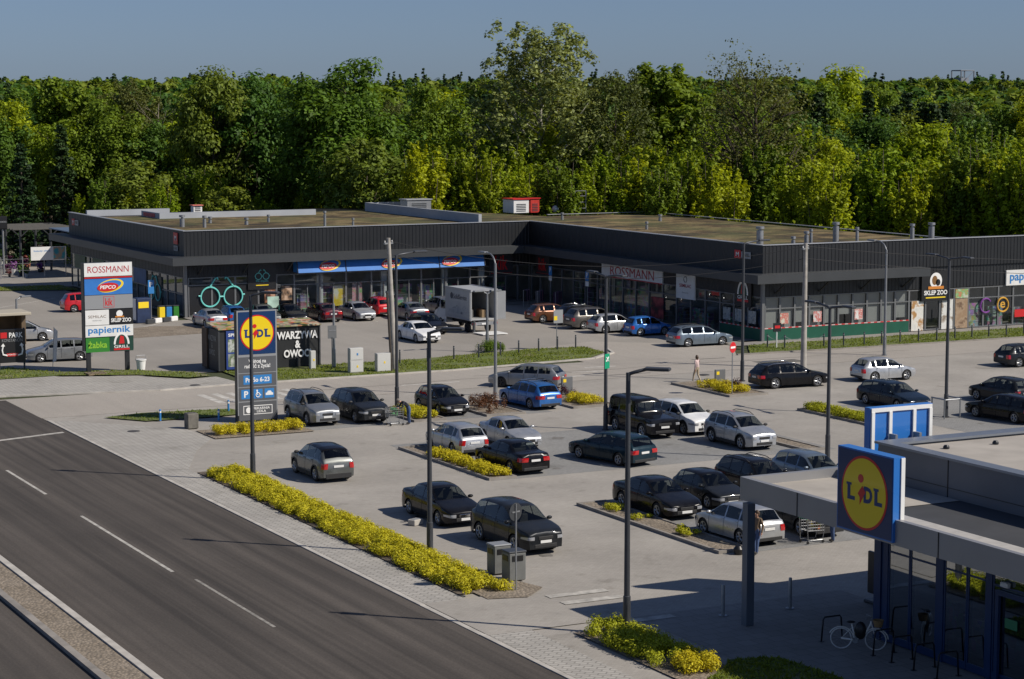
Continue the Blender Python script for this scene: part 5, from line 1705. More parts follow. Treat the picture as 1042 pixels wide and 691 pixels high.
b = MB(); b.box(GX - .1, 53.75, .02, GX + .3, 54.1, 4.2); b.build('blue_post', M_SBLUE, st)
sbay(46.2, 48.34, 3.0); sbay(44, 46.18, 3.0); sbay(40, 44)
b = MB(); b.box(GX - .16, 46.5, .1, GX - .06, 46.62, 2.9); b.box(GX - .16, 47.95, .1, GX - .06, 48.1, 2.9); b.box(GX - .16, 46.62, 2.75, GX - .06, 47.95, 2.9)
dr = b.build('door', M_SBLUE, st)
pl = Plate((GX - .07, 47.45, 1.95), '-x')
o = pl.rect('green_notice', 0, 0, .55, .3, plain('green_notice', (.03, .2, .09), .5), st, 0, .012)
b = MB(); b.cbox((GX - .12, 47.7, 3.12), (.14, .34, .16), 0, .02); b.build('door_sensor', M_WHITE, st)
b = MB(); b.poly(rect(GX + .2, 22, 46, 53.9), .04); b.build('shop_floor', M_FLOOR, st)
b = MB(); b.quad((45.9, 53.9, .05), (45.9, 22, .05), (45.9, 22, 4.2), (45.9, 53.9, 4.2)); b.quad((GX + .2, 53.7, .05), (46, 53.7, .05), (46, 53.7, 4.2), (GX + .2, 53.7, 4.2)); b.build('inner_wall', M_INWALL, st)
b = MB(); b.box(GX + .32, 53.9, .0, 46, 54.0, 4.2); b.build('side_wall', M_FASCD, st)
for (y, h) in ((52.6, 1.4), (51.2, 1.1), (49.3, 1.7), (45, 1.5)):
    b = MB(); b.box(43.6, y - .45, .05, 44.1, y + .45, h); o = b.build('display_stand', M_GOODS)
    q = MB(); q.box(43.55, y - .48, h, 44.15, y + .48, h + .04); link('top_board', q.mesh('top_board', M_COLUMN), o)
    tag(o, 'display stand inside the supermarket window', 'display stand', 'display stands inside the supermarket')
# roof sign facing the road
t = thing('store_sign', 'large square blue sign with a yellow disc fixed to the supermarket canopy edge', 'sign')
b = MB(); b.box(39.1, 49.73, 4.28, 39.52, 52.53, 6.88); b.build('sign_case', M_LBLUE2, t)
pl = Plate((39.098, 51.13, 5.58), '-x')
pl.rect('sign_face', 0, 0, 2.7, 2.5, M_LBLUE, t, 0, .012)
disc_logo(pl, t, 1.28, .014)
b = MB(); b.box(39.36, 49.69, 4.3, 39.5, 49.73, 6.86); b.build('sign_edge', M_WHITE, t)
# second sign seen from behind
t = thing('store_sign', 'second square roof sign seen from behind as blue panels in a white frame', 'sign')
b = MB(); b.box(44.6, 58.12, 4.3, 47.35, 58.42, 6.94); b.build('sign_case', M_LBLUE2, t)
b = MB()
b.box(44.64, 58.06, 6.78, 47.3, 58.115, 6.92); b.box(44.64, 58.06, 4.4, 47.3, 58.115, 4.55)
for x in (44.64, 45.4, 46.45, 47.17): b.box(x, 58.04, 4.55, x + .13, 58.115, 6.78)
b.build('white_frame', M_WHITE, t)
pl = Plate((45.97, 58.425, 5.62), '+y'); pl.rect('sign_face', 0, 0, 2.7, 2.6, M_LBLUE, t, 0, .012); disc_logo(pl, t, 1.3, .014)
b = MB()
for x in (45.46, 46.51): b.box(x - .05, 57.7, 4.7, x + .05, 58.03, 6.0)
b.build('bracket', M_STEEL, t)

# ------------------------------------------------------------------ price pylon
t = thing('price_pylon', 'tall grey pylon topped by the blue square with a yellow disc on the golden hedge', 'pylon sign', (0, 0, 0))
M_PYL = plain('pylon_dark_side', (.03, .032, .036), .4, .2)
M_PYG = plain('pylon_slate_panel', (.105, .11, .118), .45, .1)
Y0 = 107.9
b = MB(); b.box(39.62, Y0, .02, 41.95, Y0 + .42, 6.2); b.build('case', M_PYL, t)
pl = Plate((40.785, Y0, 0), '-y')
pl.rect('backing', 0, 3.3, 2.33, 5.8, M_GREYS, t, 0, .02)
pl.rect('logo_square', 0, 4.95, 2.17, 2.35, M_LBLUE, t, .02, .035)
plc = Plate((40.785, Y0 - .036, 4.95), '-y'); disc_logo(plc, t, 1.1, .002)
pl.rect('slate_panel', 0, 3.2, 2.2, .86, M_PYG, t, .02, .03); pl.text('Więcej na\nradość z życia!', 0, 3.22, 1.5, .55, M_WTXT, t, .034, .02)
pl.rect('slate_panel', 0, 2.36, 2.2, .72, M_PYG, t, .02, .03); pl.rect('hours_panel', 0, 2.36, 1.65, .5, M_PBLUE, t, .03, .036); pl.text('Pn-So 6-23', 0, 2.36, 1.4, .26, M_WTXT, t, .04, .03)
pl.rect('slate_panel', 0, 1.57, 2.2, .74, M_PYG, t, .02, .03)
for i, s_ in enumerate('P'): pl.rect('blue_tile', -.68, 1.57, .56, .52, M_PBLUE, t, .03, .036); pl.text(s_, -.68, 1.57, .24, .36, M_WTXT, t, .04, .03)
pl.rect('blue_tile', 0, 1.57, .56, .52, M_PBLUE, t, .03, .036)
pl.disc('wheelchair_head', -.04, 1.75, .05, .05, M_WTXT, t, .04, .044, 12); pl.ring('wheelchair_wheel', .0, 1.5, .12, .025, M_WTXT, t, .045, 14)
pl.rect('wheelchair_back', -.04, 1.61, .06, .2, M_WTXT, t, .04, .046); pl.rect('wheelchair_leg', .12, 1.5, .14, .05, M_WTXT, t, .04, .046)
pl.rect('blue_tile', .68, 1.57, .56, .52, M_PBLUE, t, .03, .036)
pl.shape('car_pictogram', [(.46, 1.46), (.90, 1.46), (.90, 1.58), (.82, 1.6), (.76, 1.7), (.6, 1.7), (.53, 1.6), (.46, 1.58)], M_WTXT, t, .04, .046)
pl.rect('slate_panel', 0, .62, 2.2, 1.02, M_PYG, t, .02, .03); pl.rect('outline_box', .0, .68, 1.7, .5, M_WTXT, t, .03, .034); pl.rect('outline_fill', 0, .68, 1.62, .42, M_PYG, t, .0341, .038)
pl.text('PIEKARNIA\nLIDLA', .2, .68, 1.0, .3, M_WTXT, t, .042, .015); pl.disc('wheat_badge', -.55, .68, .15, .17, M_WTXT, t, .038, .044, 14)
# ------------------------------------------------------------------ tenants pylon
t = thing('tenant_pylon', 'wide pylon of stacked shop boards with red capitals on top, on the left verge', 'pylon sign')
b = MB()
Y1 = 132.7
for x in (38.55, 41.15):
    b = MB(); b.box(x - .13, Y1 + .02, .02, x + .13, Y1 + .3, 7.1); b.build('post', M_PYL, t)
b = MB(); b.box(38.2, Y1, 1.45, 41.55, Y1 + .34, 7.2); b.build('case', M_PYL, t)
pl = Plate((39.93, Y1, 0), '-y')
W_ = 3.2
pl.rect('board', 0, 6.72, W_, .92, M_WHITE, t, 0, .05); pl.text('ROSSMANN', 0, 6.75, 2.75, .42, M_CRIM, t, .056, 0); pl.rect('red_strip', 0, 6.24, W_, .12, M_REDS, t, 0, .05)
pl.rect('board', 0, 5.62, W_, 1.04, M_BLUE, t, 0, .05); oval_logo(Plate((39.93 - 0, Y1 - .04, 5.62), '-y'), 0, 0, 1.7, t)
pl.rect('board', 0, 4.62, W_, .9, M_GREYS, t, 0, .05); pl.rect('red_frame', 0, 4.62, .72, .74, M_REDS, t, .05, .054); pl.rect('red_frame_fill', 0, 4.62, .66, .68, M_GREYS, t, .0541, .058); pl.text('kik', 0, 4.62, .5, .5, M_REDS, t, .062, .02)
pl.rect('board', -.8, 3.62, 1.58, .98, M_WHITE, t, 0, .05); pl.text('SEMILAC', -.8, 3.68, 1.2, .18, plain('taupe_letters', (.2, .14, .1), .5), t, .056, 0); pl.text('beauty', -.8, 3.42, .6, .1, M_GREYS, t, .056, 0)
pl.rect('board', .8, 3.62, 1.58, .98, M_BLACKS, t, 0, .05); pl.text('SKLEP ZOO', .8, 3.4, 1.35, .26, M_WTXT, t, .056, .03); pl.disc('badge', .7, 3.82, .22, .22, M_WTXT, t, .05, .056, 16); pl.rect('badge_banner', .7, 3.62, .6, .09, MATS['orange_banner'], t, .056, .06)
pl.rect('board', 0, 2.72, W_, .74, M_WHITE, t, 0, .05); pl.text('papiernik', 0, 2.74, 2.85, .58, M_PBLUE, t, .056, .02)
pl.rect('board', -.8, 1.82, 1.58, .94, M_LIME, t, 0, .05); pl.text('żabka', -.8, 1.85, 1.25, .46, plain('lime_letters', (.25, .5, .03), .5), t, .056, .02)
pl.rect('board', .8, 1.82, 1.58, .94, M_DKGREEN, t, 0, .05); grill(Plate((40.73, Y1 - .045, 1.85), '-y'), t, .85, -.05)
# ------------------------------------------------------------------ direction board, flag
t = thing('direction_board', 'small black board with a red square, white PARK lettering and two curved arrows', 'sign')
b = MB(); b.box(33.9, 136.3, .9, 35.35, 136.42, 3.35) if False else b.box(33.55, 136.2, .55, 35.3, 136.34, 2.75); b.build('board', M_BLACKS, t)
for x in (33.6, 35.25):
    b = MB(); b.box(x - .05, 136.34, .05, x + .05, 136.44, 2.8); b.build('post', M_DKSTEEL, t)
pl = Plate((34.43, 136.2, 1.65), '-y')
pl.rect('red_square', -.55, .72, .42, .38, M_REDS, t, 0, .012); pl.text('PARK', .25, .72, .9, .34, M_WTXT, t, .014, .02); pl.text('KONSTANCIN', 0, .38, 1.35, .2, M_GREYS, t, .014, 0)
for s_ in (-1, 1):
    b = MB(); b.tube([pl.P(s_ * x, y, .02) for x, y in ((.35, -.62), (.62, -.55), (.68, -.25), (.62, .0))], .06, 5); b.build('arrow', M_WTXT, t)
    pl.shape('arrow_head', [(s_ * .62 - .14, 0), (s_ * .62 + .14, 0), (s_ * .6, .2)], M_WTXT, t, .01, .02)
pl.rect('red_band', 0, -.58, .75, .2, M_REDS, t, 0, .014); pl.text('WJAZDY', 0, -.58, .6, .12, M_WTXT, t, .018)
t = thing('feather_flag', 'thin white feather flag on a pole stuck in the left verge', 'flag')
b = MB(); b.cyl((36.75, 135.0, .03), (36.9, 135.0, 2.9), .02, n=6); b.build('pole', M_STEEL, t)
b = MB(); P_ = [(36.80, 135.0, .55), (37.05, 135.15, .65), (37.15, 135.22, 1.6), (37.2, 135.2, 2.6), (36.9, 135.0, 2.85)]
b.add(P_ + [(x, y + .012, z) for x, y, z in P_], [(0, 1, 2, 3, 4), (9, 8, 7, 6, 5)] + [(i, i + 5, (i + 1) % 5 + 5, (i + 1) % 5) for i in range(5)]); b.build('cloth', M_WHITE, t)
# ------------------------------------------------------------------ fruit and vegetable kiosk
t = thing('produce_kiosk', 'black market container with white lettering and a fruit printed roof edge', 'kiosk')
b = MB(); b.cbox((49.65, 130.5, 1.42), (7.1, 3.0, 2.74), 0, .04); b.build('wall', plain('kiosk_black_sheet', (.022, .023, .024), .5, .1, var=.2, vscale=1.2), t)
b = MB()
for x in (46.12, 48.3, 49.9, 51.6, 53.2): b.box(x - .05, 128.94, .1, x + .05, 129.0, 2.8)
b.build('frame', M_DKSTEEL, t)
b = MB(); b.box(46.0, 131.0, .1, 46.1, 131.98, 2.75); b.build('brown_end_panel', plain('brown_board', (.10, .06, .035), .7, var=.2), t)
m, nt, b_ = new_mat('fruit_print')
v = nt.nodes.new('ShaderNodeTexVoronoi'); v.inputs['Scale'].default_value = 3.2; nt.links.new(pos(nt), v.inputs['Vector'])
sp = nt.nodes.new('ShaderNodeSeparateColor'); nt.links.new(v.outputs['Color'], sp.inputs['Color'])
nt.links.new(ramp(nt, sp.outputs[0], [(0, (.05, .06, .03)), (.3, (.35, .3, .2)), (.5, (.45, .08, .02)), (.62, (.5, .42, .3)), (.8, (.1, .18, .03)), (1, (.5, .3, .05))]), b_.inputs['Base Color'])
M_FRUIT = m
b = MB(); b.add([(46.05, 128.85, 2.8), (53.3, 128.85, 2.8), (53.3, 131.2, 3.02), (46.05, 131.2, 3.02), (46.05, 128.85, 2.88), (53.3, 128.85, 2.88), (53.3, 131.2, 3.10), (46.05, 131.2, 3.10)], [(3, 2, 1, 0), (4, 5, 6, 7), (0, 1, 5, 4), (1, 2, 6, 5), (2, 3, 7, 6), (3, 0, 4, 7)]); b.build('printed_roof', M_FRUIT, t)
pl = Plate((51.6, 128.94, 1.5), '-y'); pl.text('WARZYWA\n&\nOWOCI', 0, .1, 2.9, 1.75, M_WTXT, t, .012, .035)
pl = Plate((46.095, 130.2, 1.5), '-x'); pl.text('WARZYWA\n&\nOWOCI', 0, .2, 1.6, 1.3, M_GREYS, t, .012, .01)
t2 = thing('sale_banner', 'blue sale banner with house pictures hung on the black kiosk', 'banner'); pl = Plate((47.6, 128.93, 1.45), '-y')
pl.rect('banner_cloth', 0, 0, 2.0, 2.55, plain('navy_banner', (.02, .05, .22), .5), t2, 0, .012); pl.text('SPRZEDAŻ', 0, 1.02, 1.7, .28, M_WTXT, t2, .016, .03)
pl.rect('house_picture', 0, .28, 1.75, .85, artmat('house_print_a', (.05, .12, .03), (.5, .52, .5), (.12, .16, .08), 1.8), t2, .012, .018); pl.rect('house_picture', 0, -.68, 1.75, .85, artmat('house_print_b', (.3, .32, .33), (.1, .15, .06), (.55, .55, .53), 1.5), t2, .012, .018)
# small kiosk at the left frame edge
t = thing('market_stall', 'beige market stall with a flat pale roof at the left frame edge', 'stall')
b = MB(); b.box(35.4, 151.0, .02, 39.2, 153.0, .5); b.box(35.4, 152.8, .5, 39.2, 153.0, 2.2); b.box(38.9, 151.0, .5, 39.2, 152.8, 2.2); b.box(35.4, 151, .5, 35.7, 152.8, 2.2); b.build('wall', plain('brown_stall_wall', (.12, .085, .05), .8, var=.2), t)
b = MB(); b.cbox((37.3, 151.8, 2.3), (4.3, 2.9, .22), 0, .03); b.build('roof', plain('cream_roof', (.42, .38, .3), .6), t)
# ------------------------------------------------------------------ street furniture
M_LPOST = plain('lamp_post_grey', (.058, .062, .07), .45, .3, var=.1, vscale=3)
M_LPOST2 = plain('galvanised_lamp_post', (.24, .25, .26), .45, .5, var=.1, vscale=3)
M_CONC = plain('pole_concrete', (.33, .31, .28), .9, var=.2, vscale=2.5, bump=.3)
M_WIRE = plain('cable', (.02, .02, .022), .7)
M_LED = plain('lamp_glass', (.5, .5, .48), .2)
def led_head(parent, p, d, m):
    """flat lamp head starting at p along d"""
    d = Vector(d).normalized(); a = math.atan2(d.y, d.x)
    b = MB(); c = Vector(p) + d * .36
    b.cbox((c.x, c.y, c.z + .01), (.85, .32, .11), a, .03)
    o = b.build('lamp_head', m, parent)
    q = MB(); q.cbox((c.x, c.y, c.z - .045), (.5, .18, .02), a)
    link('lens', q.mesh('lens', M_LED), o)
def lamp(label, x, y, h, arms, m=None, reach=1.15, curved=False, group=None):
    m = m or M_LPOST
    t = thing('street_lamp', label, 'street lamp', (x, y, 0), 0, group)
    b = MB(); b.tube([(0, 0, 0), (0, 0, 1.3), (0, 0, 1.32), (0, 0, h)], [.13, .125, .10, .075], 12); b.build('pole', m, t, 40)
    b = MB(); b.cyl((0, 0, 0), (0, 0, .06), .2, n=12); b.build('base_plate', m, t)
    b = MB(); b.box(-.05, -.125, .6, .05, -.095, 1.05); b.build('service_door', m, t)
    for d in arms:
        d = Vector(d)
        b = MB()
        if curved:
            pts = [(0, 0, h - .2)] + [tuple(d * (reach * (1 - math.cos(a))) + Vector((0, 0, h - .2 + .75 * math.sin(a)))) for a in np.linspace(.25, PI / 2, 7)] + [tuple(d * (reach + .35) + Vector((0, 0, h + .55)))]
            b.tube(pts, .045, 8); e = Vector(pts[-1])
        else:
            pts = [(0, 0, h - .3), (0, 0, h - .12), tuple(d * .06 + Vector((0, 0, h - .03))), tuple(d * .2 + Vector((0, 0, h + .02))), tuple(d * reach + Vector((0, 0, h + .14)))]
            b.tube(pts, .06, 8); e = Vector(pts[-1])
        b.build('arm', m, t, True)
        led_head(t, e, d + Vector((0, 0, .0)), m)
    return t
lamp('dark lamp post rising from the long golden hedge halfway along it', 34.4, 72.4, 8.75, [(.72, -.69, 0)], None, .62)
lamp('dark lamp post nearest the camera, rising from the short golden hedge', 34.9, 58.3, 8.75, [(.72, -.69, 0)], None, .62)
lamp('dark lamp post standing in front of the blue and yellow price pylon', 34.0, 90.7, 8.7, [(.72, -.69, 0)], None, .62)
lamp('dark lamp post next to the bending shopper', 49.5, 108.5, 8.9, [(1, 0, 0)])
L4 = lamp('double armed dark lamp post with a green sign behind the boxy off-roader', 56.3, 96.4, 8.3, [(0, 1, 0), (0, -1, 0)])
lamp('dark lamp post beside the black estate car by the no entry sign', 74.0, 109.6, 8.75, [(1, 0, 0)])
lamp('double armed dark lamp post with a steel hoop guard at the right', 75.5, 91.5, 8.9, [(0, 1, 0), (0, -1, 0)])
lamp('double armed dark lamp post half hidden behind the supermarket canopy', 61.0, 82.8, 7.6, [(0, 1, 0), (0, -1, 0)])
lamp('curved silver street lamp rising from the rusty shrubs', 57.1, 110.9, 8.0, [(0, 1, 0)], M_LPOST2, .9, True)
lamp('curved silver street lamp standing behind the small silver hatchback', 90.4, 116.3, 7.4, [(0, 1, 0)], M_LPOST2, .9, True)
lamp('short thin grey lamp post on the verge in front of the box truck', 66.8, 131.0, 4.2, [(1, 0, 0), (-1, 0, 0)], M_LPOST2, .3)
lamp('short grey lamp post at the left behind the market stall', 39.5, 154.7, 3.0, [(1, .3, 0)], M_LPOST2, .4)
# green sign on the lamp post
t = thing('assembly_sign', 'green and white assembly point sign fixed to the double armed lamp post', 'sign'); pl = Plate((56.3, 96.28, 3.75), R(28))
pl.rect('plate', 0, 0, .48, .8, plain('traffic_green', (.0, .28, .14), .5), t, 0, .02)
for a in (R(45), R(135)):
    b = MB(); b.tube([pl.P(.17 * math.cos(a), .1 + .17 * math.sin(a), .025), pl.P(-.17 * math.cos(a), .1 - .17 * math.sin(a), .025)], .04, 5); b.build('white_cross', M_WTXT, t)
t = thing('hoop_guard', 'galvanised steel hoop guard around the right hand lamp post', 'guard rail')
for s_ in (-.55, .55):
    b = MB(); b.tube([(75.5 + s_, 90.95, .01), (75.5 + s_, 90.95, 1.1)], .04, 8)
    b.tube([(75.5 + s_, 92.05, .01), (75.5 + s_, 92.05, 1.1)], .04, 8); b.tube([(75.5 + s_, 90.9, 1.1), (75.5 + s_, 92.1, 1.1)], .045, 8); b.build('hoop', M_STEEL, t)
b = MB(); b.tube([(74.95, 90.95, 1.08), (76.05, 90.95, 1.08)], .04, 8); b.build('cross_bar', M_STEEL, t)
# concrete poles and wires
def conc(label, x, y, h, lean, arms=()):
    t = thing('utility_pole', label, 'utility pole')
    b = MB(); b.tube([(x, y, 0), (x + lean[0], y + lean[1], h)], [.21, .13], 10); b.build('pole', M_CONC, t, 40)
    b = MB(); b.cbox((x + lean[0], y + lean[1], h - .35), (.9, .1, .1), .5); b.build('cross_arm', M_STEEL, t)
    for s_ in (-.38, .38):
        b = MB(); b.lathe([(.02, 0), (.05, .04), (.03, .08), (.05, .12), (.001, .15)], (x + lean[0] + s_ * .88, y + lean[1] + s_ * .48, h - .3), n=8); b.build('insulator', M_WHITE, t)
    return (x + lean[0], y + lean[1], h - .2)
e1 = conc('leaning concrete utility pole with stickers, left of the white hatchback', 56.7, 124.6, 8.75, (-.35, .1))
e2 = conc('straight concrete utility pole beside the black estate car', 81.3, 113.2, 8.3, (.1, .1))
b = MB()
def wire(name, p, q, sag, label):
    b = MB(); P_ = []
    for i in range(15):
        u_ = i / 14; P_.append((p[0] + (q[0] - p[0]) * u_, p[1] + (q[1] - p[1]) * u_, p[2] + (q[2] - p[2]) * u_ - sag * 4 * u_ * (1 - u_)))
    b.tube(P_, .018, 4); tag(b.build('overhead_wire', M_WIRE), label, 'wire')
wire('w', e1, e2, 1.5, 'upper overhead wire sagging between the two concrete poles')
wire('w', (e1[0], e1[1], 7.7), (e2[0], e2[1], 7.3), 1.5, 'lower overhead wire sagging between the two concrete poles')
wire('w', e2, (120, 108, 6.6), .7, 'upper overhead wire running from the straight pole to the right frame edge')
wire('w', (e2[0], e2[1], 7.3), (120, 107.5, 5.5), .7, 'lower overhead wire running from the straight pole to the right frame edge')
t = thing('wooden_post', 'thin dark cable post tied beside the leaning concrete pole', 'post'); b = MB(); b.tube([(56.3, 124.2, 0), (56.05, 124.3, 5.2)], [.09, .08], 8); b.build('post', plain('tarred_wood', (.05, .042, .035), .9, var=.3), t)
b = MB(); b.cyl((56.0, 124.28, 5.2), (56.05, 124.3, 5.3), .1, n=8); b.build('cap', M_DKSTEEL, t)
# bollards
def boll_proto(h):
    t = thing('bollard', 'x', 'bollard', (0, 0, 0))
    b = MB(); b.lathe([(.055, 0), (.055, h - .04), (.045, h - .01), (.001, h)], n=10); b.build('post', M_DKSTEEL, t, 40)
    b = MB(); b.lathe([(.058, h - .16), (.058, h - .1)], n=10); b.build('band', M_STEEL, t)
    return t
proto = boll_proto(.95)
g1 = 'dark bollards along the near edge of the upper car park'
g2 = 'dark bollards along the verge in front of the right wing'
done = False
for (pts, lab, g) in (([(58.4, 127.5), (60.5, 127.6), (62.6, 127.8), (64.6, 128.0), (66.5, 128.4), (68.1, 128.7), (69.9, 129.1), (71.7, 129.6), (73.3, 129.8)], 'slim dark bollard on the grass strip before the upper car park', g1),
                      ([(85.8, 123.9), (86.6, 122.9), (88.1, 122.6), (89.6, 122.3), (91.2, 122.1), (92.9, 121.9), (94.4, 121.8), (96.0, 121.7), (97.7, 121.7), (99.4, 121.7), (101.1, 121.7), (102.8, 121.8), (104.5, 121.9), (106.2, 121.9), (107.9, 121.9), (109.6, 121.9)], 'slim dark bollard on the grass verge before the right wing', g2)):
    for x, y in pts:
        if not done: c_ = proto; done = True; c_.location = (x, y, .06); c_['label'] = lab; c_['group'] = g
        else: copy_tree(proto, (x, y, .06), 0, lab, g)
t = thing('chain_rail', 'sagging chain slung between the first bollards at the building corner', 'chain')
for a, c_ in (((85.8, 123.9), (86.6, 122.9)), ((86.6, 122.9), (88.1, 122.6)), ((88.1, 122.6), (89.6, 122.3))):
    b = MB(); b.tube([(a[0] + (c_[0] - a[0]) * u_, a[1] + (c_[1] - a[1]) * u_, .92 - .3 * 4 * u_ * (1 - u_)) for u_ in np.linspace(0, 1, 8)], .018, 5); b.build('chain', M_STEEL, t)
for i, (x, y) in enumerate(((39.1, 58.9), (41.75, 58.7))):
    t = thing('steel_bollard', ('shaded steel bollard beside the canopy column', 'shaded steel bollard right of the canopy column')[i], 'bollard', (x, y, .02))
    b = MB(); b.lathe([(.06, 0), (.06, 1.05), (.05, 1.09), (.001, 1.1)], n=12); b.build('post', M_STEEL, t, 40)
    b = MB(); b.lathe([(.16, 0), (.16, .02), (.06, .025)], n=12); b.build('foot_plate', M_STEEL, t, 40)
for i, (x, y) in enumerate(((36.0, 110.4), (40.6, 112.1), (41.3, 108.9))):
    t = thing('blue_post', ('short blue post at the left end of the grass sliver', 'short blue post behind the price pylon', 'short blue post left of the price pylon')[i], 'post', (x if i < 2 else 38.9, y if i < 2 else 109.0, .05))
    b = MB(); b.lathe([(.06, 0), (.06, .62), (.001, .66)], n=10); b.build('post', M_PBLUE, t, 40); b = MB(); b.lathe([(.063, .45), (.063, .55)], n=10); b.build('band', M_WTXT, t)
# signs on posts
def post_sign(label, x, y, h, cat='traffic sign', name='road_sign', m=None):
    t = thing(name, label, cat, (x, y, 0))
    b = MB(); b.cyl((0, 0, 0), (0, 0, h), .032, n=8); b.build('post', m or M_STEEL, t, 40)
    return t
def disc_part(t, name, z, r, m, face, d0, d1, y=0.0):
    Plate((0, 0, z), face).disc(name, 0, 0, r, r, m, t, d0, d1, 28)
t = post_sign('round red no entry sign with a white bar on the planted island', 69.9, 104.6, 3.2)
pl = Plate((0, -.03, 2.9), R(22)); pl.disc('plate', 0, 0, .34, .34, M_GREYS, t, 0, .012, 28); pl.disc('red_face', 0, 0, .33, .33, plain('traffic_red', (.55, .01, .015), .45), t, .013, .018, 28); pl.rect('white_bar', 0, 0, .48, .12, M_WTXT, t, .02, .026)
t = post_sign('round sign seen from its dark grey back at the end of the long hedge', 34.55, 65.5, 3.2)
pl = Plate((0, .03, 2.9), R(20)); pl.disc('plate', 0, 0, .33, .33, M_DKSTEEL, t, -.01, .005, 28); pl.rect('bracket', 0, 0, .4, .05, M_STEEL, t, .006, .03)
t = post_sign('grey rectangular sign seen from behind on the upper verge left of the cabinets', 53.3, 127.1, 2.95)
pl = Plate((0, -.04, 2.5), '-y'); pl.rect('plate', .0, 0, .62, .85, plain('grey_sign_back', (.16, .165, .17), .5, .3), t, 0, .015); pl.rect('bracket', 0, .1, .5, .05, M_STEEL, t, .016, .03)
t = post_sign('grey and yellow parking sign on the grass before the silver hatchback', 71.8, 129.9, 2.9)
pl = Plate((0, -.04, 2.4), '-y'); pl.rect('plate', .1, 0, .75, .95, M_GREYS, t, 0, .015); pl.rect('yellow_patch', -.12, -.12, .26, .3, M_YEL, t, .016, .02)
post_t = lamp('plain thin grey pole at the right end of the black kiosk', 53.7, 127.7, 4.3, [], M_STEEL)
for i, (x, y) in enumerate(((61.6, 107.2), (71.0, 107.6))):
    t = thing('info_board', ('grey info board on the island beside the blue estate car', 'grey info board beside the no entry sign')[i], 'board', (x if i else 60.9, y if i else 108.9, .09))
    b = MB(); b.cbox((0, 0, .55), (.75, .12, 1.05), 0, .02); b.build('board', plain('grey_sign_back', (.16, .165, .17), .5, .3), t)
    Plate((0, -.06, .6), '-y').rect('yellow_label', -.18, .25, .2, .2, M_YEL, t, .002, .01)
for i, (y, lab) in enumerate(((158.3, 'blue parking sign on the shaded facade beside the red lettered sign'), (151.9, 'blue parking sign on the shaded facade left of the wide white sign'))):
    t = thing('parking_sign', lab, 'sign'); b = MB(); b.cyl((86.9, y, .05), (86.9, y, 3.5), .03, n=8); b.build('post', M_STEEL, t)
    pl = Plate((86.86, y, 3.1), '-x'); pl.rect('plate', 0, 0, .55, .8, M_PBLUE, t, 0, .015); pl.text('P', 0, .08, .26, .42, M_WTXT, t, .02, .03); pl.rect('white_plate', 0, -.65, .55, .4, M_WTXT, t, 0, .015)
t = thing('small_board', 'low black notice board on a white post at the building corner', 'board'); b = MB(); b.cyl((86.1, 123.2, .05), (86.1, 123.2, 1.3), .05, n=8); b.build('post', M_WHITE, t); b = MB(); b.cbox((86.1, 123.15, 1.55), (.65, .08, .62), 0, .01); b.build('board', M_BLACKS, t)
Plate((86.1, 123.105, 1.58), '-y').rect('red_print', 0, 0, .45, .2, M_REDS, t, 0, .008)
# cabinets
def cabinet(label, x, y, w, d, h, n=1):
    t = thing('utility_cabinet', label, 'utility cabinet', (x, y, .07))
    b = MB(); b.cbox((0, 0, h / 2), (w, d, h), 0, .02); b.build('case', plain('cabinet_grey_white', (.46, .46, .44), .6, var=.1, vscale=2), t)
    for k in range(n):
        q = MB(); q.cbox((0, -d / 2 - .006, h * (k + .5) / n), (w - .1, .014, h / n - .1), 0); o = q.build('door', plain('cabinet_door', (.52, .52, .5), .6), t)
        s_ = MB(); s_.cbox((.05, -d / 2 - .02, h * (k + .5) / n), (.1, .012, .14)); link('label_plate', s_.mesh('label_plate', M_PBLUE if k % 2 else M_YEL), o)
cabinet('tall white two door utility cabinet on the verge', 53.9, 124.6, .95, .4, 1.6, 2)
cabinet('lower wide white utility cabinet on the verge', 55.7, 124.3, .98, .4, 1.2, 1)
cabinet('narrow white utility cabinet in front of the kiosk', 52.1, 127.6, .38, .3, 1.2, 1)
# bins by the hedge
for i, (x, y) in enumerate(((35.3, 68.3), (35.25, 67.0))):
    t = thing('litter_bin', ('grey litter bin station by the long hedge, the further one', 'grey litter bin station by the long hedge, the nearer one with a flat dark top')[i], 'litter bin', (x, y, .06))
    b = MB(); b.cbox((0, 0, .52), (.7, .62, 1.04), 0, .03); b.build('case', plain('bin_grey_sheet', (.16, .165, .16), .5, .2, var=.1, vscale=3), t)
    b = MB(); b.cbox((0, 0, 1.07), (.74, .66, .07), 0, .02); b.build('lid', plain('bin_lid', (.25, .26, .27), .5, .2) if i == 0 else M_DKSTEEL, t)
    b = MB(); b.cbox((-.355, 0, .84), (.03, .4, .2)); b.cbox((0, -.315, .84), (.44, .03, .2)); b.build('opening', M_BLACKS, t)
t = thing('concrete_bin', 'square concrete litter bin at the junction corner', 'litter bin', (36.7, 107.2, .03)); b = MB(); b.cbox((0, 0, .42), (.62, .62, .84), 0, .04); b.build('case', plain('bin_concrete', (.15, .14, .12), .9, var=.25, vscale=4, bump=.4), t); b = MB(); b.lathe([(.2, .845), (.22, .86), (.24, .845)], n=14); b.build('rim', M_DKSTEEL, t)
t = thing('white_tub', 'white tub left on the verge beside the tenants pylon', 'tub', (41.9, 132.3, .08)); b = MB(); b.lathe([(.001, 0), (.26, 0), (.32, .62), (.36, .62), (.36, .7), (.3, .7), (.001, .6)], n=16); b.build('tub', M_WHITE, t, 40); b = MB(); b.tube([(-.36, 0, .66), (-.3, 0, .95), (.3, 0, .95), (.36, 0, .66)], .02, 5); b.build('handle', M_STEEL, t)
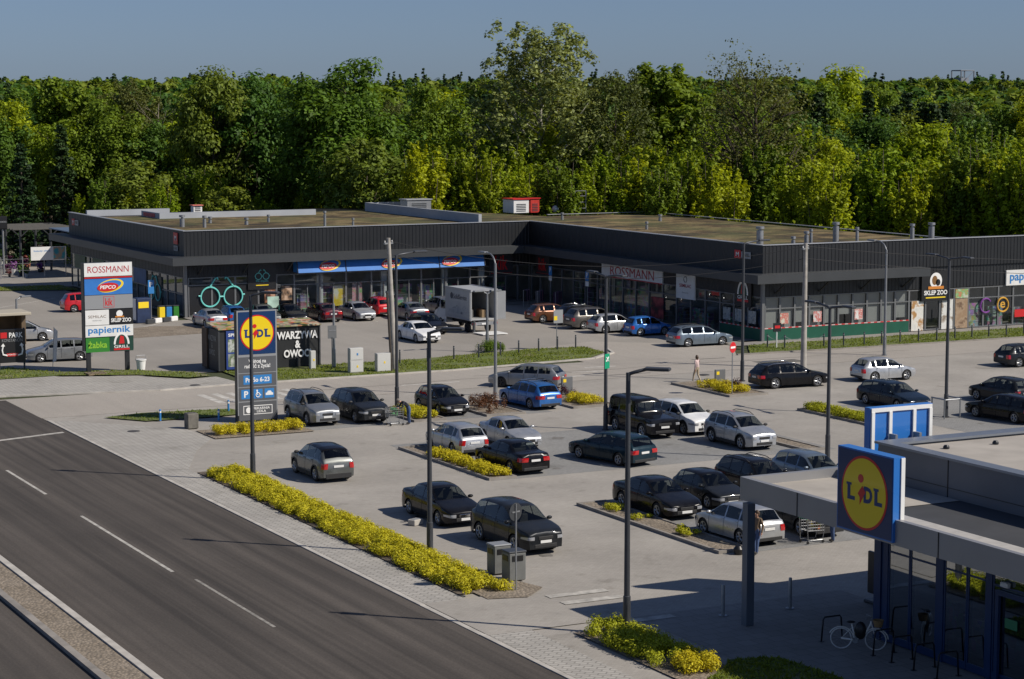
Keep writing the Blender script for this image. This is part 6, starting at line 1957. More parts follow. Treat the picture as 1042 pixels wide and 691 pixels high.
t = thing('pallet', 'old wooden pallet lying at the verge edge below the tenants pylon', 'pallet', (38.6, 131.6, .05), .1)
for k in range(3):
    b = MB(); b.box(-.6, -.42 + k * .38, 0, .6, -.34 + k * .38, .1); b.build('runner', plain('old_wood', (.22, .17, .11), .9, var=.3), t)
for k in range(6):
    b = MB(); b.box(-.6 + k * .22, -.44, .1, -.46 + k * .22, .44, .125); b.build('plank', MATS['old_wood'], t)
# bins and donation box in the upper yard
t = thing('donation_bin', 'dark blue clothes donation bin with a yellow top near the left corner of the building', 'container', (51.3, 161.6, .02)); b = MB(); b.cbox((0, 0, 1.0), (1.25, 1.1, 2.0), .1, .06); b.build('case', plain('navy_bin', (.015, .03, .08), .5, var=.2), t); b = MB(); b.cbox((0, -.56, 1.45), (.9, .06, .5), .1, .02); b.build('yellow_panel', M_YEL, t); b = MB(); b.cbox((-.64, 0, 1.1), (.05, .9, 1.7), .1, .02); b.build('white_panel', M_WHITE, t)
for i, (x, c_) in enumerate(((53.7, M_YEL), (54.3, M_PBLUE), (54.9, M_LIME))):
    t = thing('wheelie_bin', ('small yellow recycling bin by the building corner', 'small blue recycling bin by the building corner', 'small green recycling bin by the building corner')[i], 'bin', (x, 163.9, .02)); b = MB(); b.cbox((0, 0, .5), (.5, .5, .95), 0, .05); b.build('case', c_, t); b = MB(); b.cbox((0, 0, 1.02), (.54, .54, .08), 0, .03); b.build('lid', M_DKSTEEL, t)
t = thing('road_sign', 'narrow blue sign on a post by the left corner of the building', 'traffic sign'); b = MB(); b.cyl((52.7, 163.4, 0), (52.7, 163.4, 3.3), .04, n=8); b.build('post', M_STEEL, t); pl = Plate((52.7, 163.35, 2.7), '-y'); pl.rect('plate', 0, 0, .5, 1.1, M_PBLUE, t, 0, .015); pl.text('P', 0, .2, .25, .4, M_WTXT, t, .02, .03)
t = thing('concrete_curb', 'low painted concrete barrier beside the recycling bins', 'barrier')
for k in range(4):
    b = MB(); b.cbox((51.6 + k * .8, 160.4 + k * .42, .2), (.78, .3, .4), .48, .05); b.build('block', M_WHITE if k % 2 else M_DKSTEEL, t)
# bicycle stands and bicycle
M_RACK = plain('rack_dark_tube', (.02, .021, .024), .45, .4)
rp = None
for i, (xr_, y) in enumerate(((40.45, 54.5), (40.87, 52.31), (40.87, 51.37), (40.9, 50.31), (40.9, 49.19))):
    t = thing('bicycle_stand', 'dark tubular bicycle stand on the shaded forecourt of the supermarket', 'bicycle stand', (xr_, y, .015), .0, 'row of bicycle stands')
    b = MB(); b.tube([(-.42, 0, 0), (-.36, 0, .72), (-.3, 0, .8), (.3, 0, .8), (.36, 0, .72), (.42, 0, 0)], .028, 7); b.build('hoop', M_RACK, t, True)
    b = MB(); b.cbox((-.42, 0, .01), (.14, .14, .012)); b.cbox((.42, 0, .01), (.14, .14, .012)); b.build('foot_plate', M_RACK, t)
t = thing('bicycle', 'white city bicycle with a wicker basket parked at the stands', 'bicycle', (40.5, 53.15, .015), R(-40))
M_BIKE = plain('cream_bicycle_frame', (.72, .69, .62), .35, coat=.5)
def bwheel(x):
    b = MB(); N = 28
    b.tube([(x + .33 * math.cos(2 * PI * k / N), 0, .345 + .33 * math.sin(2 * PI * k / N)) for k in range(N + 1)], .023, 6); o = b.build('wheel', plain('pale_tyre', (.62, .60, .56), .6), t, True)
    q = MB()
    for k in range(14):
        a = 2 * PI * k / 14; q.tube([(x, 0, .345), (x + .32 * math.cos(a), 0, .345 + .32 * math.sin(a))], .004, 3)
    link('spokes', q.mesh('spokes', M_STEEL), o)
    q = MB(); q.tube([(x + .40 * math.cos(a), 0, .345 + .38 * math.sin(a)) for a in np.linspace(.1, 2.7, 10)], .02, 5); q.build('mudguard', M_BIKE, t)
bwheel(-.55); bwheel(.55)
b = MB(); b.tube([(-.55, 0, .345), (-.1, 0, .3), (.2, 0, .5), (.38, 0, .85), (.40, 0, .95)], .034, 6); b.tube([(-.1, 0, .3), (-.22, 0, .85)], .028, 6); b.tube([(-.55, 0, .345), (-.2, 0, .72)], .014, 5); b.tube([(.40, 0, .9), (.55, 0, .345)], .018, 6); b.tube([(-.16, 0, .55), (.3, 0, .62)], .018, 6); b.build('frame', M_BIKE, t, True)
b = MB(); b.tube([(.42, 0, .95), (.40, 0, 1.06), (.36, .1, 1.1), (.22, .27, 1.08)], .014, 5); b.tube([(.40, 0, 1.06), (.36, -.1, 1.1), (.22, -.27, 1.08)], .014, 5); b.build('handlebar', M_STEEL, t, True)
b = MB(); b.ell((-.25, 0, .9), (.15, .09, .045)); b.build('saddle', M_BLACKS, t, True)
b = MB(); b.lathe([(.001, .78), (.13, .78), (.18, 1.0), (.165, 1.0), (.12, .8)], (.62, 0, 0), n=14); b.build('basket', plain('wicker', (.28, .17, .07), .8, var=.3, vscale=30), t)
b = MB(); b.cyl((-.1, -.06, .3), (-.1, .06, .3), .09, n=14); b.tube([(-.1, .08, .3), (.0, .12, .17)], .012, 5); b.tube([(-.1, -.08, .3), (-.2, -.12, .43)], .012, 5); b.build('crank', M_STEEL, t)
b = MB(); b.ell((.06, .02, .62), (.2, .14, .3)); b.build('pannier_bag', M_BLACKS, t, True)
# ad stand by the entrance
t = thing('advert_stand', 'black poster stand at the corner of the blue glass front', 'stand', (44.9, 57.9, .015)); b = MB(); b.cbox((0, 0, 1.05), (.12, 1.0, 1.5), 0, .02); b.build('panel', M_BLACKS, t); b = MB(); b.cbox((0, 0, .06), (.6, .8, .12), 0, .03); b.build('foot', M_DKSTEEL, t); b = MB(); b.cyl((0, 0, .1), (0, 0, .35), .05, n=8); b.build('stem', M_DKSTEEL, t)
t = thing('paving_slab', 'loose grey slab lying on the car park beside the black saloon', 'slab', (36.4, 78.0, .01), .4); b = MB(); b.cbox((0, 0, .12), (.55, .4, .24), 0, .02); b.build('slab', M_KERB, t); b = MB(); b.cbox((0, 0, .245), (.4, .25, .012), 0, .004); b.build('inset', M_GREYS, t)
# shopping trolleys
def trolley(label, x, y, rz, green=False):
    t = thing('shopping_trolley', label, 'shopping trolley', (x, y, .01), rz)
    b = MB(); m_ = plain('trolley_wire', (.36, .37, .38), .35, .8)
    for s_ in (-1, 1):
        for z in (.5, .62, .74, .86, .98): b.tube([(-.42, s_ * .26, z + .04), (.42, s_ * .22, z)], .012, 4)
        for u_ in np.linspace(-.4, .4, 8): b.tube([(u_, s_ * .24, .5), (u_, s_ * .25, 1.0)], .01, 4)
    for s_ in (-1, 0, 1): b.tube([(-.42, s_ * .2, .52), (.42, s_ * .2, .48)], .01, 4)
    for u_ in np.linspace(-.22, .22, 5): b.tube([(.42, u_, .48), (.42, u_, .98)], .01, 4)
    b.build('basket', m_, t)
    b = MB()
    for s_ in (-1, 1): b.tube([(.4, s_ * .22, .5), (.3, s_ * .24, .14), (-.42, s_ * .27, .14), (-.48, s_ * .26, 1.02)], .016, 5)
    b.build('chassis', m_, t)
    b = MB(); b.tube([(-.5, -.27, 1.03), (-.5, .27, 1.03)], .022, 6); b.build('handle', plain('trolley_handle', (.03, .25, .12) if green else (.02, .08, .3), .5), t)
    for sx in (-.42, .32):
        for s_ in (-1, 1):
            b = MB(); b.cyl((sx, s_ * .25 - .02, .06), (sx, s_ * .25 + .02, .06), .06, n=10); b.build('wheel', M_BLACKS, t)
    r_ = random.Random(int(x * 10)); b = MB()
    for k in range(6): b.cbox((r_.uniform(-.3, .3), r_.uniform(-.14, .14), .6 + .06 * k), (.22, .16, .16), r_.uniform(0, 3), .02)
    o = b.build('groceries', M_FRUIT if not green else plain('green_bag', (.06, .25, .08), .6)); o.location = (x, y, .01); o.rotation_euler = (0, 0, rz)
    tag(o, 'pile of shopping lying in the trolley of the bending shopper' if green else 'pile of groceries in the trolley under the canopy', 'groceries')
trolley('shopping trolley of the bending shopper in the dark jacket', 46.9, 103.2, PI, True)
trolley('full shopping trolley standing under the canopy behind the silver hatchback', 49.0, 67.4, 0)
# clothes racks by the inner corner
for i, (x, y) in enumerate(((84.6, 158.6), (86.2, 155.8), (85.2, 157.2))):
    t = thing('clothes_rail', 'clothes rail of dark garments outside the corner shop', 'clothes rail', (x, y, .05), .8, 'clothes rails outside the shop')
    b = MB(); b.tube([(-.7, 0, 0), (-.7, 0, 1.5), (.7, 0, 1.5), (.7, 0, 0)], .025, 6); b.build('rail', M_STEEL, t)
    for k in range(8):
        q = MB(); q.cbox((-.6 + k * .17, 0, 1.0), (.1, .42, .95), .1 * (k % 3), .03); q.build('garment', plain(('black_cloth', 'plum_cloth', 'grey_cloth', 'pink_cloth')[(k + i) % 4], ((.01, .01, .012), (.05, .02, .05), (.08, .08, .09), (.3, .12, .17))[(k + i) % 4], .9), t)
# ------------------------------------------------------------------ garden yard on the far left
t = thing('pergola', 'pale slatted pergola roof over the garden yard beside the building', 'pergola')
for x in (56.0, 59.2):
    for y in (217, 223):
        b = MB(); b.cyl((x, y, 0), (x, y, 4.5), .13, n=8); b.tube([(x - .9, y, 4.45), (x, y, 3.6), (x + .9, y, 4.45)], .07, 5); b.build('post', M_DKSTEEL, t)
for k in range(9):
    b = MB(); b.box(54.6, 214.5 + k * 1.15, 4.5, 61.5, 214.95 + k * 1.15, 4.62); b.build('slat', plain('pale_timber', (.1, .095, .085), .8, var=.15), t)
b = MB(); b.box(58.2, 204, 4.6, 64, 214, 4.7); b.build('roof_sheet', plain('blue_grey_sheet', (.14, .2, .3), .4, .2), t)
t = thing('yard_banner', 'long white and turquoise banner on the garden yard fence', 'banner')
pl = Plate((56.6, 208.4, 2.45), '-y'); pl.rect('banner_cloth', 0, 0, 3.6, 1.35, M_WHITE, t, 0, .02); pl.rect('picture', 1.1, 0, 1.2, 1.25, artmat('salon_print', (.03, .25, .32), (.4, .25, .15), (.05, .35, .4), 1.1), t, .02, .026); pl.text('beauty clinic', -.65, .25, 1.7, .22, M_PBLUE, t, .024)
t = thing('yard_fence', 'thin wire fence of the garden yard with grey posts', 'fence')
for k in range(9):
    b = MB(); b.cyl((43 + k * 2.2, 208.6, 0), (43 + k * 2.2, 208.6, 2.2), .05, n=6); b.build('post', M_STEEL, t)
b = MB()
for z in (.1, .8, 1.5, 1.95): b.tube([(43, 208.6, z), (60.7, 208.6, z)], .015, 4)
b.build('rails', M_STEEL, t)
t = thing('yard_sign', 'dark square sign on a pole above the garden yard', 'sign'); b = MB(); b.cyl((53.7, 215, 0), (53.7, 215, 4.6), .1, n=8); b.build('pole', M_STEEL, t); b = MB(); b.cbox((53.6, 214.8, 5.3), (1.0, .2, 1.3), 0, .04); b.build('panel', M_BLACKS, t); Plate((53.6, 214.68, 5.4), '-y').text('OGRÓD', 0, 0, .8, .2, M_GREYS, t, .006)
r_ = random.Random(3)
cols = [(.16, .04, .12), (.2, .06, .06), (.06, .12, .03), (.25, .24, .2), (.4, .3, .05), (.2, .08, .3), (.08, .16, .04), (.08, .15, .05)]
for k in range(46):
    y = r_.uniform(210, 234); x = r_.uniform(48, 56) + (y - 210) * .34
    t = thing('potted_plant', 'potted flowering plant on display in the garden yard', 'potted plant', (x, y, .01), 0, 'potted plants in the garden yard')
    s_ = r_.uniform(.5, 1.1)
    b = MB(); b.lathe([(.001, 0), (.22 * s_, 0), (.32 * s_, .5 * s_), (.001, .48 * s_)], n=8); b.build('pot', plain(('clay_pot', 'black_pot', 'white_pot')[k % 3], ((.25, .1, .05), (.02, .02, .02), (.5, .5, .48))[k % 3], .7), t)
    rr = np.random.default_rng(k); V = clumps(np.array([[0, 0, .8 * s_], [.1, .1, 1.1 * s_], [-.15, 0, 1.0 * s_]]), np.array([.45, .35, .3]) * s_, 26, .13, rr)
    c_ = k % 8; nm_ = 'flower_leaves_%d' % c_
    if nm_ not in LEAF: LEAF[nm_] = leafmat('flowering_foliage_' + 'abcdefgh'[c_], cols[c_], .4, .2)
    link('foliage', mesh_quads('foliage', V, LEAF[nm_]), t)
# houses and a mast far behind the trees
def house(label, px, d, w, h, roof_c, wall_c, z=0):
    x, y = bearing(px, d)
    t = thing('house', label, 'house', (x, y, z), R(-20))
    b = MB(); b.box(-w / 2, -4, 0, w / 2, 4, h); b.build('wall', plain('wall_' + label.split()[0], wall_c, .8), t)
    b = MB(); b.add([(-w / 2 - .4, -4.5, h), (w / 2 + .4, -4.5, h), (w / 2 + .4, 4.5, h), (-w / 2 - .4, 4.5, h), (-w / 2 - .4, 0, h + 3.2), (w / 2 + .4, 0, h + 3.2)], [(0, 1, 5, 4), (2, 3, 4, 5), (0, 4, 3), (1, 2, 5), (3, 2, 1, 0)])
    o = b.build('roof', plain('roof_' + label.split()[0], roof_c, .8, var=.2), t)
    q = MB(); q.box(w * .2, -.3, h + 1.5, w * .2 + .7, .4, h + 4.2); link('chimney', q.mesh('chimney', plain('chimney_render', (.4, .36, .32), .8)), o)
    for k in range(3):
        q = MB(); xx = -w / 2 + w * (k + .5) / 3; q.box(xx - .5, -4.03, h * .55, xx + .5, -4.0, h * .85); q.build('window', M_GLASS, t)
house('red roofed house glimpsed among the trees behind the thicket', 727, 246, 7, 8.3, (.22, .07, .04), (.3, .26, .2))
house('pale walled house beside the red roofed one among the trees', 741, 241, 6, 7.8, (.25, .16, .12), (.42, .38, .32))
x, y = bearing(979, 900)
t = thing('mast', 'faint lattice tower with boxes rising above the far tree line at the right', 'tower', (x, y, 8))
b = MB()
for s_ in ((-3.4, -3), (3.4, -3), (3.4, 3), (-3.4, 3)): b.tube([(s_[0], s_[1], 0), (s_[0], s_[1], 23)], .3, 5)
for z in (6, 12, 18, 23): b.tube([(-3.4, -3, z), (3.4, -3, z), (3.4, 3, z), (-3.4, 3, z), (-3.4, -3, z)], .22, 4); b.tube([(-3.4, -3, z - 6), (3.4, -3, z)], .16, 4)
b.build('lattice', plain('mast_grey', (.2, .22, .25), .7), t)
b = MB(); b.box(-2.6, -2, 12, 1.5, 2, 20); b.box(2.5, -2, 10, 4.5, 2, 17); b.build('tank', plain('mast_grey', (.2, .22, .25), .7), t)
# ------------------------------------------------------------------ people
def person(label, x, y, head, J, mats, hair, z=.012, hair_len=.1):
    """J: joint -> (x forward, y left, z). One continuous skinned body; hair is its own part."""
    names = list(J)
    E_ = [('pelvis', 'waist'), ('waist', 'chest'), ('chest', 'neck'), ('neck', 'jaw'), ('jaw', 'skull'),
          ('chest', 'shl'), ('shl', 'ell'), ('ell', 'wrl'), ('wrl', 'hal'), ('chest', 'shr'), ('shr', 'elr'), ('elr', 'wrr'), ('wrr', 'har'),
          ('pelvis', 'hil'), ('hil', 'knl'), ('knl', 'anl'), ('anl', 'tol'), ('pelvis', 'hir'), ('hir', 'knr'), ('knr', 'anr'), ('anr', 'tor')]
    RAD = dict(pelvis=.15, waist=.14, chest=.165, neck=.058, jaw=.085, skull=.088, sh=.072, el=.05, wr=.036, ha=.04, hi=.105, kn=.068, an=.046, to=.042)
    me = bpy.data.meshes.new('person')
    me.from_pydata([J[n] for n in names], [(names.index(a), names.index(b)) for a, b in E_], [])
    o = bpy.data.objects.new('person', me); col.objects.link(o)
    o.modifiers.new('skin', 'SKIN')
    layer = me.skin_vertices[0] if len(me.skin_vertices) else None
    if layer is None:
        bm = bmesh.new(); bm.from_mesh(me); bm.verts.layers.skin.verify(); bm.to_mesh(me); bm.free(); layer = me.skin_vertices[0]
    for i, n in enumerate(names):
        r_ = RAD.get(n, RAD.get(n[:2], .05)); ry = r_
        layer.data[i].radius = (r_ * (1.15 if n in ('chest', 'waist', 'pelvis') else 1), r_ * (.8 if n in ('chest', 'waist', 'pelvis') else 1))
        layer.data[i].use_root = (n == 'pelvis')
    sub = o.modifiers.new('sub', 'SUBSURF'); sub.levels = 2; sub.render_levels = 2
    dg = bpy.context.evaluated_depsgraph_get()
    m2 = bpy.data.meshes.new_from_object(o.evaluated_get(dg))
    bpy.data.objects.remove(o)
    V = [v.co.copy() for v in m2.vertices]; F = [tuple(p.vertices) for p in m2.polygons]
    bpy.data.meshes.remove(m2)
    seg = []
    for a, b in E_:
        part = 'skin' if a in ('wrl', 'wrr', 'neck', 'jaw') else ('shoe' if a in ('anl', 'anr') else ('legs' if a[:2] in ('hi', 'kn') or b[:2] == 'hi' else 'top'))
        seg.append((Vector(J[a]), Vector(J[b]), part))
    order = ['top', 'legs', 'skin', 'shoe']
    mi = []
    for f in F:
        c = sum((V[i] for i in f), Vector()) / len(f)
        best, bp = 9, 'top'
        for p, q, part in seg:
            t_ = max(0, min(1, (c - p).dot(q - p) / max(1e-6, (q - p).length_squared)))
            d = (c - (p + (q - p) * t_)).length
            if d < best: best, bp = d, part
        mi.append(order.index(bp))
    mb = MB(); mb.v = [tuple(v) for v in V]; mb.f = F; mb.mi = mi
    # fingers rooted in the palms, nose and ears on the head
    mb.cur = 2
    for s_ in ('l', 'r'):
        w_, h_ = Vector(J['wr' + s_]), Vector(J['ha' + s_]); d = (h_ - w_).normalized()
        side = d.orthogonal().normalized(); n_ = d.cross(side)
        for k in range(4):
            p = h_ + side * (.024 - .016 * k); l = (.062, .074, .07, .054)[k]
            mb.tube([tuple(p), tuple(p + d * l * .6), tuple(p + d * l + n_ * .02)], [.0095, .0085, .006], 6)
        p = w_ + d * .03 + side * .03; mb.tube([tuple(p), tuple(p + d * .035 + side * .025), tuple(p + d * .06 + side * .022)], [.011, .01, .007], 6)
    jw, sk = Vector(J['jaw']), Vector(J['skull']); up = (sk - jw).normalized(); fw = Vector((1, 0, 0)); fw = (fw - up * fw.dot(up)).normalized(); lf = up.cross(fw)
    c = jw * .45 + sk * .55
    mb.tube([tuple(c + fw * .075 + up * .02), tuple(c + fw * .112 - up * .02), tuple(c + fw * .085 - up * .03)], [.008, .014, .008], 6)
    for s_ in (-1, 1): mb.ell(tuple(c + lf * s_ * .09), (.022, .012, .032), 8, 5)
    o = mb.build('person', mats, None, True)
    o.location = (x, y, z); o.rotation_euler = (0, 0, R(head))
    hb = MB(); nv, nu = 7, 14; vs = []; fs = []
    for j in range(nv + 1):
        ph = -.5 + (PI / 2 + .5) * j / nv
        for i in range(nu):
            th = 2 * PI * i / nu
            face = math.cos(th) > .35 and ph < .55
            rr = .085 if face else .108 + (.012 if math.cos(th) < 0 and ph < .1 else 0)
            q = fw * (rr * math.cos(ph) * math.cos(th)) + lf * (rr * .95 * math.cos(ph) * math.sin(th)) + up * (.118 * math.sin(ph) - (hair_len if math.cos(th) < -.2 and j == 0 else 0))
            vs.append(tuple(c + up * .022 - fw * .008 + q))
    for j in range(nv):
        for i in range(nu): fs.append((j * nu + i, j * nu + (i + 1) % nu, (j + 1) * nu + (i + 1) % nu, (j + 1) * nu + i))
    hb.add(vs, fs); hb.build('hair', hair, o, True)
    eb = plain('eye_dark', (.02, .015, .012), .3)
    for s_ in (-1, 1):
        q = MB(); q.ell(tuple(c + fw * .083 + lf * s_ * .032 + up * .018), (.008, .014, .008), 8, 5); q.build('eye', eb, o, True)
    return tag(o, label, 'person')
import bmesh
M_SKIN = plain('skin', (.45, .26, .18), .6); M_SHOE = plain('dark_shoe', (.02, .018, .017), .6); M_SHOEW = plain('pale_shoe', (.5, .48, .45), .6)
M_JEANS = plain('blue_jeans', (.05, .085, .18), .9, var=.2, vscale=9); M_BEIGE = plain('beige_trousers', (.42, .35, .25), .9, var=.1, vscale=8)
M_NAVY = plain('dark_navy_jacket', (.018, .02, .03), .8, var=.2, vscale=7); M_PINK = plain('pale_pink_top', (.55, .42, .40), .85, var=.1, vscale=8); M_BROWNT = plain('brown_top', (.16, .11, .07), .85, var=.15, vscale=7)
M_HAIRB = plain('brown_hair', (.06, .035, .02), .6); M_HAIRG = plain('greying_hair', (.16, .14, .12), .6)
STAND = dict(pelvis=(0, 0, .95), waist=(0, 0, 1.1), chest=(0, 0, 1.3), neck=(.01, 0, 1.46), jaw=(.03, 0, 1.56), skull=(.02, 0, 1.66),
             shl=(0, .18, 1.39), ell=(-.03, .24, 1.12), wrl=(.04, .25, .88), hal=(.06, .245, .80), shr=(0, -.18, 1.39), elr=(-.03, -.24, 1.12), wrr=(.04, -.25, .88), har=(.06, -.245, .80),
             hil=(0, .09, .9), knl=(.02, .1, .5), anl=(-.02, .1, .08), tol=(.13, .11, .04), hir=(0, -.09, .9), knr=(.02, -.1, .5), anr=(-.02, -.1, .08), tor=(.13, -.11, .04))
def pose(**k):
    d = dict(STAND); d.update(k); return d
person('pedestrian in a pale pink top and beige trousers walking near the no entry sign', 71.05, 110.3, 110,
       pose(knl=(.16, .1, .5), anl=(.22, .1, .09), tol=(.37, .11, .05), knr=(-.02, -.1, .5), anr=(-.24, -.1, .11), tor=(-.12, -.1, .04), ell=(-.1, .25, 1.13), wrl=(-.08, .27, .88), hal=(-.07, .27, .8), elr=(.08, -.25, 1.13), wrr=(.2, -.24, .92), har=(.24, -.235, .85)),
       [M_PINK, M_BEIGE, M_SKIN, M_SHOEW], M_HAIRB, hair_len=.12)
person('shopper in a dark jacket and blue jeans bending over a trolley beside the parked cars', 47.75, 103.1, 175,
       pose(waist=(.12, 0, 1.08), chest=(.33, 0, 1.2), neck=(.48, 0, 1.27), jaw=(.57, 0, 1.31), skull=(.65, 0, 1.36), shl=(.36, .18, 1.26), ell=(.46, .22, 1.0), wrl=(.66, .2, .96), hal=(.74, .19, .95), shr=(.36, -.18, 1.26), elr=(.46, -.22, 1.0), wrr=(.66, -.2, .96), har=(.74, -.19, .95), pelvis=(-.03, 0, .95)),
       [M_NAVY, M_JEANS, M_SKIN, M_SHOE], M_HAIRG, hair_len=.03)
person('shopper in a brown top and jeans half hidden behind the canopy column', 45.75, 66.6, 200,
       pose(ell=(-.06, .25, 1.13), knl=(.1, .1, .5), anl=(.12, .1, .09), tol=(.27, .11, .05)), [M_BROWNT, M_JEANS, M_SKIN, M_SHOE], M_HAIRB, hair_len=.05)
person('shopper in dark jeans standing at the full trolley, upper body hidden by the canopy', 49.75, 67.1, 160,
       pose(ell=(.1, .24, 1.13), wrl=(.34, .2, 1.03), hal=(.42, .19, 1.02), elr=(.1, -.24, 1.13), wrr=(.34, -.2, 1.03), har=(.42, -.19, 1.02)), [M_NAVY, M_JEANS, M_SKIN, M_SHOE], M_HAIRB, hair_len=.05)
t = thing('shopping_bag', 'small dark bag on the ground left of the shopper behind the column', 'bag', (45.1, 66.9, .01)); b = MB(); b.lathe([(.001, 0), (.16, 0), (.2, .22), (.12, .34), (.001, .33)], n=10); b.build('bag', M_BLACKS, t, 40); b = MB(); b.tube([(-.08, 0, .32), (-.04, 0, .48), (.04, 0, .48), (.08, 0, .32)], .012, 5); b.build('handle', M_BLACKS, t)

# ------------------------------------------------------------------ box truck
t = thing('box_truck', 'white box delivery truck with its tail lift lowered and rear doors open', 'truck', (72.2, 142.1, .012), PI / 2)
M_BOXW = plain('truck_box_white', (.40, .41, .41), .45, .1, var=.08, vscale=.9)
M_TRW = plain('truck_cab_white', (.6, .6, .59), .4, coat=.4)
b = MB(); b.box(0, 1.06, 1.0, 4.5, 1.12, 3.3); b.box(0, -1.12, 1.0, 4.5, -1.06, 3.3); b.box(4.44, -1.06, 1.0, 4.5, 1.06, 3.3); b.box(0, -1.06, 1.0, 4.44, 1.06, 1.1); b.box(0, -1.06, 3.24, 4.44, 1.06, 3.3); b.build('cargo_box', M_BOXW, t)
b = MB()
for (y, z) in ((1.12, 3.3), (-1.12, 3.3), (1.12, 1.0), (-1.12, 1.0)): b.box(-.01, y - .045, z - .045, 4.51, y + .045, z + .045)
b.box(-.03, -1.16, 3.2, .02, 1.16, 3.36); b.build('edge_trim', M_COPING, t)
b = MB(); b.cbox((.0, -1.35, 2.1), (.9, .05, 2.15), R(70)); b.build('rear_door', M_BOXW, t); b = MB(); b.cbox((.06, 1.14, 2.1), (.05, .12, 2.2)); b.build('rear_door', M_BOXW, t)
b = MB(); b.box(-1.9, -1.05, .06, -.15, 1.05, .12); b.build('tail_lift', M_WHITE, t); b = MB(); b.box(-.2, -1.0, .1, 0, -.85, .95); b.box(-.2, .85, .1, 0, 1.0, .95); b.build('lift_arm', M_DKSTEEL, t)
b = MB(); b.box(0.1, -.45, .55, 6.1, .45, .98); b.build('chassis', M_TRIM, t)
b = MB(); b.box(-.08, -1.1, .62, .02, 1.1, .86); b.build('rear_bumper', M_STEEL, t)
for s_ in (-1, 1):
    b = MB(); b.cbox((-.1, s_ * .93, .75), (.05, .28, .16), 0, .01); b.build('tail_light', M_TAIL, t)
b = MB(); b.cbox((-.1, 0, .72), (.03, .52, .12)); b.build('number_plate', M_PLATE, t)
prof = [(4.62, .45), (6.75, .45), (6.78, 1.0), (6.6, 1.25), (6.05, 1.45), (5.55, 2.25), (5.2, 2.4), (4.62, 2.4)]
b = MB(); n = len(prof)
for s0, ins in ((1, .98),):
    vs = [(x, .98 - (.1 if z > 1.5 else 0), z) for x, z in prof] + [(x, -.98 + (.1 if z > 1.5 else 0), z) for x, z in prof]
    b.add(vs, [tuple(range(n)), tuple(range(2 * n - 1, n - 1, -1))] + [(i, i + n, (i + 1) % n + n, (i + 1) % n) for i in range(n)])
b.build('cab', M_TRW, t)
b = MB(); b.add([(6.02, .82, 1.52), (6.02, -.82, 1.52), (5.60, -.76, 2.2), (5.60, .76, 2.2)], [(0, 1, 2, 3)]); o = b.build('windscreen', M_GLASS, t); o.location = (.015, 0, .01)
for s_ in (-1, 1):
    b = MB(); b.box(4.85, s_ * .90 - .06, 1.5, 5.65, s_ * .90 + .06, 2.15); b.build('side_window', M_GLASS, t)
    b = MB(); b.cbox((5.7, s_ * 1.15, 1.75), (.1, .2, .36), 0, .03); b.build('wing_mirror', M_TRIM, t)
    b = MB(); b.cbox((6.72, s_ * .72, .95), (.12, .4, .24), 0, .04); b.build('headlight', M_HEAD, t)
wm, rm = wheel_meshes(.38, .26, True)
for x in (1.1, 5.65):
    for s_ in (-1, 1):
        o = link('wheel', wm, t); o.location = (x, s_ * .86, .38); o.rotation_euler = (0, 0, 0 if s_ > 0 else PI); link('rim', rm, o)
M_TRT = plain('truck_lettering', (.04, .05, .07), .5)
class TP(Plate): pass
pl = Plate((2.0, 1.125, 2.55), '+y'); pl.text('SolidService', .1, .1, 2.3, .38, M_TRT, t, .006, .01); pl.disc('emblem', -1.35, .12, .25, .25, M_TRT, t, .002, .006, 18)
m, nt, b_ = new_mat('truck_mountain_print'); nt.links.new(ramp(nt, noise(nt, pos(nt), 1.3, 8, .7), [(.42, (.12, .14, .17)), (.5, (.4, .41, .41)), (.6, (.3, .32, .34))]), b_.inputs['Base Color'])
pl.shape('mountain_print', [(-1.9, -1.2), (1.9, -1.2), (1.9, -.75), (1.5, -.95), (.9, -.45), (.3, -.85), (-.3, -.55), (-1.9, -1.0)], m, t, .002, .006)
r_ = random.Random(8)
for k in range(7):
    o = MB().cbox((0, 0, .3), (.5, .45, .6), 0, .02).build('cargo_crate', plain(('cardboard', 'grey_crate', 'brown_crate')[k % 3], ((.22, .15, .08), (.12, .12, .12), (.12, .07, .04))[k % 3], .8))
    ly = r_.uniform(-.7, .7); lx = .9 + k * .4
    o.location = (72.2 - ly, 142.1 + lx, 1.115); tag(o, 'crate of goods stacked inside the open box truck', 'crate', 'crates inside the box truck')
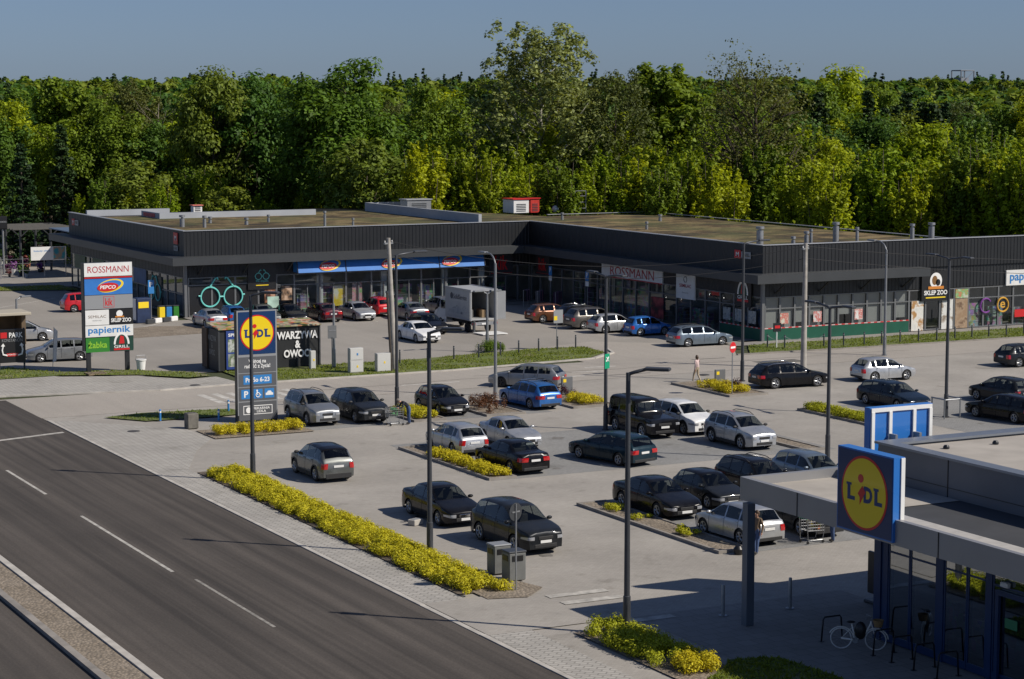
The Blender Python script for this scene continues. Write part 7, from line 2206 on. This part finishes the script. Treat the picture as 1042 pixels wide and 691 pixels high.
# ------------------------------------------------------------------ every parked and moving car
CARS = [
 # label, x, y, heading, kind, L, W, H, paint, extras
 ('silver grey crossover facing the camera, leftmost in the row by the price pylon', 43.5, 106.7, -90, 'suv', 4.6, 1.78, 1.68, 'greysilver', dict(clad=True, rails=True, wr=.35, clear=.22)),
 ('dark slate crossover with a big black grille, second from left in its row', 46.2, 106.3, -90, 'suv', 4.63, 1.84, 1.64, 'dkgrey', dict(clad=True, wr=.36, clear=.2)),
 ('black compact hatchback facing the camera beside the rusty shrubs', 51.4, 106.5, -90, 'hatch', 4.2, 1.76, 1.48, 'black', dict()),
 ('greenish grey small crossover driving alone, seen from behind by the long hedge', 37.4, 90.6, 90, 'suv', 4.17, 1.775, 1.61, 'greygreen', dict(clad=True, roof_paint=PAINT['black'], wr=.34, clear=.2)),
 ('silver hatchback seen from behind, left of the planted golden island', 46.2, 94.1, 90, 'hatch', 4.3, 1.75, 1.5, 'silver', dict()),
 ('silver saloon facing the camera behind the black saloon', 49.5, 94.5, -90, 'sedan', 4.4, 1.7, 1.43, 'silver', dict(dark_rim=True)),
 ('black saloon with red tail lights at the right end of the golden hedge island', 46.3, 88.3, 93, 'sedan', 4.63, 1.8, 1.45, 'black', dict()),
 ('black limousine with round lamps and a chrome grille beside the off-roader', 38.0, 78.8, -90, 'sedan', 4.75, 1.8, 1.47, 'black', dict(grille='chrome')),
 ('large dark grey off-roader facing the camera by the litter bins', 38.3, 72.6, -88, 'suv', 4.67, 1.87, 1.72, 'dkgrey', dict(wr=.37, clear=.21)),
 ('silver grey estate car turning in the street at the top of the car park', 60.7, 113.6, 130, 'wagon', 4.65, 1.79, 1.46, 'greysilver', dict(dark_rim=True)),
 ('blue estate car with silver roof bars seen from behind', 57.0, 106.4, 95, 'wagon', 4.48, 1.78, 1.5, 'blue', dict(roofbars=True)),
 ('black boxy off-roader with upright windscreen', 57.4, 94.4, -90, 'boxy', 4.6, 1.8, 1.95, 'black', dict(clad=True, wr=.39, tumble=.05, clear=.24)),
 ('white crossover with a black nose beside the boxy off-roader', 60.0, 94.4, -90, 'suv', 4.46, 1.82, 1.6, 'white', dict(clad=True, wr=.35)),
 ('silver crossover with roof rails facing the camera, right of the white one', 60.0, 89.0, -90, 'suv', 4.46, 1.82, 1.62, 'silver', dict(clad=True, rails=True, wr=.36)),
 ('dark teal estate car rolling through the middle of the car park', 51.7, 87.9, 102, 'wagon', 4.8, 1.86, 1.48, 'dkteal', dict()),
 ('glossy black saloon with chrome lower bumper beside the gravel island', 46.9, 75.9, -90, 'sedan', 4.88, 1.84, 1.46, 'black', dict(wr=.34)),
 ('small dark grey rounded hatchback right of the glossy black saloon', 49.9, 76.4, -90, 'hatch', 3.85, 1.73, 1.42, 'dkgrey', dict(roof_paint=PAINT['black'])),
 ('silver hatchback seen from behind beside the canopy column', 46.9, 69.6, 92, 'hatch', 4.2, 1.75, 1.51, 'silver', dict()),
 ('black estate with roof rails partly behind the supermarket canopy', 53.0, 77.2, -90, 'wagon', 4.7, 1.8, 1.6, 'black', dict(rails=True)),
 ('steel grey estate at the canopy end beside the half hidden lamp post', 56.3, 77.6, -90, 'wagon', 4.5, 1.76, 1.55, 'steel', dict()),
 ('dark grey off-roader under the canopy edge beside the full trolley', 50.1, 69.9, 90, 'suv', 4.35, 1.82, 1.69, 'dkgrey', dict(clad=True, rails=True, wr=.36, clear=.22)),
 ('black allroad estate with silver wheel arches leaving by the no entry sign', 75.3, 106.3, -6, 'wagon', 4.94, 1.87, 1.5, 'black', dict(rails='chrome', wr=.35, clear=.2)),
 ('silver white small hatchback driving right on the street', 82.4, 106.1, -3, 'hatch', 4.03, 1.75, 1.47, 'silver', dict()),
 ('dark blue estate car behind the blue sign frame', 75.5, 96.2, -90, 'wagon', 4.93, 1.86, 1.46, 'dkblue', dict()),
 ('dark grey small car with tall red tail lights at the right', 82.5, 95.0, 95, 'mpv', 4.0, 1.72, 1.5, 'dkgrey', dict()),
 ('glossy black estate at the right frame edge in front of the grey small car', 78.0, 89.4, 96, 'wagon', 4.8, 1.84, 1.46, 'black', dict()),
 ('dark grey hatchback cut by the right frame edge on the street', 95.5, 107.6, -2, 'hatch', 4.2, 1.8, 1.48, 'dkgrey', dict()),
 ('grey blue old estate car parked by the building corner', 82.4, 127.6, -3, 'wagon', 4.74, 1.77, 1.5, 'steel', dict(rails=True)),
 ('small bright blue hatchback before the shaded facade', 82.6, 135.2, 0, 'mpv', 3.5, 1.63, 1.47, 'blue2', dict()),
 ('small silver hatchback left of the bright blue one', 81.4, 138.2, 0, 'hatch', 3.97, 1.68, 1.46, 'silver', dict()),
 ('taupe off-roader estate with tall tail lights', 81.6, 141.6, 0, 'suv', 4.7, 1.86, 1.64, 'taupe', dict(rails=True)),
 ('dark saloon half hidden behind the taupe off-roader', 82.2, 144.5, 0, 'hatch', 4.4, 1.8, 1.55, 'black', dict(rails='chrome')),
 ('bronze tinted dark car, leftmost of the row before the shaded facade', 80.9, 147.2, 0, 'hatch', 4.2, 1.76, 1.5, 'orange_reflection', dict()),
 ('white saloon facing the camera in the upper car park', 65.6, 139.9, -90, 'sedan', 4.69, 1.8, 1.44, 'white', dict()),
 ('black hatchback between the white saloon and the box truck', 68.6, 144.6, -90, 'hatch', 4.4, 1.76, 1.45, 'black', dict()),
 ('silver saloon with reddish reflections seen from behind near the truck cab', 71.6, 154.4, 90, 'sedan', 4.47, 1.74, 1.42, 'greysilver', dict()),
 ('grey hatchback right of the silver saloon near the truck cab', 75.8, 157.4, 90, 'hatch', 4.2, 1.74, 1.48, 'greysilver', dict()),
 ('red upright small car in front of the blue awning', 70.6, 158.6, 90, 'mpv', 3.65, 1.64, 1.55, 'red', dict()),
 ('silver saloon parked left of the red small car', 67.8, 156.3, -90, 'sedan', 4.4, 1.72, 1.42, 'silver', dict()),
 ('dark red saloon in front of the glazed shop front', 65.0, 156.8, 90, 'sedan', 4.5, 1.76, 1.42, 'dkred', dict()),
 ('black saloon right behind the kiosk roof', 62.1, 156.8, -90, 'sedan', 4.2, 1.7, 1.42, 'black', dict()),
 ('greenish grey saloon partly behind the price pylon', 60.0, 157.4, -90, 'sedan', 4.6, 1.76, 1.44, 'greygreen', dict()),
 ('dark blue car beside the old silver saloon at the optician window', 57.7, 158.6, 90, 'hatch', 3.9, 1.7, 1.42, 'blue', dict()),
 ('old silver saloon with red tail lights, leftmost before the facade', 55.3, 156.8, 90, 'sedan', 4.4, 1.7, 1.4, 'silver', dict()),
 ('bright red small car beside the left end of the building', 50.0, 173.0, 0, 'mpv', 3.9, 1.7, 1.6, 'red', dict()),
 ('silver people carrier at the left behind the market stall', 39.7, 153.4, -10, 'mpv', 4.1, 1.7, 1.5, 'silver', dict()),
 ('silver grey estate passing behind the tenants pylon', 38.6, 140.3, 174, 'wagon', 4.4, 1.75, 1.52, 'greysilver', dict()),
 ('dark purple car cut by the left frame edge', 38.4, 163.8, -20, 'mpv', 4.0, 1.7, 1.5, 'dkred', dict()),
]
for lab, x, y, hd, kind, L_, W_, H_, pc, kw in CARS:
    nm = {'suv': 'crossover_car', 'hatch': 'hatchback_car', 'sedan': 'saloon_car', 'wagon': 'estate_car', 'mpv': 'small_car', 'boxy': 'off_road_car'}[kind]
    place_car(nm, lab, x, y, hd, build_car(kind, L_, W_, H_, PAINT[pc], **kw))

# ------------------------------------------------------------------ light, sky, camera
sun_vec = Vector((.86, -.84, 1.0)).normalized()
world = bpy.data.worlds.new('World'); scene.world = world; world.use_nodes = True
nt = world.node_tree
sky = nt.nodes.new('ShaderNodeTexSky'); sky.sky_type = 'NISHITA'; sky.sun_disc = False
sky.sun_elevation = math.asin(sun_vec.z); sky.sun_rotation = math.atan2(sun_vec.x, sun_vec.y)
sky.altitude = 100; sky.air_density = 1.0; sky.dust_density = .4; sky.ozone_density = 2.0
bg = nt.nodes['Background']; bg.inputs['Strength'].default_value = .05
hs = nt.nodes.new('ShaderNodeHueSaturation'); hs.inputs['Saturation'].default_value = .62
nt.links.new(sky.outputs['Color'], hs.inputs['Color'])
nt.links.new(mixc(nt, hs.outputs['Color'], (.69, .91, 1.38), 1.0, 'MULTIPLY'), bg.inputs['Color'])
sl = bpy.data.lights.new('sun', 'SUN'); sl.energy = 5.0; sl.angle = R(.5); sl.color = (1.0, .925, .82)
so = bpy.data.objects.new('sun', sl); col.objects.link(so)
so.rotation_euler = (-sun_vec).to_track_quat('-Z', 'Y').to_euler(); so.location = (60, 20, 60)
cam = bpy.data.cameras.new('camera'); cam.sensor_width = 36.0; cam.lens = CAM_F / 1042 * 36.0
cam.clip_start = 1; cam.clip_end = 5000
co = bpy.data.objects.new('camera', cam); col.objects.link(co)
co.location = (0, 0, CAM_H); co.rotation_euler = (R(90 - CAM_PITCH), 0, R(-CAM_YAW))
scene.camera = co
vs_ = scene.view_settings
vs_.view_transform = 'Standard'; vs_.look = 'None'; vs_.gamma = 1.0; vs_.use_curve_mapping = False; vs_.exposure = 0.0
